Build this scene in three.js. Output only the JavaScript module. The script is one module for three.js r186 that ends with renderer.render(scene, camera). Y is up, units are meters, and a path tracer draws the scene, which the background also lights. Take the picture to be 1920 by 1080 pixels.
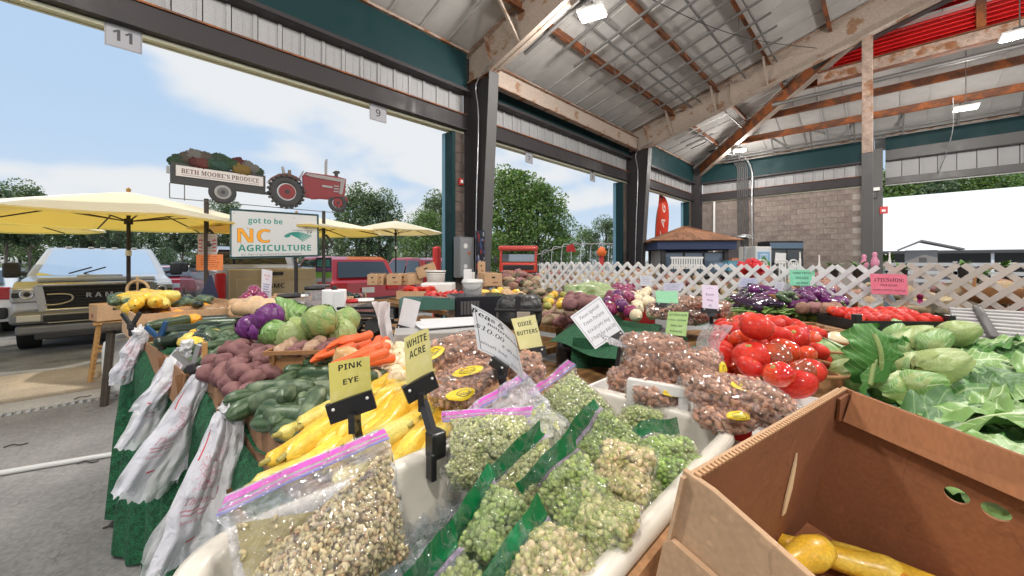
import * as THREE from 'three';
import { mergeGeometries, mergeVertices } from 'three/addons/utils/BufferGeometryUtils.js';
import { RoundedBoxGeometry } from 'three/addons/geometries/RoundedBoxGeometry.js';

// ---------------------------------------------------------------- camera, sky, sun, exposure
const scene = new THREE.Scene();
const CAM = new THREE.Vector3(0, 1.4, 0), YAW = 44.2 * Math.PI / 180, FOC = 720, CX = 960, CY = 490;
const camera = new THREE.PerspectiveCamera(2 * Math.atan(540 / FOC) * 180 / Math.PI, 1920 / 1080, 0.05, 900);
camera.position.copy(CAM); camera.rotation.y = YAW;
camera.setViewOffset(1920, 1080, 0, 50, 1920, 1080);
camera.updateMatrixWorld();
const renderer = new THREE.WebGLRenderer({ antialias: true });
renderer.setSize(1024, 576);
renderer.toneMapping = THREE.LinearToneMapping;
renderer.toneMappingExposure = 0.94;
renderer.shadowMap.enabled = true;
const SUN_DIR = new THREE.Vector3(-0.12, 0.88, 0.38).normalize();
const sun = new THREE.DirectionalLight(0xfff2df, 3.2);
sun.position.copy(SUN_DIR).multiplyScalar(60); sun.castShadow = true; sun.shadow.radius = 3;
Object.assign(sun.shadow.camera, { left: -45, right: 45, top: 45, bottom: -45, near: 1, far: 160 });
sun.shadow.mapSize.set(2048, 2048);
scene.add(sun, sun.target);

// ---------------------------------------------------------------- random numbers and noise
function rng(seed) { let a = seed >>> 0; return () => { a = (a + 0x6D2B79F5) >>> 0; let t = a; t = Math.imul(t ^ (t >>> 15), t | 1); t ^= t + Math.imul(t ^ (t >>> 7), t | 61); return ((t ^ (t >>> 14)) >>> 0) / 4294967296; }; }
const hsh = (x, y, z) => { let h = Math.imul(x, 374761393) ^ Math.imul(y, 668265263) ^ Math.imul(z, 1274126177); h = Math.imul(h ^ (h >>> 13), 1274126177); return ((h ^ (h >>> 16)) >>> 0) / 4294967296; };
const sm = t => t * t * (3 - 2 * t), lerp = (a, b, t) => a + (b - a) * t, clamp = (x, a = 0, b = 1) => Math.min(b, Math.max(a, x));
const smooth = (a, b, x) => sm(clamp((x - a) / (b - a)));
function noise(x, y, z = 0, wrap = 0) {
const xi = Math.floor(x), yi = Math.floor(y), zi = Math.floor(z), u = sm(x - xi), v = sm(y - yi), w = sm(z - zi);
const W = k => wrap ? ((k % wrap) + wrap) % wrap : k;
const c = (i, j, k) => hsh(W(xi + i), W(yi + j), zi + k);
return lerp(lerp(lerp(c(0, 0, 0), c(1, 0, 0), u), lerp(c(0, 1, 0), c(1, 1, 0), u), v), lerp(lerp(c(0, 0, 1), c(1, 0, 1), u), lerp(c(0, 1, 1), c(1, 1, 1), u), v), w) * 2 - 1;
}
function fbm(x, y, z = 0, oct = 4, wrap = 0) { let s = 0, a = 0.5, f = 1; for (let i = 0; i < oct; i++) { s += a * noise(x * f, y * f, z + i * 7.3, wrap * f); a *= 0.5; f *= 2; } return s; }

// ---------------------------------------------------------------- sky: pale summer blue with soft bright clouds
{
const W = 1024, H = 512, data = new Float32Array(W * H * 4);
for (let j = 0; j < H; j++) for (let i = 0; i < W; i++) {
const th = ((i + 0.5) / W - 0.5) * 2 * Math.PI, ph = ((j + 0.5) / H - 0.5) * Math.PI;
const x = Math.cos(th) * Math.cos(ph), z = Math.sin(th) * Math.cos(ph), y = Math.sin(ph), k = (j * W + i) * 4;
const up = Math.max(y, 0), q = 1 / (up + 0.22);
const cl = fbm(x * q * 1.5 + 3.1, z * q * 1.5 + 8.4, 1.7, 6) + 0.35 * fbm(x * 2.6 + 5, y * 5, z * 2.6 + 2, 4);
const c = smooth(0.0, 0.27, cl + 0.13 * (1 - up)) * 0.95, hz = Math.pow(1 - up, 7);
const s = [lerp(0.50, 0.80, hz), lerp(0.69, 0.89, hz), lerp(0.94, 0.96, hz)];
const w = [0.90, 0.92, 0.94];
for (let n = 0; n < 3; n++) data[k + n] = y < -0.02 ? [0.22, 0.22, 0.2][n] : lerp(s[n], w[n], c);
data[k + 3] = 1;
}
const sky = new THREE.DataTexture(data, W, H, THREE.RGBAFormat, THREE.FloatType);
sky.mapping = THREE.EquirectangularReflectionMapping; sky.magFilter = THREE.LinearFilter; sky.minFilter = THREE.LinearFilter; sky.needsUpdate = true;
scene.background = sky; scene.environment = sky;
}

// ---------------------------------------------------------------- where a pixel of the picture lies in the place
const V3 = (x, y, z) => new THREE.Vector3(x, y, z);
const CY_ = Math.cos(YAW), SY_ = Math.sin(YAW);
function ray(px, py) { const a = (px - CX) / FOC, b = (CY - py) / FOC; return V3(a * CY_ - SY_, b, -a * SY_ - CY_); }
const P = (px, py, d) => ray(px, py).multiplyScalar(d).add(CAM);
const onY = (px, py, y) => { const r = ray(px, py); return r.multiplyScalar((y - CAM.y) / r.y).add(CAM); };
const onX = (px, py, x) => { const r = ray(px, py); return r.multiplyScalar(x / r.x).add(CAM); };
const onZ = (px, py, z) => { const r = ray(px, py); return r.multiplyScalar(z / r.z).add(CAM); };
const RIGHT = V3(CY_, 0, -SY_), FWD = V3(-SY_, 0, -CY_), UP = V3(0, 1, 0);

// ---------------------------------------------------------------- geometry helpers
const tmp = new THREE.Vector3();
function planarUV(g, s = 1) {                       // uv in metres, by the way each face points
const q = g.index ? g.toNonIndexed() : g, p = q.attributes.position, n = p.count, uv = new Float32Array(n * 2);
const a = V3(), b = V3(), c = V3();
for (let i = 0; i < n; i += 3) {
a.fromBufferAttribute(p, i); b.fromBufferAttribute(p, i + 1).sub(a); c.fromBufferAttribute(p, i + 2).sub(a); b.cross(c);
const ax = Math.abs(b.x), ay = Math.abs(b.y), az = Math.abs(b.z);
for (let k = 0; k < 3; k++) {
const x = p.getX(i + k), y = p.getY(i + k), z = p.getZ(i + k);
const [u, v] = ay >= ax && ay >= az ? [x, z] : ax >= az ? [z, y] : [x, y];
uv[(i + k) * 2] = u * s; uv[(i + k) * 2 + 1] = v * s;
}
}
q.setAttribute('uv', new THREE.BufferAttribute(uv, 2));
return q;
}
function norm(g) {                                   // one layout for merging
const q = g.index ? g.toNonIndexed() : g;
for (const k of Object.keys(q.attributes)) if (!['position', 'normal', 'uv'].includes(k)) q.deleteAttribute(k);
if (!q.attributes.uv) q.setAttribute('uv', new THREE.BufferAttribute(new Float32Array(q.attributes.position.count * 2), 2));
if (!q.attributes.normal) q.computeVertexNormals();
return q;
}
const merge = list => list.length === 1 ? list[0] : mergeGeometries(list.map(norm));
function box(w, h, d, x = 0, y = 0, z = 0, ry = 0) { const g = planarUV(new THREE.BoxGeometry(w, h, d)); if (ry) g.rotateY(ry); return g.translate(x, y, z); }
function span(x0, x1, y0, y1, z0, z1) { return planarUV(new THREE.BoxGeometry(Math.abs(x1 - x0), Math.abs(y1 - y0), Math.abs(z1 - z0)).translate((x0 + x1) / 2, (y0 + y1) / 2, (z0 + z1) / 2)); }
function rbox(w, h, d, r, x = 0, y = 0, z = 0, seg = 2) { return planarUV(new RoundedBoxGeometry(w, h, d, seg, r)).translate(x, y, z); }
function bar(a, b, w, h, up = UP) {                  // a rectangular bar from a to b, h along `up`
const d = b.clone().sub(a), L = d.length(); d.normalize();
const s = V3().crossVectors(up, d).normalize(), u = V3().crossVectors(d, s);
const g = planarUV(new THREE.BoxGeometry(w, h, L));
return g.applyMatrix4(new THREE.Matrix4().makeBasis(s, u, d).setPosition(a.clone().add(b).multiplyScalar(0.5)));
}
function rod(a, b, r, n = 8, r2 = r) {
const d = b.clone().sub(a), L = d.length(), g = new THREE.CylinderGeometry(r2, r, L, n, 1);
return g.applyQuaternion(new THREE.Quaternion().setFromUnitVectors(UP, d.normalize())).translate((a.x + b.x) / 2, (a.y + b.y) / 2, (a.z + b.z) / 2);
}
function tube(pts, r, n = 24, m = 6, closed = false) { return new THREE.TubeGeometry(new THREE.CatmullRomCurve3(pts, closed), n, r, m, closed); }
function lathe(pts, n = 24) { return new THREE.LatheGeometry(pts.map(p => new THREE.Vector2(Math.max(p[0], 0.0001), p[1])), n); }
function extr(pts, depth, bevel = 0, holes = []) {    // polygon in xy, extruded along z, centred
const s = new THREE.Shape(pts.map(p => new THREE.Vector2(p[0], p[1])));
for (const h of holes) s.holes.push(new THREE.Path(h.map(p => new THREE.Vector2(p[0], p[1]))));
const g = new THREE.ExtrudeGeometry(s, { depth: depth - 2 * bevel, bevelEnabled: bevel > 0, bevelSize: bevel, bevelThickness: bevel, bevelOffset: -bevel, bevelSegments: 2, steps: 1 });
return planarUV(g).translate(0, 0, -depth / 2 + bevel);
}
function quad3(a, b, c, d, th = 0.003) {              // a thin solid sheet on four corners (bl, br, tr, tl), uv 0..1 on the front
const n = V3().crossVectors(b.clone().sub(a), d.clone().sub(a)).normalize().multiplyScalar(th / 2);
const f = [a, b, c, d].map(p => p.clone().add(n)), k = [a, b, c, d].map(p => p.clone().sub(n)), pos = [], uv = [];
const put = (p, q, r, s, us) => { for (const [v, t] of [[p, us[0]], [q, us[1]], [r, us[2]], [p, us[0]], [r, us[2]], [s, us[3]]]) { pos.push(v.x, v.y, v.z); uv.push(...t); } };
const full = [[0, 0], [1, 0], [1, 1], [0, 1]], dot = [[0.01, 0.01], [0.012, 0.01], [0.012, 0.012], [0.01, 0.012]];
put(...f, full); put(k[1], k[0], k[3], k[2], dot);
for (let i = 0; i < 4; i++) { const j = (i + 1) % 4; put(k[i], k[j], f[j], f[i], dot); }
const g = new THREE.BufferGeometry(); g.setAttribute('position', new THREE.Float32BufferAttribute(pos, 3)); g.setAttribute('uv', new THREE.Float32BufferAttribute(uv, 2)); g.computeVertexNormals();
return g;
}
function grid(nu, nv, fn, closeU = false) {           // a smooth sheet: fn(u, v) -> Vector3, u and v from 0 to 1
const pos = [], uv = [], idx = [];
for (let j = 0; j <= nv; j++) for (let i = 0; i <= nu; i++) { const p = fn(closeU && i === nu ? 0 : i / nu, j / nv); pos.push(p.x, p.y, p.z); uv.push(i / nu, j / nv); }
for (let j = 0; j < nv; j++) for (let i = 0; i < nu; i++) { const a = j * (nu + 1) + i, b = a + 1, c = a + nu + 1, d = c + 1; idx.push(a, b, d, a, d, c); }
let g = new THREE.BufferGeometry(); g.setAttribute('position', new THREE.Float32BufferAttribute(pos, 3)); g.setAttribute('uv', new THREE.Float32BufferAttribute(uv, 2)); g.setIndex(idx); g.computeVertexNormals();
if (closeU) { const n = g.attributes.normal; for (let j = 0; j <= nv; j++) { const a = j * (nu + 1), b = a + nu; const v = V3(n.getX(a) + n.getX(b), n.getY(a) + n.getY(b), n.getZ(a) + n.getZ(b)).normalize(); n.setXYZ(a, v.x, v.y, v.z); n.setXYZ(b, v.x, v.y, v.z); } }
return g;
}
function paint(g, fn) {                               // vertex colours (linear) from position: pigment only
const p = g.attributes.position, c = new Float32Array(p.count * 3);
for (let i = 0; i < p.count; i++) { const k = fn(p.getX(i), p.getY(i), p.getZ(i)); c[i * 3] = k[0]; c[i * 3 + 1] = k[1]; c[i * 3 + 2] = k[2]; }
g.setAttribute('color', new THREE.BufferAttribute(c, 3)); return g;
}

// ---------------------------------------------------------------- object helpers
const used = {};
function numbered(name) { const n = used[name] = (used[name] ?? -1) + 1; return n ? name + '_' + String(n).padStart(3, '0') : name; }
function mesh(name, geo, mat, parent) {               // a part
const m = new THREE.Mesh(Array.isArray(geo) ? merge(geo) : geo, mat); m.name = name; m.castShadow = m.receiveShadow = true; parent.add(m); return m;
}
function thing(name, label, category, pos, turn = 0, group) {
const o = new THREE.Group(); o.name = numbered(name); if (pos) o.position.copy(pos); o.rotation.y = turn;
o.userData = { label, category }; if (group) o.userData.group = group; scene.add(o); return o;
}
function solo(name, label, category, geo, mat, group) { // a thing that is one mesh
const m = mesh(numbered(name), geo, mat, scene); m.userData = { label, category }; if (group) m.userData.group = group; return m;
}
function struct(name, geo, mat) { const m = mesh(name, geo, mat, scene); m.userData = { kind: 'structure' }; return m; }
function copyOf(root, label, group) {
const r = root.clone(); r.name = numbered(root.name.replace(/_\d{3}$/, '')); r.userData = { ...root.userData }; if (label) r.userData.label = label; if (group) r.userData.group = group;
scene.add(r); return r;
}
const stuff = m => { m.userData.kind = 'stuff'; return m; };

// ---------------------------------------------------------------- textures
function dataTex(W, H, fn, srgb = true) {
const d = new Uint8Array(W * H * 4);
for (let j = 0; j < H; j++) for (let i = 0; i < W; i++) { const c = fn(i / W, j / H), k = (j * W + i) * 4; for (let n = 0; n < 3; n++) d[k + n] = clamp(c[n]) * 255; d[k + 3] = c.length > 3 ? clamp(c[3]) * 255 : 255; }
const t = new THREE.DataTexture(d, W, H); t.wrapS = t.wrapT = THREE.RepeatWrapping; t.magFilter = THREE.LinearFilter; t.minFilter = THREE.LinearMipmapLinearFilter; t.generateMipmaps = true;
if (srgb) t.colorSpace = THREE.SRGBColorSpace; t.needsUpdate = true; return t;
}
const rep = (t, u, v = u) => { const c = t.clone(); c.repeat.set(u, v); c.needsUpdate = true; return c; };
const toS = x => Math.pow(clamp(x), 1 / 2.2);
const mixc = (a, b, t) => [lerp(a[0], b[0], t), lerp(a[1], b[1], t), lerp(a[2], b[2], t)];
const S3 = c => c.map(toS);
// tileable noise fields, 1 unit of uv = one tile
const T = {
concrete: dataTex(512, 512, (u, v) => { const n = fbm(u * 6, v * 6, 1, 5, 6), f = noise(u * 200, v * 200, 3, 200), b = fbm(u * 3, v * 3, 9, 3, 3), cr = Math.abs(fbm(u * 4, v * 4, 20, 5, 4)); const k = 0.62 + 0.13 * n + 0.05 * f + 0.14 * b - (cr < 0.0016 ? 0.1 : 0); return [k, k * 0.985, k * 0.965]; }),
grain: dataTex(256, 256, (u, v) => { const k = 0.5 + 0.3 * noise(u * 90, v * 90, 5, 90) + 0.25 * fbm(u * 12, v * 12, 2, 3, 12); return [k, k, k]; }, false),
rough: dataTex(256, 256, (u, v) => { const k = 0.62 + 0.3 * fbm(u * 8, v * 8, 4, 4, 8); return [k, k, k]; }, false),
rust: dataTex(512, 512, (u, v) => { const n = fbm(u * 8, v * 8, 2, 5, 8), m = fbm(u * 3, v * 5, 6, 4, 1) , f = noise(u * 120, v * 120, 1, 120); const t = smooth(0.0, 0.35, n + 0.5 * m); const a = [0.61, 0.53, 0.48], b = [0.50, 0.32, 0.20]; const c = mixc(a, b, t); const g = 1 + 0.12 * f + 0.2 * fbm(u * 20, v * 20, 8, 2, 20); return c.map(x => x * g); }),
rusty: dataTex(512, 512, (u, v) => { const n = fbm(u * 8, v * 8, 12, 5, 8), f = noise(u * 120, v * 120, 1, 120); const t = smooth(-0.2, 0.3, n); const c = mixc([0.38, 0.24, 0.17], [0.55, 0.31, 0.15], t); const g = 1 + 0.15 * f; return c.map(x => x * g); }),
beige: dataTex(512, 512, (u, v) => { const n = fbm(u * 8, v * 8, 32, 5, 8), w = fbm(u * 2, v * 3, 6, 4, 1), f = noise(u * 140, v * 140, 1, 140); const t = smooth(0.22, 0.42, n + 0.35 * w); const c = mixc([0.66, 0.60, 0.55], [0.55, 0.41, 0.31], t); const g = 0.98 + 0.07 * f + 0.12 * w; return c.map(x => x * g); }),
deck: dataTex(256, 256, (u, v) => { const hole = Math.sin(u * Math.PI * 2 * 32) * Math.sin(v * Math.PI * 2 * 32); const n = fbm(u * 4, v * 4, 3, 4, 4), s = smooth(0.1, 0.4, fbm(u * 2, v * 8, 13, 3, 1)); const k = 0.76 + 0.04 * n - (hole > 0.5 ? 0.12 : 0) - 0.025 * s; return [k, k * 0.99, k * 0.98]; }),
turf: dataTex(256, 256, (u, v) => { const f = noise(u * 100, v * 100, 1, 100), n = fbm(u * 20, v * 20, 4, 3, 20); const k = 0.8 + 0.35 * f + 0.3 * n; return [0.16 * k, 0.45 * k, 0.29 * k]; }),
card: dataTex(256, 256, (u, v) => { const n = fbm(u * 6, v * 6, 2, 4, 6), f = noise(u * 110, v * 40, 7, 40); const k = 1 + 0.07 * n + 0.05 * f; return [0.76 * k, 0.62 * k, 0.48 * k]; }),
asphalt: dataTex(512, 512, (u, v) => { const f = noise(u * 220, v * 220, 1, 220), n = fbm(u * 5, v * 5, 4, 5, 5); const k = 0.47 + 0.1 * f + 0.14 * n; return [k, k, k * 1.0]; }),
block: dataTex(256, 256, (u, v) => { const f = noise(u * 110, v * 110, 1, 110), n = fbm(u * 7, v * 7, 4, 4, 7); const k = 1 + 0.1 * f + 0.16 * n; return [0.54 * k, 0.495 * k, 0.465 * k]; }),
bark: dataTex(128, 256, (u, v) => { const n = fbm(u * 10, v * 4, 4, 4, 1); const k = 0.48 + 0.3 * n; return [k, k * 0.93, k * 0.84]; }),
crinkle: dataTex(512, 512, (u, v) => { let k = 0; for (const [f, a, s] of [[5, 0.5, 1], [11, 0.3, 5], [23, 0.2, 9]]) k += a * (1 - Math.abs(noise(u * f + 1.3 * noise(u * 4, v * 4, s, 4), v * f, s, f)) * 2.2); k = clamp(k); return [k, k, k]; }, false),
wood: dataTex(256, 512, (u, v) => { const r = Math.sin((u * 14 + 1.6 * fbm(u * 4, v * 3, 2, 4, 1)) * 6.28), n = noise(u * 90, v * 8, 3, 1); const k = 1 + 0.09 * r + 0.1 * n; return [0.74 * k, 0.56 * k, 0.33 * k]; }),
mottle: dataTex(256, 256, (u, v) => { const n = fbm(u * 8, v * 8, 5, 5, 8), f = noise(u * 60, v * 60, 5, 60); const k = 0.86 + 0.22 * n + 0.08 * f; return [k, k, k]; }),
weave: dataTex(128, 128, (u, v) => { const k = 0.75 + 0.2 * Math.sin(u * 6.28 * 20) * Math.sin(v * 6.28 * 20) + 0.1 * noise(u * 40, v * 40, 1, 40); return [k, k, k]; }),
};
const C = (r, g, b) => new THREE.Color().setRGB(r, g, b);
const std = (color, roughness = 0.7, o = {}) => new THREE.MeshStandardMaterial({ color: Array.isArray(color) ? C(...color) : color, roughness, ...o });
const phy = (color, roughness = 0.5, o = {}) => new THREE.MeshPhysicalMaterial({ color: Array.isArray(color) ? C(...color) : color, roughness, ...o });
const canvasTex = (w, h, draw, flip = true) => { const c = document.createElement('canvas'); c.width = w; c.height = h; const x = c.getContext('2d'); draw(x, w, h); const t = new THREE.CanvasTexture(c); t.colorSpace = THREE.SRGBColorSpace; t.needsUpdate = true; return t; };
const M = {
concrete: std([1, 1, 1], 0.85, { map: rep(T.concrete, 0.45), roughnessMap: rep(T.rough, 0.7), bumpMap: rep(T.grain, 2), bumpScale: 0.002 }),
darkConcrete: std([0.78, 0.78, 0.77], 0.8, { map: rep(T.concrete, 0.37), bumpMap: rep(T.grain, 2.3), bumpScale: 0.002 }),
tanConcrete: std([0.80, 0.71, 0.58], 0.9, { map: rep(T.concrete, 0.5), bumpMap: rep(T.grain, 3), bumpScale: 0.002 }),
asphalt: std([1, 1, 1], 0.9, { map: rep(T.asphalt, 0.6), bumpMap: rep(T.grain, 3), bumpScale: 0.003 }),
beige: std([1, 1, 1], 0.6, { map: rep(T.beige, 0.45), bumpMap: rep(T.grain, 1.5), bumpScale: 0.001 }),
rust: std([1, 1, 1], 0.75, { map: rep(T.rust, 0.6) }),
rusty: std([1, 1, 1], 0.75, { map: rep(T.rusty, 0.6) }),
teal: phy([0.010, 0.034, 0.038], 0.8, { specularIntensity: 0.3, roughnessMap: rep(T.rough, 0.6), bumpMap: rep(T.grain, 3), bumpScale: 0.0006 }),
darkSteel: phy([0.042, 0.038, 0.04], 0.75, { specularIntensity: 0.4, roughnessMap: rep(T.rough, 1) }),
greySteel: phy([0.10, 0.098, 0.098], 0.7, { specularIntensity: 0.5, roughnessMap: rep(T.rough, 1) }),
pipe: std([0.16, 0.155, 0.15], 0.45, { metalness: 0.4 }),
galv: std([0.55, 0.56, 0.57], 0.4, { metalness: 0.7, roughnessMap: rep(T.rough, 2) }),
siding: std([0.36, 0.37, 0.38], 0.55, { map: rep(T.mottle, 0.7) }),
deck: std([0.80, 0.80, 0.80], 0.55, { map: rep(T.deck, 1.3) }),
mortar: std([0.40, 0.36, 0.33], 0.95),
card: std([1, 1, 1], 0.85, { map: rep(T.card, 2) }),
cardDark: std([0.97, 0.95, 0.93], 0.85, { map: rep(T.card, 2) }),
cardIn: std([0.78, 0.62, 0.5], 0.85, { map: rep(T.card, 2) }),
turf: std([1, 1, 1], 0.95, { map: rep(T.turf, 4), bumpMap: rep(T.grain, 8), bumpScale: 0.006 }),
whitePlastic: phy([0.78, 0.77, 0.74], 0.35, { clearcoat: 0.2 }),
creamPlastic: phy([0.72, 0.66, 0.55], 0.4, { clearcoat: 0.15, roughnessMap: rep(T.rough, 3) }),
blackPlastic: phy([0.012, 0.012, 0.014], 0.4, { clearcoat: 0.2 }),
black: std([0.015, 0.015, 0.016], 0.6),
paper: std([0.82, 0.82, 0.82], 0.8),
chrome: std([0.8, 0.8, 0.8], 0.12, { metalness: 1 }),
rubber: std([0.02, 0.02, 0.02], 0.8),
glassDark: phy([0.02, 0.025, 0.03], 0.05, { clearcoat: 1 }),
board: std([0.5, 0.46, 0.42], 0.8, { map: rep(T.wood, 1.1) }),
wood: std([1, 1, 1], 0.7, { map: rep(T.wood, 1.4) }),
basket: std([0.62, 0.48, 0.34], 0.85, { map: rep(T.card, 3) }),
film: phy([0.97, 0.98, 1], 0.1, { transmission: 0.9, thickness: 0, bumpMap: rep(T.crinkle, 1.2), bumpScale: 0.003, side: THREE.DoubleSide }),
filmSoft: phy([0.97, 0.97, 1], 0.22, { transmission: 0.7, thickness: 0, bumpMap: rep(T.crinkle, 1.5), bumpScale: 0.004, side: THREE.DoubleSide }),
};
// ---------------------------------------------------------------- the market hall
const WX = -6.2, NZ = -18.2, SL = 0.28, EAVE = 5.67;
const yW = x => EAVE + SL * (x - WX), yN = z => EAVE + SL * (z - NZ), RIDGE = 6;
// ground outdoors, apron and gutter, slab
struct('ground', planarUV(new THREE.PlaneGeometry(900, 900).rotateX(-Math.PI / 2)).translate(0, -0.3, 0), std([0.10, 0.13, 0.05], 0.95, { map: rep(T.mottle, 0.15) }));
struct('road', span(-60, -8.25, -0.28, -0.17, -90, 60), M.asphalt);
struct('kerb', span(-8.25, -7.8, -0.28, -0.14, -90, 60), M.concrete);
struct('apron_path', span(-7.8, WX - 0.02, -0.28, -0.02, -30, 30), M.tanConcrete);
struct('yard_road', span(-8.25, 60, -0.28, -0.165, -90, -30.01), M.asphalt);
struct('north_path', span(WX - 0.02, 40, -0.28, -0.05, -30, NZ - 0.26), M.asphalt);
{
// hall floor: three pours with sawn joints, and a slotted drain along the doors
const f = new THREE.Group(); f.name = 'floor'; f.userData.kind = 'structure'; scene.add(f);
mesh('slab', span(WX, -5.82, -0.26, 0, NZ - 0.2, 30), M.concrete, f);
mesh('slab', span(-5.70, -2.0, -0.26, 0, NZ - 0.2, 30), M.darkConcrete, f);
mesh('slab', span(-1.994, 18.2, -0.26, 0, NZ - 0.2, 30), M.darkConcrete, f);
mesh('drain_channel', span(-5.82, -5.70, -0.26, -0.06, NZ - 0.2, 30), M.black, f);
for (let i = 0; i < 60; i++) mesh('drain_bar', span(-5.818, -5.702, -0.03, -0.002, 1.2 - i * 0.055 - 0.028, 1.2 - i * 0.055), M.galv, f);
mesh('drain_cover', span(-5.818, -5.702, -0.03, -0.002, 1.23, 30), M.concrete, f);
mesh('drain_cover', span(-5.818, -5.702, -0.03, -0.002, -12, -2.13), M.concrete, f);
}
// roof deck, strip by strip
const roof = new THREE.Group(); roof.name = 'roof'; roof.userData.kind = 'structure'; scene.add(roof);
function deckStrip(x0, x1, z0, z1, xa, xb, ya) {       // corners listed as (x,z); ya gives the height
const pts = [x0, x1, z1, z0].map(p => V3(p[0], ya(p[0], p[1]), p[1])), top = pts.map(p => p.clone().add(V3(0, 0.05, 0)));
const pos = [], q = (a, b, c, d) => { for (const v of [a, b, c, a, c, d]) pos.push(v.x, v.y, v.z); };
q(...pts); q(top[3], top[2], top[1], top[0]);
for (let i = 0; i < 4; i++) { const j = (i + 1) % 4; q(pts[j], pts[i], top[i], top[j]); }
const g = new THREE.BufferGeometry(); g.setAttribute('position', new THREE.Float32BufferAttribute(pos, 3)); g.computeVertexNormals();
return planarUV(g);
}
{
const R = rng(5), tones = [0.87, 0.9, 0.93].map(k => std([k, k * 0.99, k * 0.975], 0.8, { map: rep(T.deck, 1.3) })), w = 0.61, gap = 0.012;
for (let z = 12; z > NZ + 0.1; z -= w) {
const za = z - gap, zb = Math.max(z - w, NZ), lim = k => k >= -13.1 ? RIDGE : WX + (k - NZ);
mesh('roof_panel', deckStrip([-7.2, za], [lim(za), za], [-7.2, zb], [lim(zb), zb], 0, 0, x => yW(x)), tones[Math.floor(R() * 3)], roof);
// standing rib at the lap
const lx = lim(zb); if (lx > -6) mesh('roof_rib', bar(V3(-6.3, yW(-6.3) - 0.012, zb), V3(lx, yW(lx) - 0.012, zb), 0.02, 0.022), tones[0], roof);
}
for (let x = -7.0; x < 7; x += w) {
const xa = x + gap, xb = x + w, lim = k => k >= -1.1 ? -13.1 : k < WX ? NZ - 0.05 : NZ + (k - WX);
mesh('roof_panel', deckStrip([xa, -19.2], [xb, -19.2], [xa, lim(xa)], [xb, lim(xb)], 0, 0, (a, z) => yN(z)), tones[Math.floor(R() * 3)], roof);
if (x > -5.5) mesh('roof_rib', bar(V3(xb, yN(-18.3) - 0.012, -18.3), V3(xb, yN(lim(xb)) - 0.012, lim(xb)), 0.02, 0.022), tones[0], roof);
}
// the far halves that nobody sees from here, in one sheet each
mesh('roof_sheet', deckStrip([6, 12], [19.2, 12], [6, -13.1], [19.2, -13.1], 0, 0, x => yW(2 * RIDGE - x)), tones[1], roof);
mesh('roof_sheet', deckStrip([7.12, -19.2], [19.2, -19.2], [7.12, -13.1], [19.2, -13.1], 0, 0, (a, z) => yN(z)), tones[1], roof);
}
// steel frames: tapered columns, tapered rafters
function column(z, label) {
const o = thing('steel_column', label, 'column', V3(WX, 0, z));
mesh('outer_flange', span(-0.03, -0.005, 0, 5.6, -0.13, 0.13), M.darkSteel, o);
mesh('web', extr([[-0.005, 0], [0.42, 0], [0.74, 5.05], [-0.005, 5.05]], 0.012), M.darkSteel, o);
mesh('inner_flange', bar(V3(0.43, 0, 0), V3(0.75, 5.07, 0), 0.25, 0.018, V3(1, 0, 0)), M.greySteel, o);
mesh('base_plate', span(-0.06, 0.5, 0, 0.03, -0.2, 0.2), M.darkSteel, o);
mesh('conduit', tube([V3(0.25, 0.3, 0.06), V3(0.3, 2.5, 0.06), V3(0.36, 4.4, 0.06), V3(0.3, 4.95, 0.07), V3(0.5, 5.1, 0.09), V3(0.9, 5.22, 0.12)], 0.016, 40), M.galv, o);
return o;
}
column(-5.1, 'tapered dark steel column beside the block pier with the grey electric panel');
column(-12.0, 'tapered grey steel column between the two open doors, before the red flag');
column(1.8, 'tapered steel column of the door bay numbered eleven');
solo('steel_column', 'dark corner column where the block wall meets the last open door', 'column', [span(WX, WX + 0.35, 0, 5.5, NZ + 0.05, NZ + 0.4)], M.darkSteel);
function rafter(z, label, xEnd) {
const o = thing('roof_rafter', label, 'rafter', V3(0, 0, z)), lo = x => x < 0 ? 5.08 + (6.66 - 5.08) / 5.45 * (x + 5.45) : 6.66 + 0.28 * x;
mesh('web', extr([[WX, 5.06], [-5.45, 5.06], [0, lo(0)], [xEnd, lo(xEnd)], [xEnd, yW(xEnd) - 0.02], [WX, EAVE - 0.02]], 0.014), M.beige, o);
mesh('lower_flange', [bar(V3(-5.5, lo(-5.45), 0), V3(0, lo(0), 0), 0.2, 0.02), bar(V3(0, lo(0), 0), V3(xEnd, lo(xEnd), 0), 0.2, 0.02)], M.beige, o);
mesh('upper_flange', bar(V3(WX, yW(WX) - 0.03, 0), V3(xEnd, yW(xEnd) - 0.03, 0), 0.2, 0.02), M.rust, o);
mesh('knee_stiffener', [bar(V3(-5.44, 5.08, 0), V3(-5.62, 5.79, 0), 0.2, 0.016, V3(1, 0, 0)), span(WX + 0.01, -5.46, 5.05, 5.07, -0.1, 0.1)], M.rust, o);
mesh('splice_plate', [bar(V3(-3.1, lo(-3.1), 0), V3(-3.1, yW(-3.1) - 0.03, 0), 0.2, 0.02, V3(1, 0, 0))], M.beige, o);
return o;
}
rafter(-5.1, 'deep beige rafter rising from the column by the block pier', 6);
rafter(-12.0, 'deep beige rafter rising from the middle column to the red louvres', 6);
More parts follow.
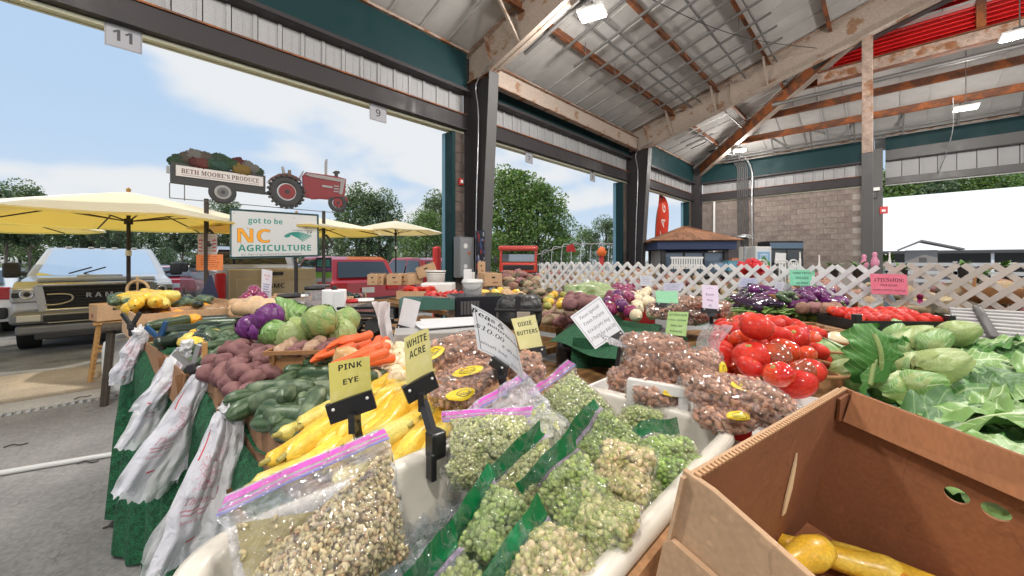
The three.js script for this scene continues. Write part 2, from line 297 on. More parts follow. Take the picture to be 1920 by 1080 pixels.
{ // hip rafter and its post
const a = V3(WX + 0.1, 5.3, NZ + 0.1), b = V3(-0.25, 6.98, -12.15), o = thing('hip_rafter', 'rusty orange hip rafter running from the corner up to the roof post', 'rafter', V3(0, 0, 0));
const d = b.clone().sub(a).normalize();
mesh('web', bar(a, b, 0.014, 0.42), M.rusty, o);
mesh('lower_flange', bar(a.clone().add(V3(0, -0.22, 0)), b.clone().add(V3(0, -0.22, 0)), 0.17, 0.018), M.beige, o);
mesh('upper_flange', bar(a.clone().add(V3(0, 0.22, 0)), b.clone().add(V3(0, 0.22, 0)), 0.17, 0.018), M.rust, o);
const q = thing('roof_post', 'slim square post under the hip rafter, rusty above and grey below', 'post', V3(-0.3, 0, -12.14));
mesh('lower_post', rbox(0.2, 3.9, 0.2, 0.01, 0, 1.95, 0), M.greySteel, q);
mesh('upper_post', rbox(0.19, 2.76, 0.19, 0.01, 0, 5.28, 0), M.rust, q);
}
// purlins
{
const GP = 'rusty purlins under the west roof slope', GQ = 'rusty purlins under the north roof slope';
let x = -4.7, n = 0;
for (; x < 3; x += 1.24, n++) {
const y = yW(x) - 0.1, zEnd = x < -1 ? Math.max(-13.1, NZ + (x - WX) + 0.15) : -12.9, o = thing('purlin', ['first', 'second', 'third', 'fourth', 'fifth', 'sixth', 'seventh'][n] + ' rusty purlin up from the west eave under the roof deck', 'purlin', V3(0, 0, 0), 0, GP);
const z1 = x < -1 ? NZ + (x - WX) + 0.2 : -12.9;
mesh('web', span(x - 0.006, x + 0.006, y - 0.1, y + 0.09, z1, 11.8), M.rusty, o);
mesh('flange', [span(x - 0.006, x + 0.07, y - 0.106, y - 0.094, z1, 11.8)], M.rusty, o);
}
[-16.6, -15.4, -14.3].forEach((z, i) => {
const y = yN(z) - 0.12, o = thing('purlin', ['lowest', 'middle', 'uppermost'][i] + ' rusty purlin under the north roof slope', 'purlin', V3(0, 0, 0), 0, GQ);
const x0 = WX + (z - NZ) + 0.15;
mesh('web', span(x0, 12, y - 0.12, y + 0.1, z - 0.006, z + 0.006), M.rusty, o);
mesh('flange', span(x0, 12, y - 0.128, y - 0.114, z - 0.006, z + 0.09), M.rusty, o);
});
// flange braces at the rafters
for (const z of [-5.1, -12]) for (const bx of [-4.7, -3.46, -2.22]) {
const lo = 5.08 + 1.58 / 5.45 * (bx + 5.45);
solo('flange_brace', `thin angle brace from the ${z > -6 ? 'nearer' : 'farther'} beige rafter to the ${bx < -4.5 ? 'first' : bx < -3 ? 'second' : 'third'} purlin`, 'brace', bar(V3(bx, lo + 0.02, z + 0.08), V3(bx, yW(bx) - 0.2, z + 0.62), 0.045, 0.045), M.beige);
}
}
// red louvred gablet above the north slope
{
const o = thing('gablet_wall', 'bright red louvred gable wall high under the roof', 'gable wall', V3(0, 0, 0)), red = std([0.72, 0.012, 0.012], 0.45);
const y0 = 6.98;
for (let i = 0; i < 24; i++) {
const y = y0 - 0.45 + i * 0.098, xa = Math.max(-1.1, (y - EAVE) / SL + WX + 0.1); if (xa > 7) continue;
mesh('louver_slat', bar(V3(xa, y, -13.2), V3(8, y, -13.2), 0.11, 0.018, V3(0, 0.75, 0.66)), red, o);
}
mesh('backing', span(-1, 8, 6.4, 9.2, -13.34, -13.3), std([0.5, 0.01, 0.01], 0.6), o);
for (const px of [1.42, 3.4]) mesh('post', span(px, px + 0.14, 6.3, 9, -13.16, -13.05), M.rusty, o);
const s = thing('gablet_sill_beam', 'rusty beam along the foot of the red louvres', 'beam', V3(0, 0, 0));
mesh('web', span(-1.3, 9, 6.10, 6.40, -13.04, -13.02), M.rust, s); mesh('flange', [span(-1.3, 9, 6.08, 6.10, -13.12, -12.94), span(-1.3, 9, 6.40, 6.42, -13.12, -12.94)], M.rusty, s);
const k = thing('gablet_rake_beam', 'grey beige raking beam along the top of the red louvres', 'beam', V3(0, 0, 0));
mesh('web', bar(V3(-1.4, 6.78, -13.0), V3(6, 8.85, -13.0), 0.02, 0.40), M.beige, k); mesh('flange', bar(V3(-1.4, 6.57, -13.0), V3(6, 8.64, -13.0), 0.2, 0.02), M.greySteel, k);
solo('roof_pipe', 'dark sprinkler main running along the foot of the red louvres', 'pipe', rod(V3(-2.4, 6.02, -13.5), V3(9, 6.02, -13.5), 0.055, 12), M.pipe);
}
// west wall above the doors: track, header, ribbed siding, deep teal beam; every bay
function wallBand(name, label, along, c, x0, x1, inward, parts) { // a band of wall trims; along 'z' or 'x'
const o = new THREE.Group(); o.name = numbered(name); o.userData = { kind: 'structure', label }; scene.add(o);
const sp = (a0, a1, y0, y1, n0, n1) => along === 'z' ? span(c + n0 * inward, c + n1 * inward, y0, y1, a0, a1) : span(a0, a1, y0, y1, c + n0 * inward, c + n1 * inward);
parts(o, sp); return o;
}
const sideTones = [0.56, 0.60, 0.64].map(k => std([k, k, k * 1.02], 0.6, { map: rep(T.weave, 8) }));
function doorBay(along, c, inward, a0, a1, label, beige, R) {
wallBand('wall_head', label, along, c, a0, a1, inward, (o, sp) => {
mesh('door_track', [sp(a0, a1, 4.0, 4.045, -0.10, 0.02), sp(a0, a1, 3.985, 4.0, -0.1, -0.07)], std([0.55, 0.55, 0.42], 0.5), o);
mesh('header', [sp(a0, a1, 4.05, 4.36, -0.06, 0.08), sp(a0, a1, 4.05, 4.065, 0.081, 0.15)], M.darkSteel, o);
mesh('header_lip', sp(a0, a1, 4.362, 4.385, -0.06, 0.11), M.rusty, o);
for (let a = a0; a < a1 - 0.05; a += 0.3) {
const e = Math.min(a + 0.285, a1);
mesh('siding_panel', [sp(a, e, 4.39, 4.86, -0.06, -0.035), sp(a, a + 0.05, 4.39, 4.86, -0.036, -0.012), sp(a + 0.15, a + 0.165, 4.39, 4.86, -0.036, -0.03)], sideTones[Math.floor(R() * 3)], o);
}
mesh('siding_backing', sp(a0, a1, 4.39, 4.86, -0.09, -0.062), M.black, o); mesh('eave_beam', sp(a0, a1, 4.86, 5.66, -0.05, 0.10), M.teal, o);
mesh('eave_beam_flange', sp(a0, a1, 4.80, 4.86, -0.05, 0.20), M.darkSteel, o);
mesh('eave_angle', sp(a0, a1, 5.61, 5.655, 0.101, 0.16), M.rust, o);
if (beige) { mesh('crossbeam_web', sp(a0 + 0.1, a1 - 0.1, 5.0, 5.38, 0.40, 0.43), M.beige, o); mesh('crossbeam_flange', [sp(a0 + 0.1, a1 - 0.1, 4.98, 5.0, 0.36, 0.52), sp(a0 + 0.1, a1 - 0.1, 5.38, 5.4, 0.36, 0.52)], M.rust, o); }
});
}
{
const R = rng(11);
doorBay('z', WX, 1, -4.95, 12, 'wall band above the near door bays numbered nine and eleven', false, R);
doorBay('z', WX, 1, -11.86, -5.26, 'wall band above the middle door bay with a beige crossbeam', true, R);
doorBay('z', WX, 1, NZ + 0.4, -12.16, 'wall band above the last door bay by the corner', false, R);
doorBay('x', NZ, 1, WX + 0.36, -0.55, 'wall band above the block wall', false, R);
wallBand('wall_head', 'wall band above the wide door of the north wall', 'x', NZ, 0, 0, 1, (o, sp) => {
mesh('door_track', sp(0, 18, 3.96, 4.0, -0.1, 0.02), std([0.5, 0.5, 0.46], 0.5), o);
mesh('header', [sp(0, 18, 4.0, 4.22, -0.06, 0.1)], M.greySteel, o);
for (let a = 0; a < 17.8; a += 0.4) mesh('siding_panel', [sp(a, a + 0.382, 4.22, 4.8, -0.06, -0.035), sp(a, a + 0.05, 4.22, 4.8, -0.036, -0.012)], sideTones[Math.floor(R() * 3)], o);
mesh('siding_backing', sp(0, 18, 4.22, 4.8, -0.09, -0.062), M.black, o); mesh('crossbeam', [sp(0, 18, 4.8, 5.12, -0.03, 0.2), sp(0, 18, 4.78, 4.8, -0.03, 0.3)], M.greySteel, o);
mesh('eave_beam', sp(0, 18, 5.12, 5.66, -0.05, 0.08), M.teal, o);
mesh('eave_angle', sp(0, 18, 5.61, 5.655, 0.081, 0.14), M.rust, o);
});
solo('wall_column', 'wide dark grey steel column at the edge of the wide north door', 'column', [span(-0.55, -0.06, 0, 5.2, NZ - 0.05, NZ + 0.3)], M.greySteel);
}
// block wall on the north side, block by block
{
const o = new THREE.Group(); o.name = 'block_wall'; o.userData = { kind: 'structure' }; scene.add(o);
mesh('mortar', span(WX, -0.56, 0, 4.05, NZ - 0.2, NZ - 0.02), M.mortar, o);
const R = rng(21), shared = [0.92, 1, 1.08, 0.85].map((k, i) => std([k, k * (i === 3 ? 0.96 : 1), k], 0.92, { map: rep(T.block, 1.2), bumpMap: rep(T.grain, 4), bumpScale: 0.003 }));
const full = span(0, 0.394, 0, 0.19, 0, 0.03), half = span(0, 0.19, 0, 0.19, 0, 0.03);
for (let r = 5; r < 20; r++) {
let x = WX + 0.36; const off = r % 2 ? 0 : -0.2;
for (let i = 0; i < 15; i++) {
let xa = WX + 0.36 + i * 0.4 + off; const isHalf = xa < WX + 0.3; if (isHalf) xa += 0.2; if (xa + 0.39 > -0.53) continue;
const b = mesh('block', isHalf ? half : full, shared[Math.floor(R() * 4)], o); b.position.set(xa, r * 0.2 + 0.005, NZ - 0.024 + R() * 0.004);
}
}
}
// block piers and jambs beside the doors
function pier(z0, z1, label, tealSide) {
const o = thing('block_pier', label, 'pier', V3(0, 0, 0)), R = rng(31), m = [0.42, 0.5, 0.38].map(k => std([k, k * 0.93, k * 0.9], 0.95, { map: rep(T.block, 1.2), bumpMap: rep(T.grain, 4), bumpScale: 0.003 }));
mesh('mortar', span(WX - 0.16, WX + 0.0, 0, 4.0, z1, z0), std([0.16, 0.15, 0.14], 0.95), o);
for (let r = 0; r < 20; r++) mesh('block', span(WX - 0.15, WX + 0.012, r * 0.2 + 0.005, r * 0.2 + 0.195, z1 + 0.005 + (r % 2 ? 0.03 : 0), z0 - 0.005), m[Math.floor(R() * 3)], o);
mesh('jamb', [span(WX - 0.2, WX + 0.03, 0, 4.0, z0 + 0.001, z0 + 0.08)], M.teal, o);
mesh('jamb_face', [span(WX - 0.3, WX - 0.201, 0, 4.0, z0 + 0.001, z0 + 0.09)], std([0.16, 0.32, 0.42], 0.5), o);
return o;
}
pier(-4.72, -4.97, 'brown block pier with teal door jamb beside the near steel column');
pier(-11.6, -11.86, 'dark block pier with blue jamb beside the middle steel column');
pier(-17.5, -17.8, 'narrow dark pier with pale blue jamb at the corner');
// door number plates
{
const plate = (txt, px, py, s, label) => {
const c = onX(px, py, WX + 0.03), o = thing('number_plate', label, 'number sign', c);
const t = canvasTex(256, 256, (x, w, h) => { x.fillStyle = '#8f8f95'; x.fillRect(0, 0, w, h); x.strokeStyle = '#77777c'; x.lineWidth = 8; x.strokeRect(8, 8, w - 16, h - 16); x.fillStyle = '#26262a'; x.font = 'bold 150px sans-serif'; x.textAlign = 'center'; x.textBaseline = 'middle'; x.fillText(txt, w / 2, h / 2 + 8); });
mesh('plate', quad3(V3(0, -s, s), V3(0, -s, -s), V3(0, s, -s), V3(0, s, s), 0.006), std([1, 1, 1], 0.5, { map: t }), o);
mesh('bracket', span(-0.01, 0.01, s, s + 0.1, -0.03, 0.03), M.darkSteel, o);
};
plate('11', 232, 68, 0.15, 'grey plate reading eleven, largest of the hanging door numbers'); plate('9', 709, 211, 0.15, 'grey plate reading nine, hung before the near steel column');
plate('7', 992, 296, 0.13, 'small plate reading seven under the track of the middle door'); plate('5', 1111, 332, 0.13, 'small plate seen nearly edge-on near the end of the middle door');
}
// things on the wall: electric panel, posters, strobe, conduits, pipe on the floor
{
const p = P(872, 482, 7.3), o = thing('electric_panel', 'grey metal electric panel with round stickers on the block pier', 'electric panel', V3(-6.0, p.y, -4.8));
mesh('cabinet', rbox(0.2, 0.8, 0.36, 0.01), std([0.22, 0.23, 0.24], 0.5, { metalness: 0.3 }), o);
mesh('door_panel', rbox(0.015, 0.74, 0.32, 0.005, 0.106), std([0.3, 0.31, 0.32], 0.45, { metalness: 0.3 }), o);
for (const [y, z, r, c] of [[0.22, 0.05, 0.05, [0.7, 0.7, 0.68]], [-0.18, 0.05, 0.045, [0.65, 0.66, 0.66]], [0.08, -0.04, 0.04, [0.35, 0.14, 0.08]]]) mesh('sticker', new THREE.CylinderGeometry(r, r, 0.004, 20).rotateZ(Math.PI / 2).translate(0.117, y, z), std(c, 0.6), o);
const posterTex = canvasTex(256, 512, (x, w, h) => { const R = rng(7); x.fillStyle = '#2a2c38'; x.fillRect(0, 0, w, h); for (let i = 0; i < 60; i++) { x.fillStyle = ['#8f94a8', '#a5383c', '#4a5b8e', '#c9c9cf', '#33374c'][Math.floor(R() * 5)]; x.fillRect(R() * w, R() * h, 20 + R() * 40, 14 + R() * 40); } });
const q = thing('poster', 'dark poster crowded with small pictures hanging on the steel column', 'poster', V3(WX + 0.5, 1.5, -4.94));
mesh('sheet', quad3(V3(-0.1, -0.45, 0), V3(0.16, -0.45, -0.0), V3(0.16, 0.5, 0), V3(-0.1, 0.5, 0), 0.01), std([1, 1, 1], 0.5, { map: posterTex }), q);
const s = thing('fire_strobe', 'small red fire strobe on the block pier', 'fire alarm', onX(864, 341, WX + 0.03));
mesh('housing', rbox(0.05, 0.14, 0.1, 0.01), std([0.45, 0.02, 0.02], 0.4), s); mesh('lens', rbox(0.03, 0.07, 0.05, 0.01, 0.035), std([0.8, 0.8, 0.8], 0.3), s);
const e = thing('fire_strobe', 'red and white fire strobe beside the wide north door', 'fire alarm', onZ(1657, 394, NZ + 0.32));
mesh('housing', rbox(0.2, 0.24, 0.05, 0.01), std([0.6, 0.03, 0.03], 0.4), e); mesh('lens', rbox(0.1, 0.08, 0.04, 0.01, 0, -0.02, 0.03), std([0.85, 0.85, 0.85], 0.3), e);
const em = thing('emergency_light', 'white emergency light on the wide grey column', 'light fitting', onZ(1640, 355, NZ + 0.36));
mesh('body', rbox(0.26, 0.12, 0.1, 0.02), M.whitePlastic, em); mesh('lamp_head', rbox(0.1, 0.2, 0.08, 0.02, 0, -0.2, 0), M.greySteel, em);
const cb = thing('conduit_bundle', 'bundle of grey conduits climbing the block wall', 'conduits', V3(0, 0, 0));
for (let i = 0; i < 6; i++) { const x = -4.42 + i * 0.07; mesh('conduit', tube([V3(x, 1.5, NZ + 0.06), V3(x, 3, NZ + 0.06), V3(x, 4.6, NZ + 0.2), V3(x, 5.3, NZ + 0.22), V3(x - 0.3, 5.75, NZ + 0.6), V3(x - 0.9, 5.95, NZ + 1.2)], 0.022, 40), M.greySteel, cb); }
mesh('conduit', tube([V3(-3.9, 1.5, NZ + 0.07), V3(-3.9, 4, NZ + 0.2), V3(-3.9, 5.1, NZ + 0.22), V3(-4.1, 5.6, NZ + 0.5), V3(-4.8, 5.8, NZ + 1.0)], 0.035, 40), M.galv, cb);
mesh('junction_box', span(-4.48, -3.98, 0.7, 1.5, NZ, NZ + 0.15), M.greySteel, cb);
solo('downspout', 'pale downspout standing against the block wall near the corner', 'pipe', rod(V3(-5.35, 0, NZ + 0.08), V3(-5.35, 4.0, NZ + 0.08), 0.05, 10), M.whitePlastic);
const pp = [onY(-60, 897, 0.02), onY(100, 870, 0.02), onY(330, 832, 0.02)];
solo('floor_pipe', 'thin white pipe lying on the concrete floor by the green skirt', 'pipe', tube(pp, 0.018, 20, 8), M.whitePlastic);
for (const [px, py, a, l] of [[30, 835, 0.4, 'dark dry leaf scrap by the floor edge'], [165, 867, 0.1, 'bent twig lying just past the white pipe'], [220, 986, 0.1, 'thin straw lying on the concrete near the green skirt'], [155, 745, 0.9, 'pale leaf scrap on the floor by the drain']]) {
const c = onY(px, py, 0.006); solo('twig', l, 'litter', tube([V3(-0.06, 0, 0.01), V3(-0.02, 0.008, -0.004), V3(0.03, 0.002, 0.006), V3(0.06, 0.004, -0.008)], 0.005, 12, 5).rotateY(a + YAW).translate(c.x, c.y, c.z), std([0.09, 0.08, 0.07], 0.9));
}
}
// hanger grid of pipes and threaded rods under the middle bay
{
const o = thing('hanger_grid', 'grid of dark pipes and rods hung under the middle roof bay', 'pipe grid', V3(0, 0, 0)), y = x => yW(x) - 0.36;
for (let i = 0; i < 9; i++) { const z = -5.75 - i * 0.62; mesh('cross_rod', bar(V3(-4.9, y(-4.9), z), V3(-1.7, y(-1.7), z), 0.04, 0.04), M.pipe, o); }
for (const x of [-4.1, -3.85, -2.7, -2.0]) mesh('long_pipe', rod(V3(x, y(x) + 0.045, -5.2), V3(x, y(x) + 0.045, -11.8), 0.025, 8), M.pipe, o);
for (const x of [-4.6, -2.3]) for (let i = 0; i < 9; i += 2) mesh('hanger_rod', rod(V3(x, y(x), -5.75 - i * 0.62), V3(x, yW(x) - 0.02, -5.75 - i * 0.62), 0.008, 6), M.pipe, o);
const q = thing('hanger_grid', 'smaller grid of rods hung in the corner bay beyond the middle rafter', 'pipe grid', V3(0, 0, 0));
for (let i = 0; i < 6; i++) { const z = -12.4 - i * 0.5; mesh('cross_rod', bar(V3(-5.2, y(-5.2), z), V3(-2.9 - i * 0.35, y(-2.9 - i * 0.35), z), 0.04, 0.04), M.pipe, q); }
for (const x of [-4.6, -3.6]) mesh('long_pipe', rod(V3(x, y(x) + 0.045, -12.2), V3(x, y(x) + 0.045, -15.4), 0.025, 8), M.pipe, q);
solo('sprinkler_pipe', 'dark sprinkler pipe running up beside the near rafter', 'pipe', rod(V3(-5.0, 5.42, -5.5), V3(1, 7.1, -5.5), 0.04, 10), M.pipe);
const nw = thing('wall_conduits', 'grey conduits running along the north eave on hangers', 'conduits', V3(0, 0, 0));
for (const k of [0, 1, 2]) mesh('conduit', rod(V3(-4.8, 5.5 + k * 0.09, NZ + 0.55 + k * 0.1), V3(12, 5.5 + k * 0.09, NZ + 0.55 + k * 0.1), 0.025, 8), M.pipe, nw);
for (let i = 0; i < 9; i++) { const x = -4.2 + i * 1.15; mesh('hanger', bar(V3(x, 5.46, NZ + 0.7), V3(x, 6.1, NZ + 1.3), 0.05, 0.05), M.pipe, nw); }
solo('hanging_cable', 'thin grey cable dropping from the north purlin to the crossbeam', 'cable', tube([V3(1.35, 5.95, -16.2), V3(1.38, 5.2, -16.6), V3(1.3, 4.6, -17.4), V3(1.2, 4.2, -17.9)], 0.012, 20, 5), M.galv);
solo('hanging_cable', 'long slack black cable strung between the second purlin and the middle rafter', 'cable', tube([V3(-3.4, 6.3, -6), V3(-2.6, 6.15, -8.2), V3(-2.0, 6.5, -10.5), V3(-1.2, 6.6, -11.9)], 0.008, 20, 5), M.black);
}
// lamps: flat high-bay panels hung from the roof, each with its own light
function lamp(c, ry, label, power = 40) {
const o = thing('ceiling_lamp', label, 'lamp', c, ry, 'high-bay lamps under the market roof');
mesh('housing', rbox(0.44, 0.05, 0.34, 0.015, 0, 0.04, 0), M.whitePlastic, o);
mesh('diffuser', rbox(0.40, 0.02, 0.30, 0.005, 0, 0.005, 0), std([0.9, 0.9, 0.9], 0.5, { emissive: C(1, 0.98, 0.94), emissiveIntensity: 6 }), o);
mesh('driver_box', rbox(0.16, 0.07, 0.12, 0.01, 0, 0.1, 0), M.greySteel, o);
const up = Math.min(c.x < RIDGE ? yW(c.x) : 9, c.z < -13.1 ? yN(c.z) : 9) - c.y - 0.03;
mesh('hanger_rod', rod(V3(0, 0.12, 0), V3(0, Math.max(up, 0.3), 0), 0.01, 6), M.pipe, o);
const l = new THREE.PointLight(0xfffaf4, power, 0, 2); l.position.set(c.x, c.y - 0.06, c.z); l.castShadow = true; l.shadow.radius = 9; scene.add(l);
}
lamp(P(1110, 28, 6.2), 0.3, 'bright square lamp above the hanger grid of the middle bay');
lamp(P(1318, 215, 11.5), 0.3, 'small lamp hanging below the middle rafter', 26);
lamp(P(1387, 283, 14.3), 0.3, 'farthest lamp, hanging near the conduits of the block wall', 26);
lamp(P(1811, 204, 9.5), 0, 'lamp hanging under the lower purlins of the north slope', 34);
lamp(P(1912, 66, 6.6), 0, 'lamp below the red louvres near the sprinkler main');
for (const [x, z] of [[-2.6, 1.2], [1.6, 1.6], [1.4, -3.2], [5, -5], [6, 2.5]]) lamp(V3(x, 5.4, z), 0, 'lamp of the same row hanging over the produce tables', 50);
// ---------------------------------------------------------------- outdoors: vehicles
const ROAD = -0.17;
const carPaint = (c, o = {}) => phy(c, 0.28, { clearcoat: 1, clearcoatRoughness: 0.04, metalness: 0.15, ...o });
const M2 = {
white: carPaint([0.72, 0.73, 0.74]), ramGrey: carPaint([0.50, 0.51, 0.53], { metalness: 0.1 }), tan: carPaint([0.46, 0.39, 0.27], { metalness: 0.3 }), red: carPaint([0.42, 0.012, 0.018]), pink: carPaint([0.5, 0.015, 0.05]),
pewter: carPaint([0.34, 0.31, 0.25], { metalness: 0.4 }), silver: carPaint([0.45, 0.46, 0.48], { metalness: 0.5 }), dark: carPaint([0.03, 0.035, 0.04]),
glass: phy([0.015, 0.02, 0.025], 0.03, { clearcoat: 1, clearcoatRoughness: 0.0, specularIntensity: 1 }),
lampRed: phy([0.5, 0.01, 0.015], 0.2, { clearcoat: 1 }), lampClear: phy([0.55, 0.56, 0.58], 0.12, { metalness: 0.6, clearcoat: 1 }), trim: std([0.03, 0.03, 0.032], 0.5), fog: phy([0.6, 0.58, 0.5], 0.3),
gold: std([0.5, 0.45, 0.34], 0.3, { metalness: 0.8 }),
};
function tumble(g, belt, k, W) { const p = g.attributes.position; for (let i = 0; i < p.count; i++) { const y = p.getY(i); if (y > belt) p.setZ(i, p.getZ(i) * (1 - k * (y - belt))); } g.computeVertexNormals(); return g; }
function wheelPart(o, x, z, r, w, side) {
const t = mesh('wheel', new THREE.CylinderGeometry(r, r, w, 28).rotateX(Math.PI / 2).translate(x, r, z), M.rubber, o);
const zz = z + side * (w / 2 + 0.004), sp = [new THREE.CylinderGeometry(r * 0.66, r * 0.66, 0.02, 24).rotateX(Math.PI / 2).translate(x, r, zz)];
for (let i = 0; i < 6; i++) sp.push(box(r * 0.14, r * 0.6, 0.03, 0, r * 0.3, 0).rotateZ(i * Math.PI / 3).translate(x, r, zz + side * 0.008));
mesh('rim', sp, M2.silver, t);
}
function arches(list, r, y0) { const out = []; for (const x of list) for (let i = 0; i <= 8; i++) { const a = Math.PI - i * Math.PI / 8; out.push([x + Math.cos(a) * r, Math.max(y0, 0.34 + Math.sin(a) * r)]); } return out; }
// side profile from the rear foot over the roof to the front foot; +x is the front
function carBody(o, prof, W, wheels, r, belt, k, paintMat) {
const pts = [...prof, ...arches([...wheels].reverse(), r * 1.14, prof[0][1]).sort((a, b) => b[0] - a[0])];
mesh('body', tumble(extr(pts, W, 0.05), belt, k, W), paintMat, o);
for (const x of wheels) for (const s of [-1, 1]) wheelPart(o, x, s * (W / 2 - 0.13), r, 0.24, s);
}
function sideGlass(o, poly, W, belt, k) { for (const s of [-1, 1]) mesh('side_window', tumble(extr(poly, 0.012).translate(0, 0, s * (W / 2 + 0.004)), belt, k, W), M2.glass, o); }
function suv(label, x, z, turn, mat, kind = 'suv', category = 'car') {
const o = thing(kind === 'sedan' ? 'parked_car' : 'parked_suv', label, category, V3(x, ROAD, z), turn), W = 1.86, H = kind === 'sedan' ? 1.42 : 1.72;
const b = kind === 'sedan' ? 0.92 : 1.02;
const prof = kind === 'sedan' ? [[-2.3, 0.3], [-2.36, 0.6], [-2.3, 0.98], [-1.75, 1.04], [-1.1, H - 0.04], [-0.6, H], [0.1, H - 0.01], [0.95, 0.98], [1.9, 0.88], [2.25, 0.7], [2.3, 0.4], [2.2, 0.28]]
: [[-2.2, 0.34], [-2.3, 0.6], [-2.28, 1.0], [-2.16, 1.1], [-1.86, H - 0.1], [-1.6, H - 0.02], [-0.8, H], [0.2, H - 0.02], [0.98, 1.1], [1.9, 0.98], [2.25, 0.8], [2.3, 0.45], [2.2, 0.32]];
carBody(o, prof, W, [-1.4, 1.38], 0.34, b, 0.24, mat);
if (kind === 'sedan') sideGlass(o, [[-1.5, 1.06], [-1.0, H - 0.1], [0.08, H - 0.08], [0.75, 1.02]], W, b, 0.24);
else { sideGlass(o, [[-1.95, 1.12], [-1.72, H - 0.14], [-0.95, H - 0.1], [-0.95, 1.1]], W, b, 0.24); sideGlass(o, [[-0.87, 1.1], [-0.87, H - 0.1], [0.14, H - 0.1], [0.8, 1.08]], W, b, 0.24); }
const slope = (a, c, w0, w1) => quad3(V3(a[0], a[1], -w0), V3(a[0], a[1], w0), V3(c[0], c[1], w1), V3(c[0], c[1], -w1), 0.02);
mesh('windscreen', kind === 'sedan' ? slope([0.93, 1.02], [0.2, H - 0.06], 0.8, 0.66) : slope([0.97, 1.14], [0.3, H - 0.07], 0.8, 0.68), M2.glass, o);
mesh('rear_window', kind === 'sedan' ? slope([-1.76, 1.08], [-1.16, H - 0.06], 0.72, 0.62) : slope([-2.18, 1.14], [-1.93, H - 0.16], 0.74, 0.64), M2.glass, o);
const rx = kind === 'sedan' ? -2.35 : -2.3;
for (const s of [-1, 1]) { mesh('tail_light', rbox(0.1, 0.26, 0.34, 0.03, rx, 0.9, s * 0.72), M2.lampRed, o); mesh('headlight', rbox(0.2, 0.14, 0.36, 0.04, 2.2, 0.76, s * 0.66), M2.lampClear, o); mesh('mirror', rbox(0.14, 0.14, 0.22, 0.04, 0.72, 1.1, s * 1.0), mat, o); }
mesh('rear_bumper', rbox(0.14, 0.24, 1.7, 0.05, rx + 0.0, 0.48, 0), M2.trim, o);
mesh('number_plate', rbox(0.02, 0.14, 0.34, 0.004, rx - 0.05, 0.8, 0), M.whitePlastic, o);
mesh('wiper', rbox(0.02, 0.02, 0.4, 0.006, rx + 0.14, 1.16, 0.1), M2.trim, o);
return o;
}
function pickup(label, x, z, turn, mat) {
const o = thing('parked_pickup', label, 'pickup truck', V3(x, ROAD, z), turn), W = 1.98;
const prof = [[-2.9, 0.45], [-2.95, 0.7], [-2.93, 1.42], [-1.05, 1.45], [-1.0, 1.85], [-0.85, 1.92], [0.6, 1.92], [1.35, 1.38], [2.7, 1.28], [2.92, 1.1], [2.95, 0.5], [2.85, 0.4]];
carBody(o, prof, W, [-1.85, 1.95], 0.4, 1.3, 0.3, mat);
sideGlass(o, [[-0.88, 1.44], [-0.84, 1.82], [-0.2, 1.84], [-0.2, 1.42]], W, 1.3, 0.3); sideGlass(o, [[-0.1, 1.42], [-0.1, 1.84], [0.55, 1.83], [1.1, 1.4]], W, 1.3, 0.3);
mesh('rear_window', quad3(V3(-1.06, 1.5, -0.74), V3(-1.06, 1.5, 0.74), V3(-1.02, 1.84, 0.66), V3(-1.02, 1.84, -0.66), 0.02), M2.glass, o);
const tg = mesh('tailgate', rbox(0.08, 0.72, 1.6, 0.03, -2.97, 1.06, 0), M2.tan, o);  // tan reflections put into the tailgate paint of a one-colour truck
mesh('tailgate_panel', rbox(0.03, 0.46, 1.36, 0.02, -3.01, 1.0, 0), M2.tan, tg);
mesh('handle', rbox(0.03, 0.07, 0.26, 0.015, -3.025, 1.32, 0.0), M2.trim, tg);
const t = canvasTex(512, 128, (c, w, h) => { c.clearRect(0, 0, w, h); c.fillStyle = '#111'; c.font = 'bold 104px sans-serif'; c.textAlign = 'center'; c.textBaseline = 'middle'; c.fillText('GMC', w / 2, h / 2); });
mesh('lettering', quad3(V3(-3.03, 0.99, -0.34), V3(-3.03, 0.99, 0.34), V3(-3.03, 1.15, 0.34), V3(-3.03, 1.15, -0.34), 0.004), std([1, 1, 1], 0.4, { map: t, transparent: true, alphaTest: 0.4 }), tg);
for (const s of [-1, 1]) { mesh('tail_light', rbox(0.14, 0.5, 0.17, 0.03, -2.92, 1.1, s * 0.915), M2.lampRed, o); mesh('headlight', rbox(0.1, 0.3, 0.3, 0.03, 2.9, 1.0, s * 0.8), M2.lampClear, o); mesh('mirror', rbox(0.14, 0.24, 0.24, 0.04, 0.95, 1.42, s * 1.12), M2.trim, o); }
mesh('rear_bumper', rbox(0.2, 0.2, 1.9, 0.05, -3.0, 0.58, 0), M.chrome, o);
return o;
}
pickup('pewter pickup with tan reflections painted into its tailgate, parked behind the agriculture sign', -12.0, -2.28, Math.PI, M2.silver);  // silver body colour imitates sky mirrored in pewter paint
suv('glossy red hatchback with white reflections parked beside the bollard umbrella pole', -12.3, -4.7, Math.PI, M2.red);
suv('tall red off-roader parked behind the red bollard', -13.8, -8.4, Math.PI, M2.red);
suv('white saloon with red tail light beyond the big pickup', -15.6, 2.45, Math.PI, M2.white, 'sedan');
suv('crimson hatchback wedged between the two pickups', -18.6, -1.35, Math.PI, M2.pink, 'sedan');
suv('dark saloon far back in the car park', -26, -1.0, 0.1, M2.dark, 'sedan');
suv('silver car farthest back in the car park', -27, -4.2, 0.1, M2.silver);
suv('grey car parked far behind the agriculture sign', -26, -8.2, 0.1, M2.silver, 'sedan');
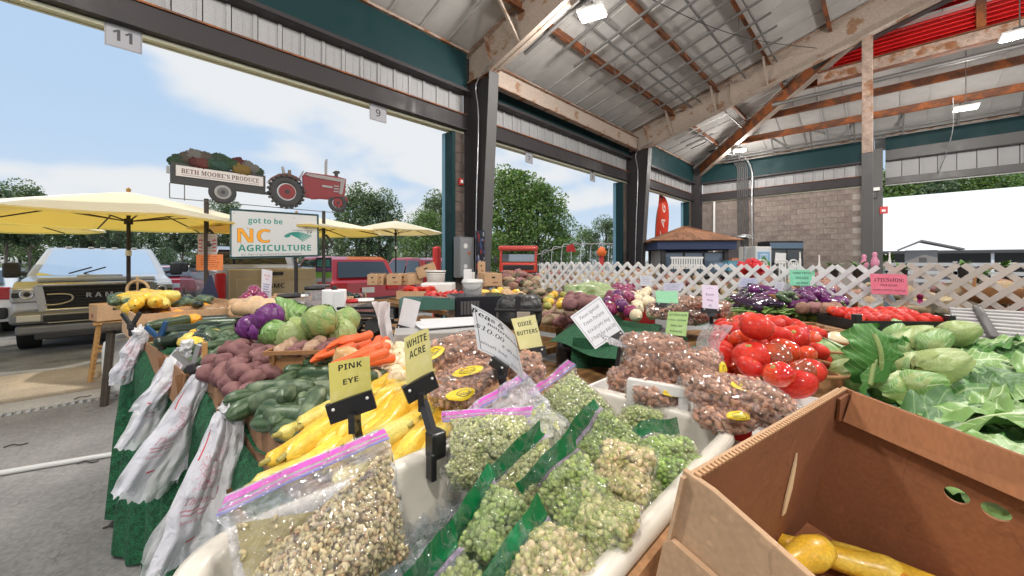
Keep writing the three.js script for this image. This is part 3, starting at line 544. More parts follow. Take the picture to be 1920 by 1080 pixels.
// the large pickup that faces the hall
{
const o = thing('heavy_pickup', 'huge grey pickup with black grille facing the market hall', 'pickup truck', V3(-13.15, ROAD, 0.22)), W = 2.02, g = M2.ramGrey;
const prof = [[-2.9, 0.5], [-2.95, 1.3], [-1.1, 1.34], [-1.0, 1.76], [-0.8, 1.84], [0.45, 1.86], [0.62, 1.84], [1.45, 1.30], [2.55, 1.22], [2.72, 1.14], [2.76, 0.75], [2.7, 0.5]];
carBody(o, prof, W, [-1.8, 1.98], 0.42, 1.24, 0.34, g);
mesh('hood', [rbox(1.25, 0.08, 1.5, 0.035, 2.02, 1.245, 0).rotateZ(0), rbox(1.1, 0.06, 0.6, 0.03, 1.98, 1.295, 0)], g, o);
for (const s of [-1, 1]) mesh('fender_flare', rbox(1.05, 0.34, 0.2, 0.08, 2.1, 0.98, s * 0.94), g, o);
mesh('windscreen', quad3(V3(1.50, 1.29, 0.86), V3(1.50, 1.29, -0.86), V3(0.70, 1.815, -0.70), V3(0.70, 1.815, 0.70), 0.02), phy([0.85, 0.88, 0.9], 0.04, { metalness: 0.9, clearcoat: 1 }), o);
for (const s of [-1, 1]) mesh('wiper', bar(V3(1.46, 1.33, s * 0.1 + 0.35), V3(1.28, 1.45, s * 0.1 - 0.25 + 0.3), 0.02, 0.02), M2.trim, o);
for (const z of [-0.5, -0.18, 0, 0.18, 0.5]) mesh('roof_marker', rbox(0.1, 0.035, 0.09, 0.012, 0.55, 1.87, z), M2.fog, o);
// grille
const gr = mesh('grille_surround', [rbox(0.1, 0.07, 1.46, 0.03, 2.80, 1.165, 0), rbox(0.1, 0.06, 1.34, 0.03, 2.80, 0.73, 0), bar(V3(2.8, 1.16, 0.72), V3(2.8, 0.73, 0.66), 0.1, 0.08, V3(1, 0, 0)), bar(V3(2.8, 1.16, -0.72), V3(2.8, 0.73, -0.66), 0.1, 0.08, V3(1, 0, 0))], std([0.55, 0.53, 0.5], 0.2, { metalness: 0.9 }), o);
mesh('grille_mesh', rbox(0.04, 0.42, 1.36, 0.01, 2.775, 0.945, 0), M.black, gr);
for (let i = 0; i < 7; i++) mesh('grille_bar', rbox(0.035, 0.016, 1.34, 0.006, 2.805, 0.79 + i * 0.055, 0), M2.trim, gr);
for (const s of [-1, 1]) mesh('grille_wing', tube([V3(2.84, 0.82, s * 0.64), V3(2.84, 0.83, s * 0.46), V3(2.84, 0.90, s * 0.33), V3(2.84, 0.97, s * 0.34), V3(2.84, 1.0, s * 0.44), V3(2.84, 1.0, s * 0.62)], 0.016, 30, 6), M2.gold, gr);
const t = canvasTex(512, 128, (c, w, h) => { c.clearRect(0, 0, w, h); c.fillStyle = '#a9aab0'; c.font = 'bold 112px sans-serif'; c.textAlign = 'center'; c.textBaseline = 'middle'; c.fillText('R A M', w / 2, h / 2); });
mesh('lettering', quad3(V3(2.845, 0.9, 0.3), V3(2.845, 0.9, -0.3), V3(2.845, 1.03, -0.3), V3(2.845, 1.03, 0.3), 0.01), std([1, 1, 1], 0.3, { map: t, transparent: true, alphaTest: 0.4, metalness: 0.5 }), gr);
// lamps
for (const s of [-1, 1]) { const h = mesh('headlight', rbox(0.16, 0.27, 0.32, 0.04, 2.72, 1.0, s * 0.86), M2.lampClear, o); mesh('lens', new THREE.TorusGeometry(0.07, 0.014, 8, 20).rotateY(Math.PI / 2).translate(2.81, 1.01, s * 0.84), M.chrome, h); mesh('bulb_housing', [rbox(0.03, 0.08, 0.1, 0.01, 2.8, 1.0, s * 0.95), new THREE.SphereGeometry(0.05, 12, 8).translate(2.77, 1.01, s * 0.84)], M2.trim, h); }
// bumper
const bp = mesh('bumper', [rbox(0.26, 0.20, 2.02, 0.06, 2.86, 0.62, 0), rbox(0.22, 0.16, 1.9, 0.05, 2.86, 0.42, 0)], std([0.20, 0.2, 0.2], 0.4, { metalness: 0.25 }), o);
mesh('bumper_slot', rbox(0.06, 0.1, 1.3, 0.02, 2.98, 0.6, 0), M.black, bp); mesh('bumper_trim', [rbox(0.02, 0.014, 1.28, 0.004, 3.0, 0.67, 0), rbox(0.02, 0.016, 1.2, 0.004, 3.0, 0.53, 0)], M2.gold, bp);
mesh('air_dam', rbox(0.16, 0.12, 1.5, 0.03, 2.86, 0.3, 0), M2.trim, bp);
for (const s of [-1, 1]) mesh('fog_light', rbox(0.06, 0.11, 0.26, 0.02, 2.98, 0.62, s * 0.8), M2.fog, bp);
const pl = canvasTex(256, 128, (c, w, h) => { c.fillStyle = '#191917'; c.fillRect(0, 0, w, h); c.strokeStyle = '#cfc7b2'; c.lineWidth = 13; c.beginPath(); c.moveTo(80, 30); c.lineTo(176, 98); c.moveTo(176, 30); c.lineTo(80, 98); c.stroke(); c.fillStyle = '#cfc7b2'; c.beginPath(); c.arc(128, 58, 18, 0, 7); c.fill(); });
mesh('front_plate', quad3(V3(3.01, 0.36, -0.04), V3(3.01, 0.36, -0.38), V3(3.01, 0.53, -0.38), V3(3.01, 0.53, -0.04), 0.01), std([1, 1, 1], 0.5, { map: pl }), bp);
for (const s of [-1, 1]) { const m = mesh('mirror', rbox(0.16, 0.3, 0.22, 0.05, 1.05, 1.40, s * 1.2), M2.trim, o); mesh('mirror_arm', bar(V3(1.1, 1.3, s * 0.95), V3(1.08, 1.34, s * 1.15), 0.06, 0.06), M2.trim, m); }
sideGlass(o, [[-0.85, 1.36], [-0.8, 1.76], [-0.2, 1.78], [-0.2, 1.34]], W, 1.24, 0.34); sideGlass(o, [[-0.1, 1.34], [-0.1, 1.78], [0.5, 1.77], [1.1, 1.32]], W, 1.24, 0.34);
}
// small red utility truck seen through the middle door
{
const c = P(972, 490, 15), o = thing('utility_truck', 'small orange-red utility truck with black slot, seen through the middle door', 'truck', V3(c.x, ROAD, c.z), 0), r = carPaint([0.62, 0.05, 0.025]);
o.rotation.y = Math.atan2(-c.x, -c.z);
mesh('cab', [rbox(1.5, 0.42, 0.9, 0.08, 0, 1.32, -0.4), rbox(0.1, 0.62, 0.9, 0.04, -0.68, 1.72, -0.4), rbox(0.1, 0.62, 0.9, 0.04, 0.68, 1.72, -0.4)], r, o);
mesh('roof', rbox(1.56, 0.2, 1.0, 0.08, 0, 2.08, -0.4), r, o); mesh('window', rbox(1.26, 0.3, 0.03, 0.01, 0, 1.7, 0), phy([0.35, 0.37, 0.4], 0.05, { metalness: 0.6, clearcoat: 1 }), o);
mesh('grille_slot', rbox(1.2, 0.2, 0.06, 0.03, 0, 1.33, 0.04), M.black, o); mesh('bumper', rbox(1.5, 0.22, 0.2, 0.04, 0, 0.98, 0.06), M2.trim, o);
mesh('chassis', rbox(1.3, 0.4, 2.2, 0.05, 0, 0.7, -1.0), M2.trim, o);
for (const s of [-1, 1]) for (const z of [-0.2, -1.7]) mesh('wheel', new THREE.CylinderGeometry(0.36, 0.36, 0.22, 20).rotateZ(Math.PI / 2).translate(s * 0.62, 0.36, z), M.rubber, o);
for (const s of [-1, 1]) mesh('mirror', rbox(0.14, 0.26, 0.06, 0.02, s * 0.9, 1.62, -0.05), M2.trim, o);
}
// bollards, railing
{
const b = thing('bollard', 'thick red bollard standing before the parked off-roader', 'bollard', V3(0, 0, 0)); const c = onX(819, 500, -7.0); b.position.set(c.x, -0.05, c.z);
mesh('post', lathe([[0, 0], [0.09, 0], [0.09, 1.72], [0.08, 1.76], [0, 1.78]], 20), std([0.55, 0.03, 0.03], 0.45), b); mesh('base', lathe([[0, 0], [0.12, 0], [0.12, 0.06], [0.09, 0.08]], 20), M.concrete, b);
const q = P(1128, 490, 16), d = thing('hydrant_post', 'slim red post with orange cap before the white railing', 'post', V3(q.x, ROAD, q.z));
mesh('post', lathe([[0, 0], [0.1, 0], [0.1, 1.8], [0, 1.82]], 12), std([0.55, 0.04, 0.04], 0.5), d); mesh('cap', [lathe([[0, 1.8], [0.17, 1.8], [0.15, 2.1], [0, 2.2]], 12), box(0.4, 0.12, 0.1, 0, 1.95, 0)], std([0.75, 0.16, 0.03], 0.5), d);
const f = thing('white_railing', 'white railing with tall hoops across the yard beyond the middle door', 'railing', V3(0, 0, 0)), wm = std([0.7, 0.7, 0.7], 0.5);
const A = P(1000, 490, 21), B = P(1240, 490, 24), D = B.clone().sub(A), L = D.length(); D.normalize();
for (let i = 0; i <= 46; i++) { const p = A.clone().addScaledVector(D, L * i / 46); mesh('picket', span(p.x - 0.03, p.x + 0.03, ROAD, 1.35, p.z - 0.03, p.z + 0.03), wm, f); }
for (const y of [0.4, 1.22]) mesh('rail', bar(A.clone().setY(y), B.clone().setY(y), 0.06, 0.08), wm, f);
for (let i = 0; i < 9; i++) { const p = A.clone().addScaledVector(D, 0.5 + i * 0.62), t = [2.0, 2.2, 2.35, 2.42, 2.42, 2.4, 2.4, 2.42, 2.4][i]; mesh('hoop', tube([p.clone().setY(ROAD), p.clone().setY(t - 0.4), p.clone().addScaledVector(D, 0.1).setY(t), p.clone().addScaledVector(D, 0.5).setY(t)], 0.022, 16, 5), wm, f); }
mesh('top_pipe', tube([A.clone().setY(1.7), A.clone().addScaledVector(D, 2).setY(2.25), A.clone().addScaledVector(D, 5.5).setY(2.45), B.clone().setY(2.3)], 0.025, 30, 5), std([0.5, 0.42, 0.36], 0.6), f);
const fl = P(1062, 472, 20.5); solo('red_pennant', 'small red pennant tied to the white railing', 'pennant', quad3(fl, fl.clone().add(V3(0.5, 0.0, -0.2)), fl.clone().add(V3(0.35, 0.42, -0.1)), fl.clone().add(V3(0, 0.3, 0)), 0.01), std([0.5, 0.03, 0.03], 0.8));
}
// ---------------------------------------------------------------- umbrellas
const sunlitTopM = phy([0.98, 0.89, 0.58], 1, { transmission: 0.6, thickness: 0, side: THREE.DoubleSide });  // pale upper sheet: sun glare on the yellow cloth put into its colour
function umbrella(label, c, r, yTop, yRim, n, turn, mat) {
const o = thing('market_umbrella', label, 'umbrella', V3(c.x, ROAD + 0.02, c.z), turn), b = ROAD + 0.02, top = yTop - b, rim = yRim - b;
const sag = grid(n * 6, 8, (u, v) => { const a = u * Math.PI * 2, k = (u * n) % 1, e = Math.cos(Math.PI / n) / Math.cos((k - 0.5) * 2 * Math.PI / n), s = Math.sin(k * Math.PI); return V3(Math.cos(a) * r * v * lerp(1, e, v), top - (top - rim) * (0.8 * v + 0.2 * v * v) - 0.012 * s * v * r, Math.sin(a) * r * v * lerp(1, e, v)); }, true);
mesh('sunlit_canopy', sag.clone().translate(0, 0.012, 0), sunlitTopM, o); mesh('added_lining', sag, mat, o);  // yellow cloth is an added under-layer; the upper sheet carries painted sunlight
const val = grid(n * 6, 2, (u, v) => { const a = u * Math.PI * 2, k = (u * n) % 1, e = Math.cos(Math.PI / n) / Math.cos((k - 0.5) * 2 * Math.PI / n), s = Math.sin(k * Math.PI); return V3(Math.cos(a) * r * e, rim - 0.012 * s * r - v * 0.025, Math.sin(a) * r * e); }, true);
mesh('valance', val, mat, o);
mesh('pole', rod(V3(0, 0, 0), V3(0, top, 0), 0.024, 12), M.darkSteel, o);
for (let i = 0; i < n; i++) { const a = i / n * Math.PI * 2, e = V3(Math.cos(a) * r * 0.985, rim + 0.0, Math.sin(a) * r * 0.985), m = V3(0, top - 0.04, 0).lerp(e, 0.5); m.y -= 0.02; mesh('rib', tube([V3(0, top - 0.05, 0), m, e.setY(rim - 0.015)], 0.011, 10, 5), std([0.06, 0.045, 0.03], 0.6), o); mesh('strut', bar(V3(0, top - 0.42, 0), m.clone().add(V3(0, -0.02, 0)), 0.014, 0.014), std([0.06, 0.045, 0.03], 0.6), o); }
mesh('runner', lathe([[0.026, top - 0.46], [0.05, top - 0.46], [0.05, top - 0.38], [0.026, top - 0.38]], 12), M.darkSteel, o);
mesh('finial', lathe([[0, top + 0.08], [0.03, top + 0.05], [0.02, top]], 10), M.wood, o);
mesh('crank_collar', lathe([[0.026, top - 0.92], [0.034, top - 0.92], [0.034, top - 0.84], [0.026, top - 0.84]], 12), M.whitePlastic, o);
return o;
}
{
const yl = phy([0.97, 0.77, 0.19], 1, { transmission: 0.7, thickness: 0, side: THREE.DoubleSide }), cr = phy([0.95, 0.85, 0.5], 1, { transmission: 0.7, thickness: 0, side: THREE.DoubleSide });
let c = P(241, 490, 5.6); umbrella('large yellow market umbrella on a black pole beside the big pickup', c, 1.78, 2.40, 1.97, 8, 0.2, yl);
c = P(-70, 490, 6.2); umbrella('yellow umbrella whose tip shows at the photo edge under the large one', c, 1.6, 2.40, 1.98, 8, 0.1, yl);
c = P(556, 490, 7.4); umbrella('yellow umbrella mostly hidden behind the agriculture sign', c, 1.62, 2.3, 1.98, 8, 0.6, yl);
c = P(742, 490, 12.6); umbrella('small pale cream umbrella standing before the red cars', c, 1.5, 2.72, 2.36, 8, 0.2, cr);
}
// ---------------------------------------------------------------- the roadside produce sign: wagon, tractor and the agriculture board
{
const SX = -6.8, q = (px, py) => { const v = onX(px, py, SX); return [-v.z, v.y]; };
const plate = (pts, th) => extr(pts, th, Math.min(0.004, th * 0.3)).rotateY(Math.PI / 2).translate(SX, 0, 0);      // shape x -> -z
const o = thing('tractor_sign', 'painted cut-out sign of a red tractor pulling a produce wagon', 'sign', V3(0, 0, 0));
const at = (pts, th, dx = 0) => plate(pts.map(p => q(...p)), th).translate(dx, 0, 0);
const dk = std([0.035, 0.035, 0.035], 0.6), rd = std([0.20, 0.012, 0.018], 0.5), gy = std([0.3, 0.29, 0.28], 0.5);
const R = rng(77), tex = canvasTex(1024, 256, (c, w, h) => { c.fillStyle = '#cfc9c4'; c.fillRect(0, 0, w, h); c.fillStyle = '#4a1a16'; c.font = 'bold 128px serif'; c.textAlign = 'center'; c.textBaseline = 'middle'; c.save(); c.translate(w / 2, h / 2 - 6); c.scale(0.55, 1.2); c.fillText("BETH MOORE'S PRODUCE", 0, 0); c.restore(); c.fillRect(60, h - 46, w - 120, 9); });
const wagon = mesh('wagon_bed', at([[319, 303], [497, 330], [497, 365], [319, 343]], 0.06), dk, o);
const f = [q(329, 330), q(492, 350.5), q(492, 333), q(329, 310)];
const nb = f.map(p => V3(SX + 0.04, p[1], -p[0])); mesh('name_board', quad3(nb[0], nb[1], nb[2], nb[3], 0.012), std([1, 1, 1], 0.5, { map: tex }), wagon);
// painted heap of vegetables on the wagon
const heapCols = [[0.05, 0.12, 0.05], [0.16, 0.13, 0.10], [0.28, 0.26, 0.24], [0.05, 0.10, 0.05], [0.24, 0.06, 0.05], [0.38, 0.24, 0.05], [0.16, 0.03, 0.03], [0.05, 0.13, 0.09]].map(c => std(c.map(k => k * 0.42), 0.8));
const heap = [[326, 302, 8, 0], [336, 299, 9, 3], [350, 296, 10, 1], [366, 294, 12, 2], [384, 297, 11, 1], [398, 301, 9, 7], [410, 299, 11, 3], [425, 304, 9, 0], [446, 306, 10, 6], [462, 311, 10, 2], [476, 318, 9, 2], [484, 323, 8, 3], [376, 307, 10, 4], [366, 305, 8, 6], [404, 311, 9, 7], [418, 313, 9, 7], [446, 317, 10, 5], [458, 320, 9, 5], [436, 311, 9, 0], [392, 308, 7, 0]];
heap.forEach(([px, py, r, k], i) => { const p = q(px, py), s = r / 720 * 5.5, g = new THREE.SphereGeometry(s, 20, 14), a = g.attributes.position; for (let j = 0; j < a.count; j++) { const e = 1 + 0.38 * noise(a.getX(j) * 110 + i, a.getY(j) * 110, i + a.getZ(j) * 110); a.setXYZ(j, a.getX(j) * 0.35 * e, a.getY(j) * e, a.getZ(j) * 1.15 * e); } g.computeVertexNormals(); mesh('painted_vegetable', g.translate(SX + 0.01 + (i > 11 ? 0.03 : 0), p[1], -p[0]), heapCols[k], wagon); });
mesh('hitch', at([[492, 359], [512, 363], [512, 367], [492, 364]], 0.04), dk, o);
mesh('tail_lamp', at([[312, 311], [318, 312], [318, 325], [312, 324]], 0.05), gy, o);
const wheel = (px, py, r, lug, parts) => { const p = q(px, py), s = r / 720 * P(px, py, 1).sub(CAM).length() * 0 + r, w = mesh('wheel', [new THREE.TorusGeometry(s * 0.77, s * 0.23, 10, 36).scale(1, 1, 0.28).rotateY(Math.PI / 2).translate(SX + 0.02, p[1], -p[0]), ...(lug ? [...Array(22)].map((_, i) => box(s * 0.12, s * 0.14, 0.09, 0, s * 1.0, 0).rotateZ(i / 22 * Math.PI * 2).rotateY(Math.PI / 2).translate(SX + 0.02, p[1], -p[0])) : [])], dk, o); parts.forEach(([k, m, dx]) => mesh('rim', new THREE.CylinderGeometry(s * k, s * k, 0.02, 28).rotateZ(Math.PI / 2).translate(SX + 0.03 + dx, p[1], -p[0]), m, w)); };
wheel(417, 361, 0.165, false, [[0.6, gy, 0], [0.4, std([0.12, 0.12, 0.12], 0.5), 0.008], [0.14, dk, 0.016]]);
wheel(537, 360, 0.25, true, [[0.52, std([0.45, 0.44, 0.43], 0.5), 0], [0.47, rd, 0.008], [0.13, dk, 0.016]]);
wheel(632, 381, 0.158, false, [[0.5, rd, 0.004], [0.46, rd, 0.008], [0.14, dk, 0.016]]);
mesh('fender', at([[500, 343], [508, 333], [522, 326], [540, 325], [556, 332], [565, 340], [554, 338], [538, 331], [522, 332], [510, 338]], 0.07), std([0.12, 0.045, 0.035], 0.6), o);
mesh('hood', at([[567, 330], [573, 323], [630, 331], [648, 336], [645, 369], [600, 372], [585, 374], [568, 360]], 0.06), rd, o);
mesh('hood_stripe', at([[570, 328], [575, 325], [646, 337], [640, 366], [634, 364], [637, 342], [580, 332]], 0.01, 0.036), std([0.28, 0.25, 0.24], 0.5), o);
mesh('engine_block', at([[602, 347], [622, 350], [622, 354], [602, 351]], 0.01, 0.036), gy, o); for (let i = 0; i < 3; i++) mesh('vent', at([[624, 348 + i * 5], [634, 349 + i * 5], [634, 351.5 + i * 5], [624, 350.5 + i * 5]], 0.01, 0.036), gy, o);
mesh('frame_rail', at([[560, 362], [632, 372], [650, 370], [652, 378], [600, 373], [590, 374], [560, 368]], 0.05), std([0.18, 0.015, 0.02], 0.5), o);
mesh('exhaust_pipe', at([[609, 329], [609, 306], [610.5, 299], [614, 299], [613.5, 306], [613, 330]], 0.03), gy, o);
mesh('air_cleaner', at([[628, 332], [628, 326], [624, 323], [628, 320.5], [635, 321], [637, 325], [633, 327], [633, 333]], 0.05), dk, o);
mesh('seat', at([[528, 313], [531, 312], [535, 326], [530, 326]], 0.05), gy, o); mesh('driver_post', at([[540, 327], [540.5, 319], [545, 319], [545.5, 327]], 0.05), std([0.14, 0.1, 0.08], 0.6), o); mesh('steering_wheel', at([[560, 334], [568, 320], [570, 321], [563, 336]], 0.03), gy, o);
const w = (a, b, r = 0.006) => { const p = q(...a), s = q(...b); return rod(V3(SX, p[1], -p[0]), V3(SX, s[1], -s[0]), r, 6); };
mesh('wire_frame', [w([318, 343], [318, 371]), w([346, 346], [346, 376]), w([318, 371], [620, 398])], M.pipe, o);
const post = (px, top, label, lean) => { const p = q(px, top), s = thing('sign_post', label, 'post', V3(SX - 0.05, -0.1, -p[0])); mesh('pole', rod(V3(0, 0, 0), V3(0, p[1] + 0.1, 0), 0.028, 10), std([0.05, 0.04, 0.035], 0.7), s); mesh('clamp', tube([V3(0.03, 1.95, -0.02), V3(0.05, 1.9, -0.06), V3(0.06, 1.78, -0.12), V3(0.04, 1.72, -0.02)], 0.02, 14, 6), M.darkSteel, s); mesh('foot', lathe([[0, 0], [0.2, 0], [0.18, 0.1], [0.03, 0.12]], 16), M.darkSteel, s); };
post(388, 372, 'rusty dark post carrying the produce wagon half of the sign'); post(609, 395, 'rusty dark post carrying the tractor half of the sign');
// agriculture board
const BX = -6.65, bq = (px, py) => onX(px, py, BX), tx = canvasTex(1024, 576, (c, W, H) => {
c.fillStyle = '#cdcecd'; c.fillRect(0, 0, W, H); c.strokeStyle = '#3d5a5c'; c.lineWidth = 26; c.strokeRect(4, 4, W - 8, H - 8);
c.fillStyle = '#1c8578'; c.font = 'bold 92px sans-serif'; c.textAlign = 'left'; c.textBaseline = 'alphabetic'; c.fillText('got to be', 185, 152);
c.save(); c.translate(50, 388); c.scale(1.55, 1.3); c.font = 'bold 178px sans-serif'; c.fillStyle = '#f0a21a'; c.strokeStyle = '#8a6a20'; c.lineWidth = 3; c.fillText('NC', 0, 0); c.strokeText('NC', 0, 0); c.restore();
c.fillStyle = '#1c8578'; c.save(); c.translate(82, 498); c.scale(1.13, 1); c.font = 'bold 112px sans-serif'; c.fillText('AGRICULTURE', 0, 0); c.restore();
c.strokeStyle = '#1c8578'; c.lineWidth = 13; for (let i = 0; i < 6; i++) { c.beginPath(); c.moveTo(600 + i * 12, 300 - i * 5); c.bezierCurveTo(700, 220 + i * 14, 800, 250 + i * 16, 935 - i * 22, 300 + i * 15); c.stroke(); }
c.fillStyle = '#1c8578'; c.beginPath(); c.ellipse(630, 300, 38, 20, -0.1, 0, 7); c.fill();
c.fillStyle = '#33433f'; c.font = 'italic 28px serif'; c.fillText('Freshness You Can', 690, 232); c.font = 'italic bold 60px serif'; c.fillText('Ve', 862, 268); c.font = 'italic 32px serif'; c.fillText('N.C. Dept of Agriculture & Consumer Services', 110, 548);
const R = rng(3); for (let i = 0; i < 12; i++) { c.fillStyle = '#4b4038'; c.beginPath(); c.arc(40 + R() * 940, 40 + R() * 480, 3 + R() * 4, 0, 7); c.fill(); }
});
const nc = thing('agriculture_board', 'white board reading got to be NC agriculture in green and orange letters', 'sign', V3(0, 0, 0));
mesh('panel', quad3(bq(431, 484), bq(597, 480), bq(596, 403), bq(431, 392), 0.02), std([1, 1, 1], 0.45, { map: tx }), nc);
const e = [bq(431, 484), bq(597, 480), bq(596, 403), bq(431, 392)]; for (let i = 0; i < 4; i++) mesh('frame', bar(e[i], e[(i + 1) % 4], 0.02, 0.02), std([0.05, 0.12, 0.12], 0.5), nc);
const p = bq(555, 480); mesh('leg', rod(V3(BX - 0.02, -0.1, p.z), V3(BX - 0.02, p.y, p.z), 0.02, 8), M.darkSteel, nc);
// notices on the near post, poster by the pickup
const scrawl = (bg, ink, seed, n, title) => canvasTex(256, 256, (c, W, H) => { const r = rng(seed); c.fillStyle = bg; c.fillRect(0, 0, W, H); c.strokeStyle = ink; c.lineWidth = 5; for (let i = 0; i < n; i++) { const y = 34 + i * (200 / n); c.beginPath(); let x = 30 + r() * 24; const x1 = W - 28 - r() * 46; c.moveTo(x, y); while (x < x1) { x += 6 + r() * 6; c.lineTo(x, y + (r() - 0.5) * 14); if (r() < 0.16) { x += 10; c.moveTo(x, y); } } c.stroke(); } if (title) title(c, W, H); });
const note = (label, px, py, w, h, d, tex, cat = 'notice') => { const c = P(px, py, d), k = d / 720, a = RIGHT.clone().multiplyScalar(w / 2 * k), b = V3(0, h / 2 * k, 0); return solo('notice', label, cat, quad3(c.clone().sub(a).sub(b), c.clone().add(a).sub(b), c.clone().add(a).add(b), c.clone().sub(a).add(b), 0.006), std([1, 1, 1], 0.7, { map: tex })); };
const d0 = 5.40;
note('orange hand-lettered notice tied to the sign post', 393, 492, 50, 30, d0, scrawl('#f0905a', '#7a2c12', 5, 6));
note('grey photo notice tied to the sign post above the orange one', 389, 458, 36, 39, d0, scrawl('#b9b2b2', '#6d4a50', 6, 7, (c, W, H) => { c.fillStyle = '#554b50'; c.fillRect(90, 90, 76, 60); c.fillStyle = '#b0484e'; for (let i = 0; i < 4; i++) { c.fillRect(10, 70 + i * 44, 50, 16); c.fillRect(196, 70 + i * 44, 50, 16); } }));
note('dark poster with green foot standing between the pickup and the red hatchback', 607, 506, 30, 46, 6.9, canvasTex(128, 256, (c, W, H) => { c.fillStyle = '#27344f'; c.fillRect(0, 0, W, H); c.fillStyle = '#3f9a8d'; for (let i = 0; i < 4; i++) c.fillRect(12, 26 + i * 18, 100, 9); c.fillStyle = '#6b3a6e'; c.fillRect(10, 108, 108, 30); c.fillStyle = '#5f8f3a'; c.fillRect(0, 150, W, 60); c.fillStyle = '#8a8f96'; c.fillRect(0, 210, W, 46); }), 'poster');
}
// feather flag
{
const c = P(1228, 400, 15.5), o = thing('feather_flag', 'red feather flag with pale letters leaning by the last door', 'flag', V3(c.x, ROAD, c.z)), t = canvasTex(256, 512, (x, w, h) => { x.fillStyle = '#c2361e'; x.fillRect(0, 0, w, h); x.fillStyle = '#cfc4bf'; x.font = 'bold 104px sans-serif'; x.textAlign = 'center'; ['G', 'A', 'K', 'O'].forEach((l, i) => { x.save(); x.translate(w * 0.55 - i * 14, 110 + i * 105); x.rotate(-1.2); x.fillText(l, 0, 34); x.restore(); }); });
const g = grid(8, 20, (u, v) => { const y = 1.55 + v * 2.75, wd = 0.75 * Math.sqrt(Math.max(0, 1 - Math.pow(v, 3))) * lerp(0.4, 1, v); return V3(0, y, 0).addScaledVector(RIGHT, 0.02 + wd * u + 0.14 * v * v).addScaledVector(FWD, 0.05 * Math.sin(u * 4 + v * 5)); });
mesh('cloth', g, std([1, 1, 1], 0.85, { map: t, side: THREE.DoubleSide }), o); mesh('pole', tube([V3(0, 0, 0), V3(0, 2, 0), V3(0, 3.6, 0).addScaledVector(RIGHT, 0.1), V3(0, 4.35, 0).addScaledVector(RIGHT, 0.35)], 0.02, 20, 6), M.greySteel, o);
}
// ---------------------------------------------------------------- long white-roofed shed and small stalls north of the hall
{
const o = thing('white_roofed_shed', 'long market shed with a huge plain white roof beyond the wide north door', 'shed', V3(0, 0, 0)), wr = std([0.84, 0.85, 0.86], 0.5);
for (let i = 0; i < 16; i++) { const x0 = -4.7 + i * 2.6; mesh('roof_panel', bar(V3(x0 + 1.295, 2.06, -36), V3(x0 + 1.295, 6.7, -45), 2.59, 0.08), wr, o); }
mesh('eave_fascia', span(-4.7, 37, 1.9, 2.06, -36.1, -36.0), M.greySteel, o);
for (let i = 0; i < 12; i++) mesh('post', span(1.5 + i * 3, 1.62 + i * 3, -0.1, 2.0, -36.3, -36.18), wr, o);
mesh('back_wall', span(0.5, 37, -0.1, 2.2, -41, -40.9), std([0.2, 0.2, 0.2], 0.8), o);
const R = rng(41), gm = [0.12, 0.3, 0.5, 0.08].map(k => std([k, k, k * 1.05], 0.6));
for (let i = 0; i < 26; i++) { const x = 1 + i * 1.2, h = 0.5 + R() * 0.9, p = onZ(1660 + i * 10, 490, -38); solo('market_crate', 'grey crate of the distant stall under the white-roofed shed', 'crate', [span(x, x + 0.5 + R() * 0.5, -0.1, h, -38.5, -37.8), span(x + 0.05, x + 0.5, h, h + 0.06, -38.4, -37.9)], gm[i % 4], 'far crates under the white-roofed shed'); }
const s = thing('small_shed', 'little grey shed with a low gable before the white roof', 'shed', V3(0, 0, 0)), a = onZ(1698, 490, -30), b = onZ(1758, 490, -30);
mesh('wall', span(a.x, b.x, -0.1, 2.0, -31.5, -30), std([0.3, 0.28, 0.27], 0.8), s); mesh('door', span(a.x + 0.5, b.x - 0.4, -0.1, 1.6, -30, -29.96), std([0.12, 0.11, 0.11], 0.7), s);
const m = (a.x + b.x) / 2; mesh('roof', extr([[a.x - 0.3, 1.98], [m, 2.45], [b.x + 0.9, 1.98], [b.x + 0.9, 2.06], [m, 2.55], [a.x - 0.3, 2.06]], 2).translate(0, 0, -30.7), std([0.25, 0.24, 0.24], 0.6), s);
const w = std([0.5, 0.51, 0.53], 0.6), r = thing('yard_railing', 'pale horizontal railing across the yard outside the wide north door', 'railing', V3(0, 0, 0));
for (const y of [0.5, 0.85, 1.2]) mesh('rail', span(0, 22, y, y + 0.14, -24.1, -24), w, r); for (let i = 0; i < 12; i++) mesh('post', span(i * 2, i * 2 + 0.12, -0.1, 1.4, -24.14, -24), w, r);
}
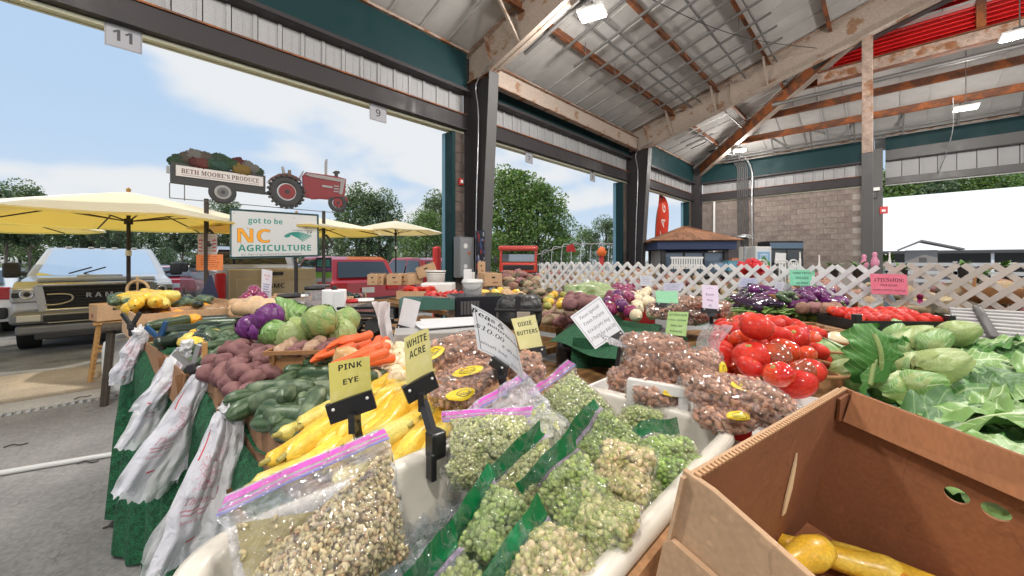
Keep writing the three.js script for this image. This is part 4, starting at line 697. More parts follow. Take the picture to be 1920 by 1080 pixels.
// ---------------------------------------------------------------- trees: limbs and thousands of small leaves
const leafGeo = (() => { const g = new THREE.BufferGeometry(); g.setAttribute('position', new THREE.Float32BufferAttribute([-0.5, 0, 0, 0, 0.06, -0.34, 0, 0.06, 0.34, 0.5, -0.05, 0], 3)); g.setAttribute('uv', new THREE.Float32BufferAttribute([0, 0.5, 0.5, 0, 0.5, 1, 1, 0.5], 2)); g.setIndex([0, 2, 1, 2, 3, 1]); g.computeVertexNormals(); return g; })();
function treeProto(seed, { h = 8, r = 2.6, base = 0.25, n = 4200, leaf = 0.26, col = [0.07, 0.14, 0.035], clumps = 26, trunkCol = M.wood, flat = 0.8 }) {
const R = rng(seed), o = new THREE.Group(), limbs = [], cl = [];
limbs.push(tube([V3(0, 0, 0), V3((R() - 0.5) * 0.3, h * 0.3, (R() - 0.5) * 0.3), V3((R() - 0.5) * 0.5, h * 0.6, (R() - 0.5) * 0.5), V3(0, h * 0.9, 0)], 0.0125 * h, 12, 7));
for (let i = 0; i < clumps; i++) {
const t = base + (1 - base) * Math.pow((i + R() * 0.8) / clumps, 0.9), e = Math.sin(Math.PI * clamp((t - base) / (1.08 - base)) ** 0.75), a = i * 2.4 + R(), d = r * e * (0.45 + 0.55 * R()), c = V3(Math.cos(a) * d, h * t * 0.95, Math.sin(a) * d);
cl.push([c, r * (0.2 + 0.3 * R())]); if (i % 2 === 0) limbs.push(tube([V3(0, h * t * 0.62, 0), c.clone().multiplyScalar(0.5).setY(h * t * 0.75), c], 0.006 * h, 6, 5));
}
mesh('trunk', limbs, trunkCol, o);
const pos = [], nor = [], colr = [], idx = [], q = new THREE.Quaternion(), m = new THREE.Matrix4(), p0 = leafGeo.attributes.position, v = V3();
for (let i = 0; i < n; i++) {
const [c, cr] = cl[Math.floor(R() * cl.length)], u = V3(R() * 2 - 1, R() * 2 - 1, R() * 2 - 1); if (u.length() > 1) { i--; continue; }
u.multiplyScalar(Math.pow(u.length(), -0.35)); const p = V3(c.x + u.x * cr, c.y + u.y * cr * flat, c.z + u.z * cr), s = leaf * (0.6 + 0.8 * R());
q.setFromEuler(new THREE.Euler((R() - 0.5) * 2.2, R() * 6.28, (R() - 0.5) * 2.2)); m.compose(p, q, V3(s, s, s)); const b = pos.length / 3, k = 0.6 + 0.8 * R(), yel = R() < 0.15 ? 1.35 : 1;
for (let j = 0; j < 4; j++) { v.fromBufferAttribute(p0, j).applyMatrix4(m); pos.push(v.x, v.y, v.z); colr.push(col[0] * k * yel, col[1] * k, col[2] * k); }
idx.push(b, b + 2, b + 1, b + 2, b + 3, b + 1);
}
const g = new THREE.BufferGeometry(); g.setAttribute('position', new THREE.Float32BufferAttribute(pos, 3)); g.setAttribute('color', new THREE.Float32BufferAttribute(colr, 3)); g.setIndex(idx); g.computeVertexNormals();
const k = mesh('crown', g, phy([1, 1, 1], 0.75, { vertexColors: true, transmission: 0.5, thickness: 0, side: THREE.DoubleSide }), o); k.userData.kind = 'stuff';
return o;
}
{
const bark = std([0.5, 0.46, 0.4], 0.9, { map: rep(T.bark, 1) }), pale = std([0.75, 0.72, 0.68], 0.9, { map: rep(T.bark, 1) });
const protos = [treeProto(1, { h: 10, r: 3.2, base: 0.25, n: 10000, leaf: 0.24, col: [0.17, 0.26, 0.10], clumps: 34, trunkCol: bark }), treeProto(2, { h: 10, r: 3.6, base: 0.12, n: 15000, leaf: 0.24, col: [0.17, 0.30, 0.05], clumps: 40, trunkCol: bark }), treeProto(3, { h: 10, r: 2.3, base: 0.45, n: 4200, leaf: 0.34, col: [0.13, 0.21, 0.09], clumps: 18, trunkCol: pale }), treeProto(4, { h: 10, r: 4.2, base: 0.05, n: 13000, leaf: 0.27, col: [0.17, 0.27, 0.10], clumps: 40, trunkCol: bark, flat: 0.9 })];
const names = ['dark_tree', 'leafy_tree', 'tall_pine', 'bushy_tree'];
// pixel of the foot, distance, height, kind, label
const spots = [
[-150, 34, 10, 0, 'dark tree at the edge of the car park, off the picture'], [-40, 36, 8.6, 0, 'dark tree crown showing above the yellow umbrella tips'], [40, 40, 9.7, 0, 'tallest dark tree left behind the big pickup'], [8, 30, 7.4, 2, 'pale-trunked pine standing left of the big pickup'], [55, 31, 7.0, 2, 'pale-trunked pine rising behind the pickup mirror'], [110, 36, 6.6, 3, 'bushy tree behind the pickup cab'], [170, 33, 6.4, 2, 'thin pine behind the pickup roof'],
[205, 38, 7.0, 3, 'bushy tree just past the umbrella pole'], [262, 40, 6.6, 3, 'bushy dark tree beyond the pickup mirror'], [218, 30, 5.8, 2, 'slim pine seen beside the umbrella pole'], [340, 34, 6.0, 2, 'white-trunked pine in the gap before the orange notice'], [330, 46, 4.4, 3, 'low round tree in the bright gap'], [395, 38, 6.6, 0, 'tree behind the orange notice'], [425, 36, 7.4, 0, 'dark tree beside the agriculture board'],
[470, 40, 6.5, 0, 'tree hidden behind the agriculture board'], [560, 42, 6, 3, 'bushy tree hidden behind the board'], [615, 40, 5.4, 3, 'low bushy tree right of the agriculture board'], [668, 30, 7.4, 0, 'large grey green tree rising behind the tractor sign'], [712, 31, 7.2, 0, 'large tree next to the small cream umbrella'], [760, 46, 5.4, 3, 'low far tree behind the cream umbrella'], [800, 26, 5.0, 1, 'bright green tree beside the block pier'], [825, 34, 7.6, 0, 'tall loose tree behind the block pier'],
[955, 24, 7.4, 1, 'big bright green tree filling the middle door'], [1010, 25, 6.8, 1, 'bright green tree next to the biggest one in the middle door'], [1060, 33, 3.8, 1, 'low green tree above the white railing'], [1098, 44, 5.4, 0, 'distant tree left of the blue jamb'], [1135, 42, 6.4, 0, 'distant round tree beside the blue jamb'], [1180, 44, 6.2, 0, 'distant tree behind the middle steel column'], [1245, 55, 4.6, 3, 'low distant tree behind the kiosk roof'],
[1665, 56, 15.0, 1, 'pale tree showing above the white roof beside the grey column'], [1730, 54, 14.2, 2, 'thin tree above the white roof'], [1790, 55, 14.6, 1, 'bright tree above the white roof'], [1870, 52, 14.0, 1, 'tree above the white roof at the photo edge'], [1935, 52, 14.5, 1, 'rightmost tree above the white roof'],
];
const first = {};
for (const [px, d, h, k, label] of spots) {
const c = P(px, 490, d); let o;
if (!first[k]) { o = first[k] = protos[k]; o.name = numbered(names[k]); scene.add(o); } else { o = first[k].clone(); o.name = numbered(names[k]); scene.add(o); }
o.userData = { label, category: 'tree' }; o.position.set(c.x, -0.25, c.z); o.scale.setScalar(h / 10); o.rotation.y = px * 1.7;
}
}
// ---------------------------------------------------------------- produce: shapes of each kind
function gourd(prof, L, o = {}) {                     // a body turned about x, bent in y; prof: [t, r] from one end to the other
const { bend = 0, nu = 14, nv = 18, lump = 0, seed = 1, ribs = 0, ribAmp = 0.04, side = 0 } = o;
const rAt = t => { let i = 0; while (i < prof.length - 2 && prof[i + 1][0] < t) i++; const [a, ra] = prof[i], [b, rb] = prof[i + 1]; return lerp(ra, rb, sm(clamp((t - a) / (b - a)))); };
return grid(nu, nv, (u, v) => { const a = -u * Math.PI * 2, x = (v - 0.5) * L; let r = rAt(v) * (1 + lump * noise(Math.cos(a) * 1.6 + seed * 3.1, Math.sin(a) * 1.6 + seed, v * 5)) * (1 + (ribs ? ribAmp * Math.cos(a * ribs) : 0)); const k = (v - 0.5) * 2; return V3(x, Math.sin(a) * r + bend * L * (k * k - 0.5), Math.cos(a) * r + side * L * k * k); }, true);
}
function ball(r, o = {}) {                            // a lumpy round body
const { sx = 1, sy = 1, sz = 1, lump = 0.06, f = 2, seed = 1, nu = 18, nv = 12, lobes = 0, lobeAmp = 0.04, dimple = 0 } = o;
return grid(nu, nv, (u, v) => { const a = -u * Math.PI * 2, b = (v - 0.5) * Math.PI, x = Math.cos(b) * Math.cos(a), z = Math.cos(b) * Math.sin(a), y = Math.sin(b); let k = r * (1 + lump * noise(x * f + seed * 5.3, y * f + seed, z * f)) * (1 + (lobes ? lobeAmp * Math.cos(a * lobes) * Math.cos(b) : 0)); const d = dimple * Math.exp(-(1 - Math.abs(y)) * 22) * r; return V3(x * k * sx, (y * k - Math.sign(y) * d) * sy, z * k * sz); }, true);
}
const skin = (map, c, r = 0.4, o = {}) => phy(c, r, { map, ...o });
const stripes = (base, dark, n, seed) => dataTex(128, 128, (u, v) => { const t = smooth(-0.1, 0.3, Math.sin(u * 6.283 * n + 1.2 * fbm(u * 4, v * 6, seed, 3, 1)) * 0.35 + fbm(u * 14, v * 10, seed + 4, 3, 1)); const f = 1 + 0.1 * noise(u * 60, v * 60, 2, 60); return S3(mixc(base, dark, t)).map(k => k * f); });
const blotch = (a, b, seed, f = 6) => dataTex(128, 128, (u, v) => { const t = smooth(-0.25, 0.3, fbm(u * f, v * f, seed, 4, f)); const g = 1 + 0.08 * noise(u * 64, v * 64, 2, 64); return S3(mixc(a, b, t)).map(k => k * g); });
const PM = {
squash: skin(blotch([0.78, 0.46, 0.03], [0.86, 0.60, 0.08], 1), [1, 1, 1], 0.34, { clearcoat: 0.15 }), squashPale: skin(blotch([0.72, 0.52, 0.08], [0.66, 0.58, 0.16], 2), [1, 1, 1], 0.38), orange: skin(blotch([0.78, 0.30, 0.015], [0.85, 0.42, 0.03], 3), [1, 1, 1], 0.35, { clearcoat: 0.2 }),
stem: std([0.34, 0.29, 0.08], 0.8), stemDry: std([0.34, 0.26, 0.13], 0.9),
cuke: skin(stripes([0.024, 0.065, 0.02], [0.08, 0.13, 0.06], 7, 3), [1, 1, 1], 0.42, { clearcoat: 0.1 }), cukePale: skin(blotch([0.05, 0.09, 0.04], [0.18, 0.235, 0.135], 5, 4), [1, 1, 1], 0.45), zuke: skin(stripes([0.008, 0.022, 0.012], [0.03, 0.06, 0.03], 9, 7), [1, 1, 1], 0.3, { clearcoat: 0.25 }),
melon: skin(stripes([0.02, 0.045, 0.02], [0.06, 0.10, 0.04], 6, 9), [1, 1, 1], 0.3, { clearcoat: 0.2 }),
potato: skin(blotch([0.15, 0.055, 0.06], [0.23, 0.105, 0.10], 4, 5), [1, 1, 1], 0.75), potatoTan: skin(blotch([0.38, 0.24, 0.15], [0.46, 0.31, 0.22], 6, 8), [1, 1, 1], 0.8), spud: skin(blotch([0.40, 0.32, 0.22], [0.5, 0.42, 0.32], 7, 8), [1, 1, 1], 0.8), yam: skin(blotch([0.25, 0.13, 0.09], [0.36, 0.20, 0.14], 8, 8), [1, 1, 1], 0.8),
onion: skin(dataTex(128, 128, (u, v) => { const k = 0.5 + 0.5 * Math.sin(u * 6.283 * 18 + 2 * fbm(u * 5, v * 3, 1, 3, 1)); return S3(mixc([0.72, 0.58, 0.36], [0.80, 0.70, 0.50], k)); }), [1, 1, 1], 0.3, { clearcoat: 0.3 }), onionRed: skin(dataTex(128, 128, (u, v) => { const k = 0.5 + 0.5 * Math.sin(u * 6.283 * 14 + 2 * fbm(u * 5, v * 3, 1, 3, 1)); return S3(mixc([0.16, 0.006, 0.05], [0.32, 0.03, 0.12], k)); }), [1, 1, 1], 0.25, { clearcoat: 0.5 }), onionBrown: skin(blotch([0.5, 0.28, 0.10], [0.62, 0.40, 0.18], 11, 5), [1, 1, 1], 0.35, { clearcoat: 0.2 }),
carrot: skin(dataTex(64, 256, (u, v) => { const k = 0.5 + 0.5 * noise(u * 3, v * 40, 1, 1); return S3(mixc([0.72, 0.10, 0.018], [0.85, 0.19, 0.035], k)); }), [1, 1, 1], 0.45, { clearcoat: 0.1 }),
tomato: skin(blotch([0.52, 0.018, 0.010], [0.62, 0.035, 0.014], 12, 3), [1, 1, 1], 0.45, { specularIntensity: 0.3, clearcoat: 0.32, clearcoatRoughness: 0.03 }), tomatoOrange: skin(blotch([0.72, 0.07, 0.015], [0.64, 0.02, 0.012], 13, 3), [1, 1, 1], 0.18, { clearcoat: 0.7, clearcoatRoughness: 0.1 }), tomatoBrown: skin(blotch([0.30, 0.07, 0.03], [0.55, 0.06, 0.02], 14, 3), [1, 1, 1], 0.2, { clearcoat: 0.6, clearcoatRoughness: 0.1 }),
eggplant: phy([0.03, 0.006, 0.035], 0.15, { clearcoat: 0.9 }), eggplantLight: phy([0.13, 0.02, 0.12], 0.2, { clearcoat: 0.7 }), butternut: skin(blotch([0.60, 0.38, 0.20], [0.66, 0.46, 0.28], 15, 4), [1, 1, 1], 0.5),
beet: skin(blotch([0.24, 0.10, 0.10], [0.34, 0.17, 0.16], 16, 6), [1, 1, 1], 0.75), green: phy([0.13, 0.24, 0.05], 0.35, { clearcoat: 0.2 }), bean: phy([0.16, 0.27, 0.06], 0.4), lime: skin(blotch([0.30, 0.33, 0.07], [0.48, 0.42, 0.10], 17, 4), [1, 1, 1], 0.4), smallTom: skin(blotch([0.5, 0.26, 0.06], [0.55, 0.12, 0.04], 18, 3), [1, 1, 1], 0.25, { clearcoat: 0.5 }),
pepper: phy([0.55, 0.02, 0.015], 0.2, { clearcoat: 0.7 }),
gourdDark: skin(blotch([0.07, 0.06, 0.03], [0.22, 0.15, 0.07], 19, 4), [1, 1, 1], 0.5), gourdTan: skin(blotch([0.34, 0.24, 0.14], [0.44, 0.36, 0.22], 20, 4), [1, 1, 1], 0.6),
};
const VAR = n => [...Array(n).keys()];
// each kind: a few shapes, made once, shared by all copies
const KIND = {
squash: VAR(5).map(i => ({ g: gourd([[0, 0.004], [0.03, 0.017], [0.3, 0.017 + 0.002 * i], [0.55, 0.025], [0.8, 0.033], [0.94, 0.026], [1, 0.004]], 0.22 + 0.02 * i, { bend: 0.04 - 0.03 * (i % 3), side: 0.07 * (i % 3 - 1), lump: 0.07, seed: i }), m: i === 3 ? 'squashPale' : 'squash', stem: 'stem' })),
orange: VAR(2).map(i => ({ g: gourd([[0, 0.004], [0.04, 0.016], [0.4, 0.022], [0.8, 0.032], [0.95, 0.022], [1, 0.003]], 0.2, { bend: 0.05, lump: 0.06, seed: i + 9 }), m: 'orange', stem: 'stem' })),
cuke: VAR(4).map(i => ({ g: gourd([[0, 0.0005], [0.025, 0.010], [0.08, 0.018], [0.3, 0.024], [0.7, 0.025], [0.92, 0.019], [0.98, 0.009], [1, 0.0005]], 0.12 + 0.012 * i, { bend: 0.05 * (i % 3 - 1), side: 0.04, lump: 0.12, seed: i + 20 }), m: i > 1 ? 'cukePale' : 'cuke' })),
pickle: VAR(3).map(i => ({ g: gourd([[0, 0.0005], [0.03, 0.009], [0.1, 0.018], [0.5, 0.021], [0.9, 0.017], [0.97, 0.008], [1, 0.0005]], 0.1 + 0.014 * i, { bend: 0.05 * (i - 1), lump: 0.12, seed: i + 30 }), m: i === 1 ? 'cukePale' : 'cuke' })),
zuke: VAR(3).map(i => ({ g: gourd([[0, 0.0005], [0.015, 0.014], [0.05, 0.03], [0.3, 0.043], [0.75, 0.044], [0.95, 0.03], [0.985, 0.014], [1, 0.0005]], 0.36 + 0.03 * i, { bend: 0.02, lump: 0.03, seed: i + 40 }), m: i === 2 ? 'melon' : 'zuke', stem: 'stemDry' })),
potato: VAR(5).map(i => ({ g: ball(0.036, { sx: 1.25 + 0.12 * (i % 3), sy: 0.86, sz: 0.98, lump: 0.22, f: 1.5, seed: i + 1 }), m: 'potato' })),
spud: VAR(3).map(i => ({ g: ball(0.024, { sx: 1.2, sy: 0.85, lump: 0.2, f: 1.5, seed: i + 7 }), m: ['spud', 'potatoTan', 'spud'][i] })),
yam: VAR(3).map(i => ({ g: gourd([[0, 0.003], [0.15, 0.02], [0.5, 0.034], [0.8, 0.024], [1, 0.003]], 0.15, { bend: 0.06 * (i - 1), lump: 0.25, seed: i + 50 }), m: ['yam', 'beet', 'gourdTan'][i] })),
onion: VAR(3).map(i => ({ g: grid(18, 16, (u, v) => { const a = -u * 6.2832, t = v; const r = 0.04 * Math.pow(Math.sin(Math.PI * Math.pow(t, 0.8)), 0.75) * (t > 0.82 ? lerp(1, 0.3, smooth(0.82, 0.95, t)) : 1) + (t > 0.9 ? 0.003 : 0); return V3(Math.cos(a) * r * (1 + 0.03 * Math.cos(a * 2 + i)), (t - 0.5) * 0.088, Math.sin(a) * r); }, true), m: 'onion' })),
carrot: VAR(3).map(i => ({ g: gourd([[0, 0.006], [0.03, 0.02], [0.3, 0.019], [0.8, 0.011], [0.97, 0.005], [1, 0.001]], 0.21, { bend: 0.03 * (i - 1), side: 0.03, lump: 0.08, seed: i + 60, nv: 22 }), m: 'carrot' })),
tomato: VAR(5).map(i => ({ g: ball(0.041, { sy: 0.82, sx: 1.02 + 0.03 * (i % 2), lump: 0.05, f: 1.2, seed: i + 70, lobes: [0, 5, 4, 0, 6][i], lobeAmp: 0.035, dimple: 0.12, nu: 26, nv: 18 }), m: ['tomato', 'tomato', 'tomatoOrange', 'tomato', 'tomato'][i], scar: true })),
eggplant: VAR(3).map(i => ({ g: gourd([[0, 0.004], [0.06, 0.014], [0.4, 0.024], [0.75, 0.032], [0.94, 0.022], [1, 0.003]], 0.15, { bend: 0.06, lump: 0.05, seed: i + 80 }), m: i === 1 ? 'eggplantLight' : 'eggplant', stem: 'green' })),
butternut: VAR(2).map(i => ({ g: gourd([[0, 0.0005], [0.02, 0.02], [0.06, 0.032], [0.5, 0.036], [0.68, 0.05], [0.86, 0.056], [0.97, 0.03], [1, 0.0005]], 0.26, { lump: 0.04, seed: i + 90 }), m: 'butternut', stem: 'stemDry' })),
beet: VAR(3).map(i => ({ g: ball(0.03, { sx: 1.1, lump: 0.2, f: 1.4, seed: i + 95 }), m: ['beet', 'potato', 'yam'][i] })),
smallTom: VAR(3).map(i => ({ g: ball(0.02, { sy: 0.9, lump: 0.08, seed: i + 99, nu: 12, nv: 8 }), m: ['smallTom', 'lime', 'smallTom'][i] })),
lime: VAR(3).map(i => ({ g: ball(0.026, { sx: 1.1, lump: 0.12, seed: i + 120, nu: 12, nv: 8 }), m: ['lime', 'squashPale', 'green'][i] })),
gourd: VAR(5).map(i => ({ g: i % 2 ? ball(0.05, { sx: 1.15, lump: 0.2, f: 1.5, seed: i + 130, lobes: 5, lobeAmp: 0.06 }) : gourd([[0, 0.006], [0.1, 0.02], [0.5, 0.03], [0.8, 0.05], [1, 0.006]], 0.17, { bend: 0.06, lump: 0.2, seed: i + 131 }), m: ['gourdDark', 'gourdTan', 'gourdDark', 'yam', 'gourdDark'][i], stem: i % 2 ? undefined : 'stemDry' })),
pepper: VAR(2).map(i => ({ g: ball(0.036, { sy: 1.1, lump: 0.12, lobes: 4, lobeAmp: 0.1, seed: i + 140 }), m: 'pepper' })),
};
const PROTO = {};
function item(kind, v) {                              // a thing of that kind: the first one built, later ones cloned
const key = kind + v, K = KIND[kind][v % KIND[kind].length];
if (PROTO[key]) return PROTO[key].clone();
const o = new THREE.Group(), mat = PM[K.m];
mesh('flesh', K.g, mat, o);
if (K.stem) { K.g.computeBoundingBox(); const b = K.g.boundingBox, p = K.g.attributes.position; const e = V3().fromBufferAttribute(p, 0); mesh('stem', rod(e.clone().add(V3(0.006, 0, 0)), e.clone().add(V3(-0.012, 0.003, 0)), 0.007, 7, 0.004), PM[K.stem], o); }
if (K.scar) { K.g.computeBoundingBox(); const y = K.g.boundingBox.max.y; mesh('stem_scar', lathe([[0, y - 0.003], [0.006, y - 0.0045], [0.009, y - 0.002], [0, y - 0.001]], 8), PM.stem, o); }
if (kind === 'onion') mesh('root', new THREE.ConeGeometry(0.008, 0.012, 7).rotateX(Math.PI).translate(0, -0.046, 0), PM.stemDry, o);
PROTO[key] = o; return o.clone();
}
const NAME = { squash: ['yellow_squash', 'squash'], orange: ['orange_squash', 'squash'], cuke: ['cucumber', 'cucumber'], pickle: ['small_cucumber', 'cucumber'], zuke: ['dark_zucchini', 'zucchini'], potato: ['red_potato', 'potato'], spud: ['small_potato', 'potato'], yam: ['sweet_potato', 'sweet potato'], onion: ['sweet_onion', 'onion'], redonion: ['red_onion', 'onion'], brownonion: ['brown_onion', 'onion'], carrot: ['carrot', 'carrot'], tomato: ['tomato', 'tomato'], eggplant: ['eggplant', 'eggplant'], butternut: ['butternut_squash', 'butternut squash'], beet: ['beetroot', 'beetroot'], smallTom: ['small_tomato', 'tomato'], lime: ['pale_gourd', 'gourd'], gourd: ['mottled_gourd', 'gourd'], pepper: ['red_pepper', 'pepper'] };
function put(kind, pos, e, s, label, group, v = 0, mat) {
const alias = { redonion: 'onion', brownonion: 'onion' }[kind] || kind, o = item(alias, v);
if (mat) o.children[0].material = PM[mat];
o.name = numbered(NAME[kind][0]); o.position.copy(pos); o.rotation.set(e[0], e[1], e[2], 'YXZ'); o.scale.setScalar(s);
o.userData = { label, category: NAME[kind][1] }; if (group) o.userData.group = group; scene.add(o); return o;
}
const bil = (Q, u, v) => Q[0].clone().lerp(Q[1], u).lerp(Q[3].clone().lerp(Q[2], u), v);   // corners: front left, front right, back right, back left
function heap(kind, Q, n, seed, label, group, o = {}) {
const { gapMin = 0.05, rise = () => 0, yaw = [0, 3.14], tilt = 0.3, s = [0.9, 1.15], roll = 3.14, mat, jy = 0.008 } = o, R = rng(seed), got = [], nv = KIND[{ redonion: 'onion', brownonion: 'onion' }[kind] || kind].length;
for (let t = 0; t < n * 60 && got.length < n; t++) {
const u = R(), v = R(), p = bil(Q, u, v); p.y += rise(u, v) + (R() - 0.5) * 2 * jy;
if (got.some(k => k.distanceTo(p) < gapMin)) continue; got.push(p);
const g = typeof mat === 'function' ? mat(R()) : mat;
put(kind, p, [(R() - 0.5) * 2 * roll, yaw[0] + (R() - 0.5) * 2 * yaw[1], (R() - 0.5) * 2 * tilt], s[0] + (s[1] - s[0]) * R(), typeof label === 'function' ? label(got.length - 1) : label, group, Math.floor(R() * nv), g);
}
}
const quadY = (pts, y) => pts.map((p, i) => onY(p[0], p[1], Array.isArray(y) ? y[i] : y));
// ---------------------------------------------------------------- tables and their green covers
function table(label, x0, x1, z0, z1, y) {
const o = thing('produce_table', label, 'table', V3(0, 0, 0));
mesh('table_top', span(x0, x1, y - 0.04, y, z0, z1), M.board, o);
for (const x of [x0 + 0.06, x1 - 0.06]) for (const z of [z0 + 0.06, z1 - 0.06]) mesh('leg', span(x - 0.025, x + 0.025, 0, y - 0.04, z - 0.025, z + 0.025), M.darkSteel, o);
}
table('long trestle table under the green skirt in front', -3.25, 0.35, -1.12, -0.2, 0.80);
table('wide table carrying the tomatoes and right-hand cabbages', -1.0, 1.7, -3.1, -1.2, 0.93);
table('back table carrying onions, beans and eggplants behind the tomatoes', -4.6, 1.7, -3.2, -2.2, 0.92);
table('work table with the black box and white bucket', -3.3, -1.5, -2.15, -1.3, 0.86);
{ // skirt: a thick green turf mat over the table edge, hanging in folds
const T0 = [[0.4, -0.27], [-0.95, -0.27], [-1.4, -0.26], [-1.9, -0.23], [-2.5, -0.17], [-3.12, -0.08], [-3.3, -0.10], [-3.34, -0.4], [-3.34, -1.12]].map(p => V3(p[0], 0, p[1]));
const cv = new THREE.CatmullRomCurve3(T0, false, 'catmullrom', 0.1), o = thing('turf_cover', 'green artificial turf draped over the front table and hanging in folds', 'table cover', V3(0, 0, 0));
const fold = (s, k) => (0.05 * Math.sin(s * 17 + 0.6) + 0.03 * Math.sin(s * 41 + 2) + 0.025 * Math.sin(s * 9)) * k;
mesh('skirt', grid(200, 26, (u, v) => { const p = cv.getPointAt(u), t = cv.getTangentAt(u), n = V3(-t.z, 0, t.x).multiplyScalar(t.x < 0 ? -1 : 1), s = u * cv.getLength(); if (n.z < 0 && p.x > -3.2) n.negate(); if (p.x < -3.2) n.set(-1, 0, 0.2).normalize(); const y = 0.93 - v * 0.90 - 0.02 * Math.sin(s * 5); return p.clone().addScaledVector(n, 0.02 + 0.03 * smooth(0, 0.12, v) + 0.02 * v + 0.05 * v * smooth(-1.7, -2.6, p.x) + 0.6 * fold(s, smooth(0.05, 0.5, v))).setY(Math.max(0.012, y - (v < 0.02 ? 0.015 : 0))); }), Object.assign(M.turf.clone(), { side: THREE.DoubleSide, map: rep(T.turf, 18, 4), bumpMap: rep(T.grain, 30, 7) }), o);
mesh('top_sheet', grid(200, 6, (u, v) => { const p = cv.getPointAt(u), q = p.clone(); q.z = lerp(p.z + 0.02, Math.min(p.z, -0.75), v); if (p.x < -3.2) { q.z = p.z; q.x = lerp(p.x, -2.9, v); } q.y = 0.93 - 0.09 * v * v + 0.012 * Math.sin(u * 90) * (1 - v); return q; }), Object.assign(M.turf.clone(), { side: THREE.DoubleSide, map: rep(T.turf, 18, 3), bumpMap: rep(T.grain, 30, 5) }), o);
const k = thing('turf_cover', 'green turf spread over the raised box behind the diamond-tilted white card', 'table cover', V3(0, 0, 0));
const A = quadY([[1030, 640], [1200, 690], [1245, 598], [1110, 590]], 1.02);
mesh('mat', grid(20, 14, (u, v) => { const p = bil(A, u, v); p.y += 0.01 * Math.sin(u * 9 + v * 4); return p; }), Object.assign(M.turf.clone(), { side: THREE.DoubleSide }), k);
const B = thing('black_bin', 'black plastic bin under the green turf behind the butterbean card', 'bin', V3(0, 0, 0)), g = new THREE.BufferGeometry();
const c = A[0].clone().lerp(A[2], 0.5); B.position.set(c.x, 0, c.z); B.rotation.y = 0.55;
mesh('body', rbox(0.62, 0.5, 0.6, 0.05, 0, 0.755, 0.02), M.blackPlastic, B); for (let i = 0; i < 11; i++) mesh('rib', rbox(0.015, 0.42, 0.02, 0.005, -0.25 + i * 0.05, 0.74, 0.325), M.blackPlastic, B);
const t2 = thing('turf_cover', 'green turf hanging below the red and black onion crate', 'table cover', V3(0, 0, 0)), D = quadY([[1160, 640], [1232, 650], [1238, 596], [1166, 592]], 0.99);
mesh('fall', grid(24, 10, (u, v) => V3(-1.0, 1.06, -1.42).lerp(V3(-0.62, 1.06, -1.78), u).add(V3(0.02 * Math.sin(u * 18), -0.3 * v, 0.06 * v))), Object.assign(M.turf.clone(), { side: THREE.DoubleSide, map: rep(T.turf, 4, 3) }), t2);
const t3 = thing('turf_cover', 'green turf lining under the tomatoes and the right-hand cabbages', 'table cover', V3(0, 0, 0));
mesh('mat', grid(20, 20, (u, v) => V3(lerp(-0.75, 1.7, u), 0.945 + 0.008 * noise(u * 9, v * 9, 1), lerp(-1.18, -3.1, v))), Object.assign(M.turf.clone(), { side: THREE.DoubleSide, map: rep(T.turf, 9, 8) }), t3);
}
// open trays and cartons
function tray(name, label, cat, c, w, d, h, turn, mOut, mIn, o = {}) {
const { th = 0.006, flare = 0, group, parts = 'side_panel' } = o, t = thing(name, label, cat, c, turn, group);
const wall = (a, b) => { const n = V3(b.z - a.z, 0, a.x - b.x).normalize(); const up = V3(0, h, 0).addScaledVector(n, -flare); const q = quad3(a, b, b.clone().add(up).addScaledVector(b.clone().sub(a).normalize(), flare), a.clone().add(up).addScaledVector(b.clone().sub(a).normalize(), -flare), th); return planarUV(q); };
const k = [V3(-w / 2, 0, d / 2), V3(w / 2, 0, d / 2), V3(w / 2, 0, -d / 2), V3(-w / 2, 0, -d / 2)];
for (let i = 0; i < 4; i++) mesh(parts, wall(k[(i + 1) % 4], k[i]), mOut, t);
mesh('bottom', span(-w / 2, w / 2, 0.001, 0.01, -d / 2, d / 2), mIn || mOut, t);
return t;
}
// ---------------------------------------------------------------- front table, from the squash back to the far end
const oldCard = std([0.50, 0.40, 0.34], 0.9, { map: rep(T.card, 3) }), oldCardIn = std([0.50, 0.40, 0.34], 0.9, { map: rep(T.card, 3) });
tray('squash_tray', 'worn cardboard tray holding the yellow squash and large cucumbers', 'tray', V3(-1.03, 0.845, -0.50), 0.76, 0.5, 0.135, 0, oldCard, oldCardIn, { flare: 0.012 });
tray('potato_tray', 'worn cardboard tray holding the big red potatoes', 'tray', V3(-1.65, 0.845, -0.45), 0.44, 0.46, 0.13, 0.02, oldCard, oldCardIn, { flare: 0.014 });
tray('cucumber_tray', 'worn cardboard tray of small cucumbers and patty squash', 'tray', V3(-2.12, 0.845, -0.40), 0.44, 0.5, 0.13, 0.06, oldCard, oldCardIn, { flare: 0.014 });
tray('zucchini_tray', 'worn cardboard tray under the big dark zucchini', 'tray', V3(-2.72, 0.845, -0.36), 0.66, 0.5, 0.12, 0.1, oldCard, oldCardIn, { flare: 0.014 });
struct('display_riser', [span(-1.4, -0.66, 0.81, 0.955, -1.1, -0.28), span(-1.84, -1.46, 0.81, 0.94, -1.1, -0.28), span(-3.1, -1.9, 0.81, 0.93, -1.1, -0.24)], oldCardIn).userData = { label: 'flattened cardboard riser under the piled vegetables', category: 'cardboard riser' };
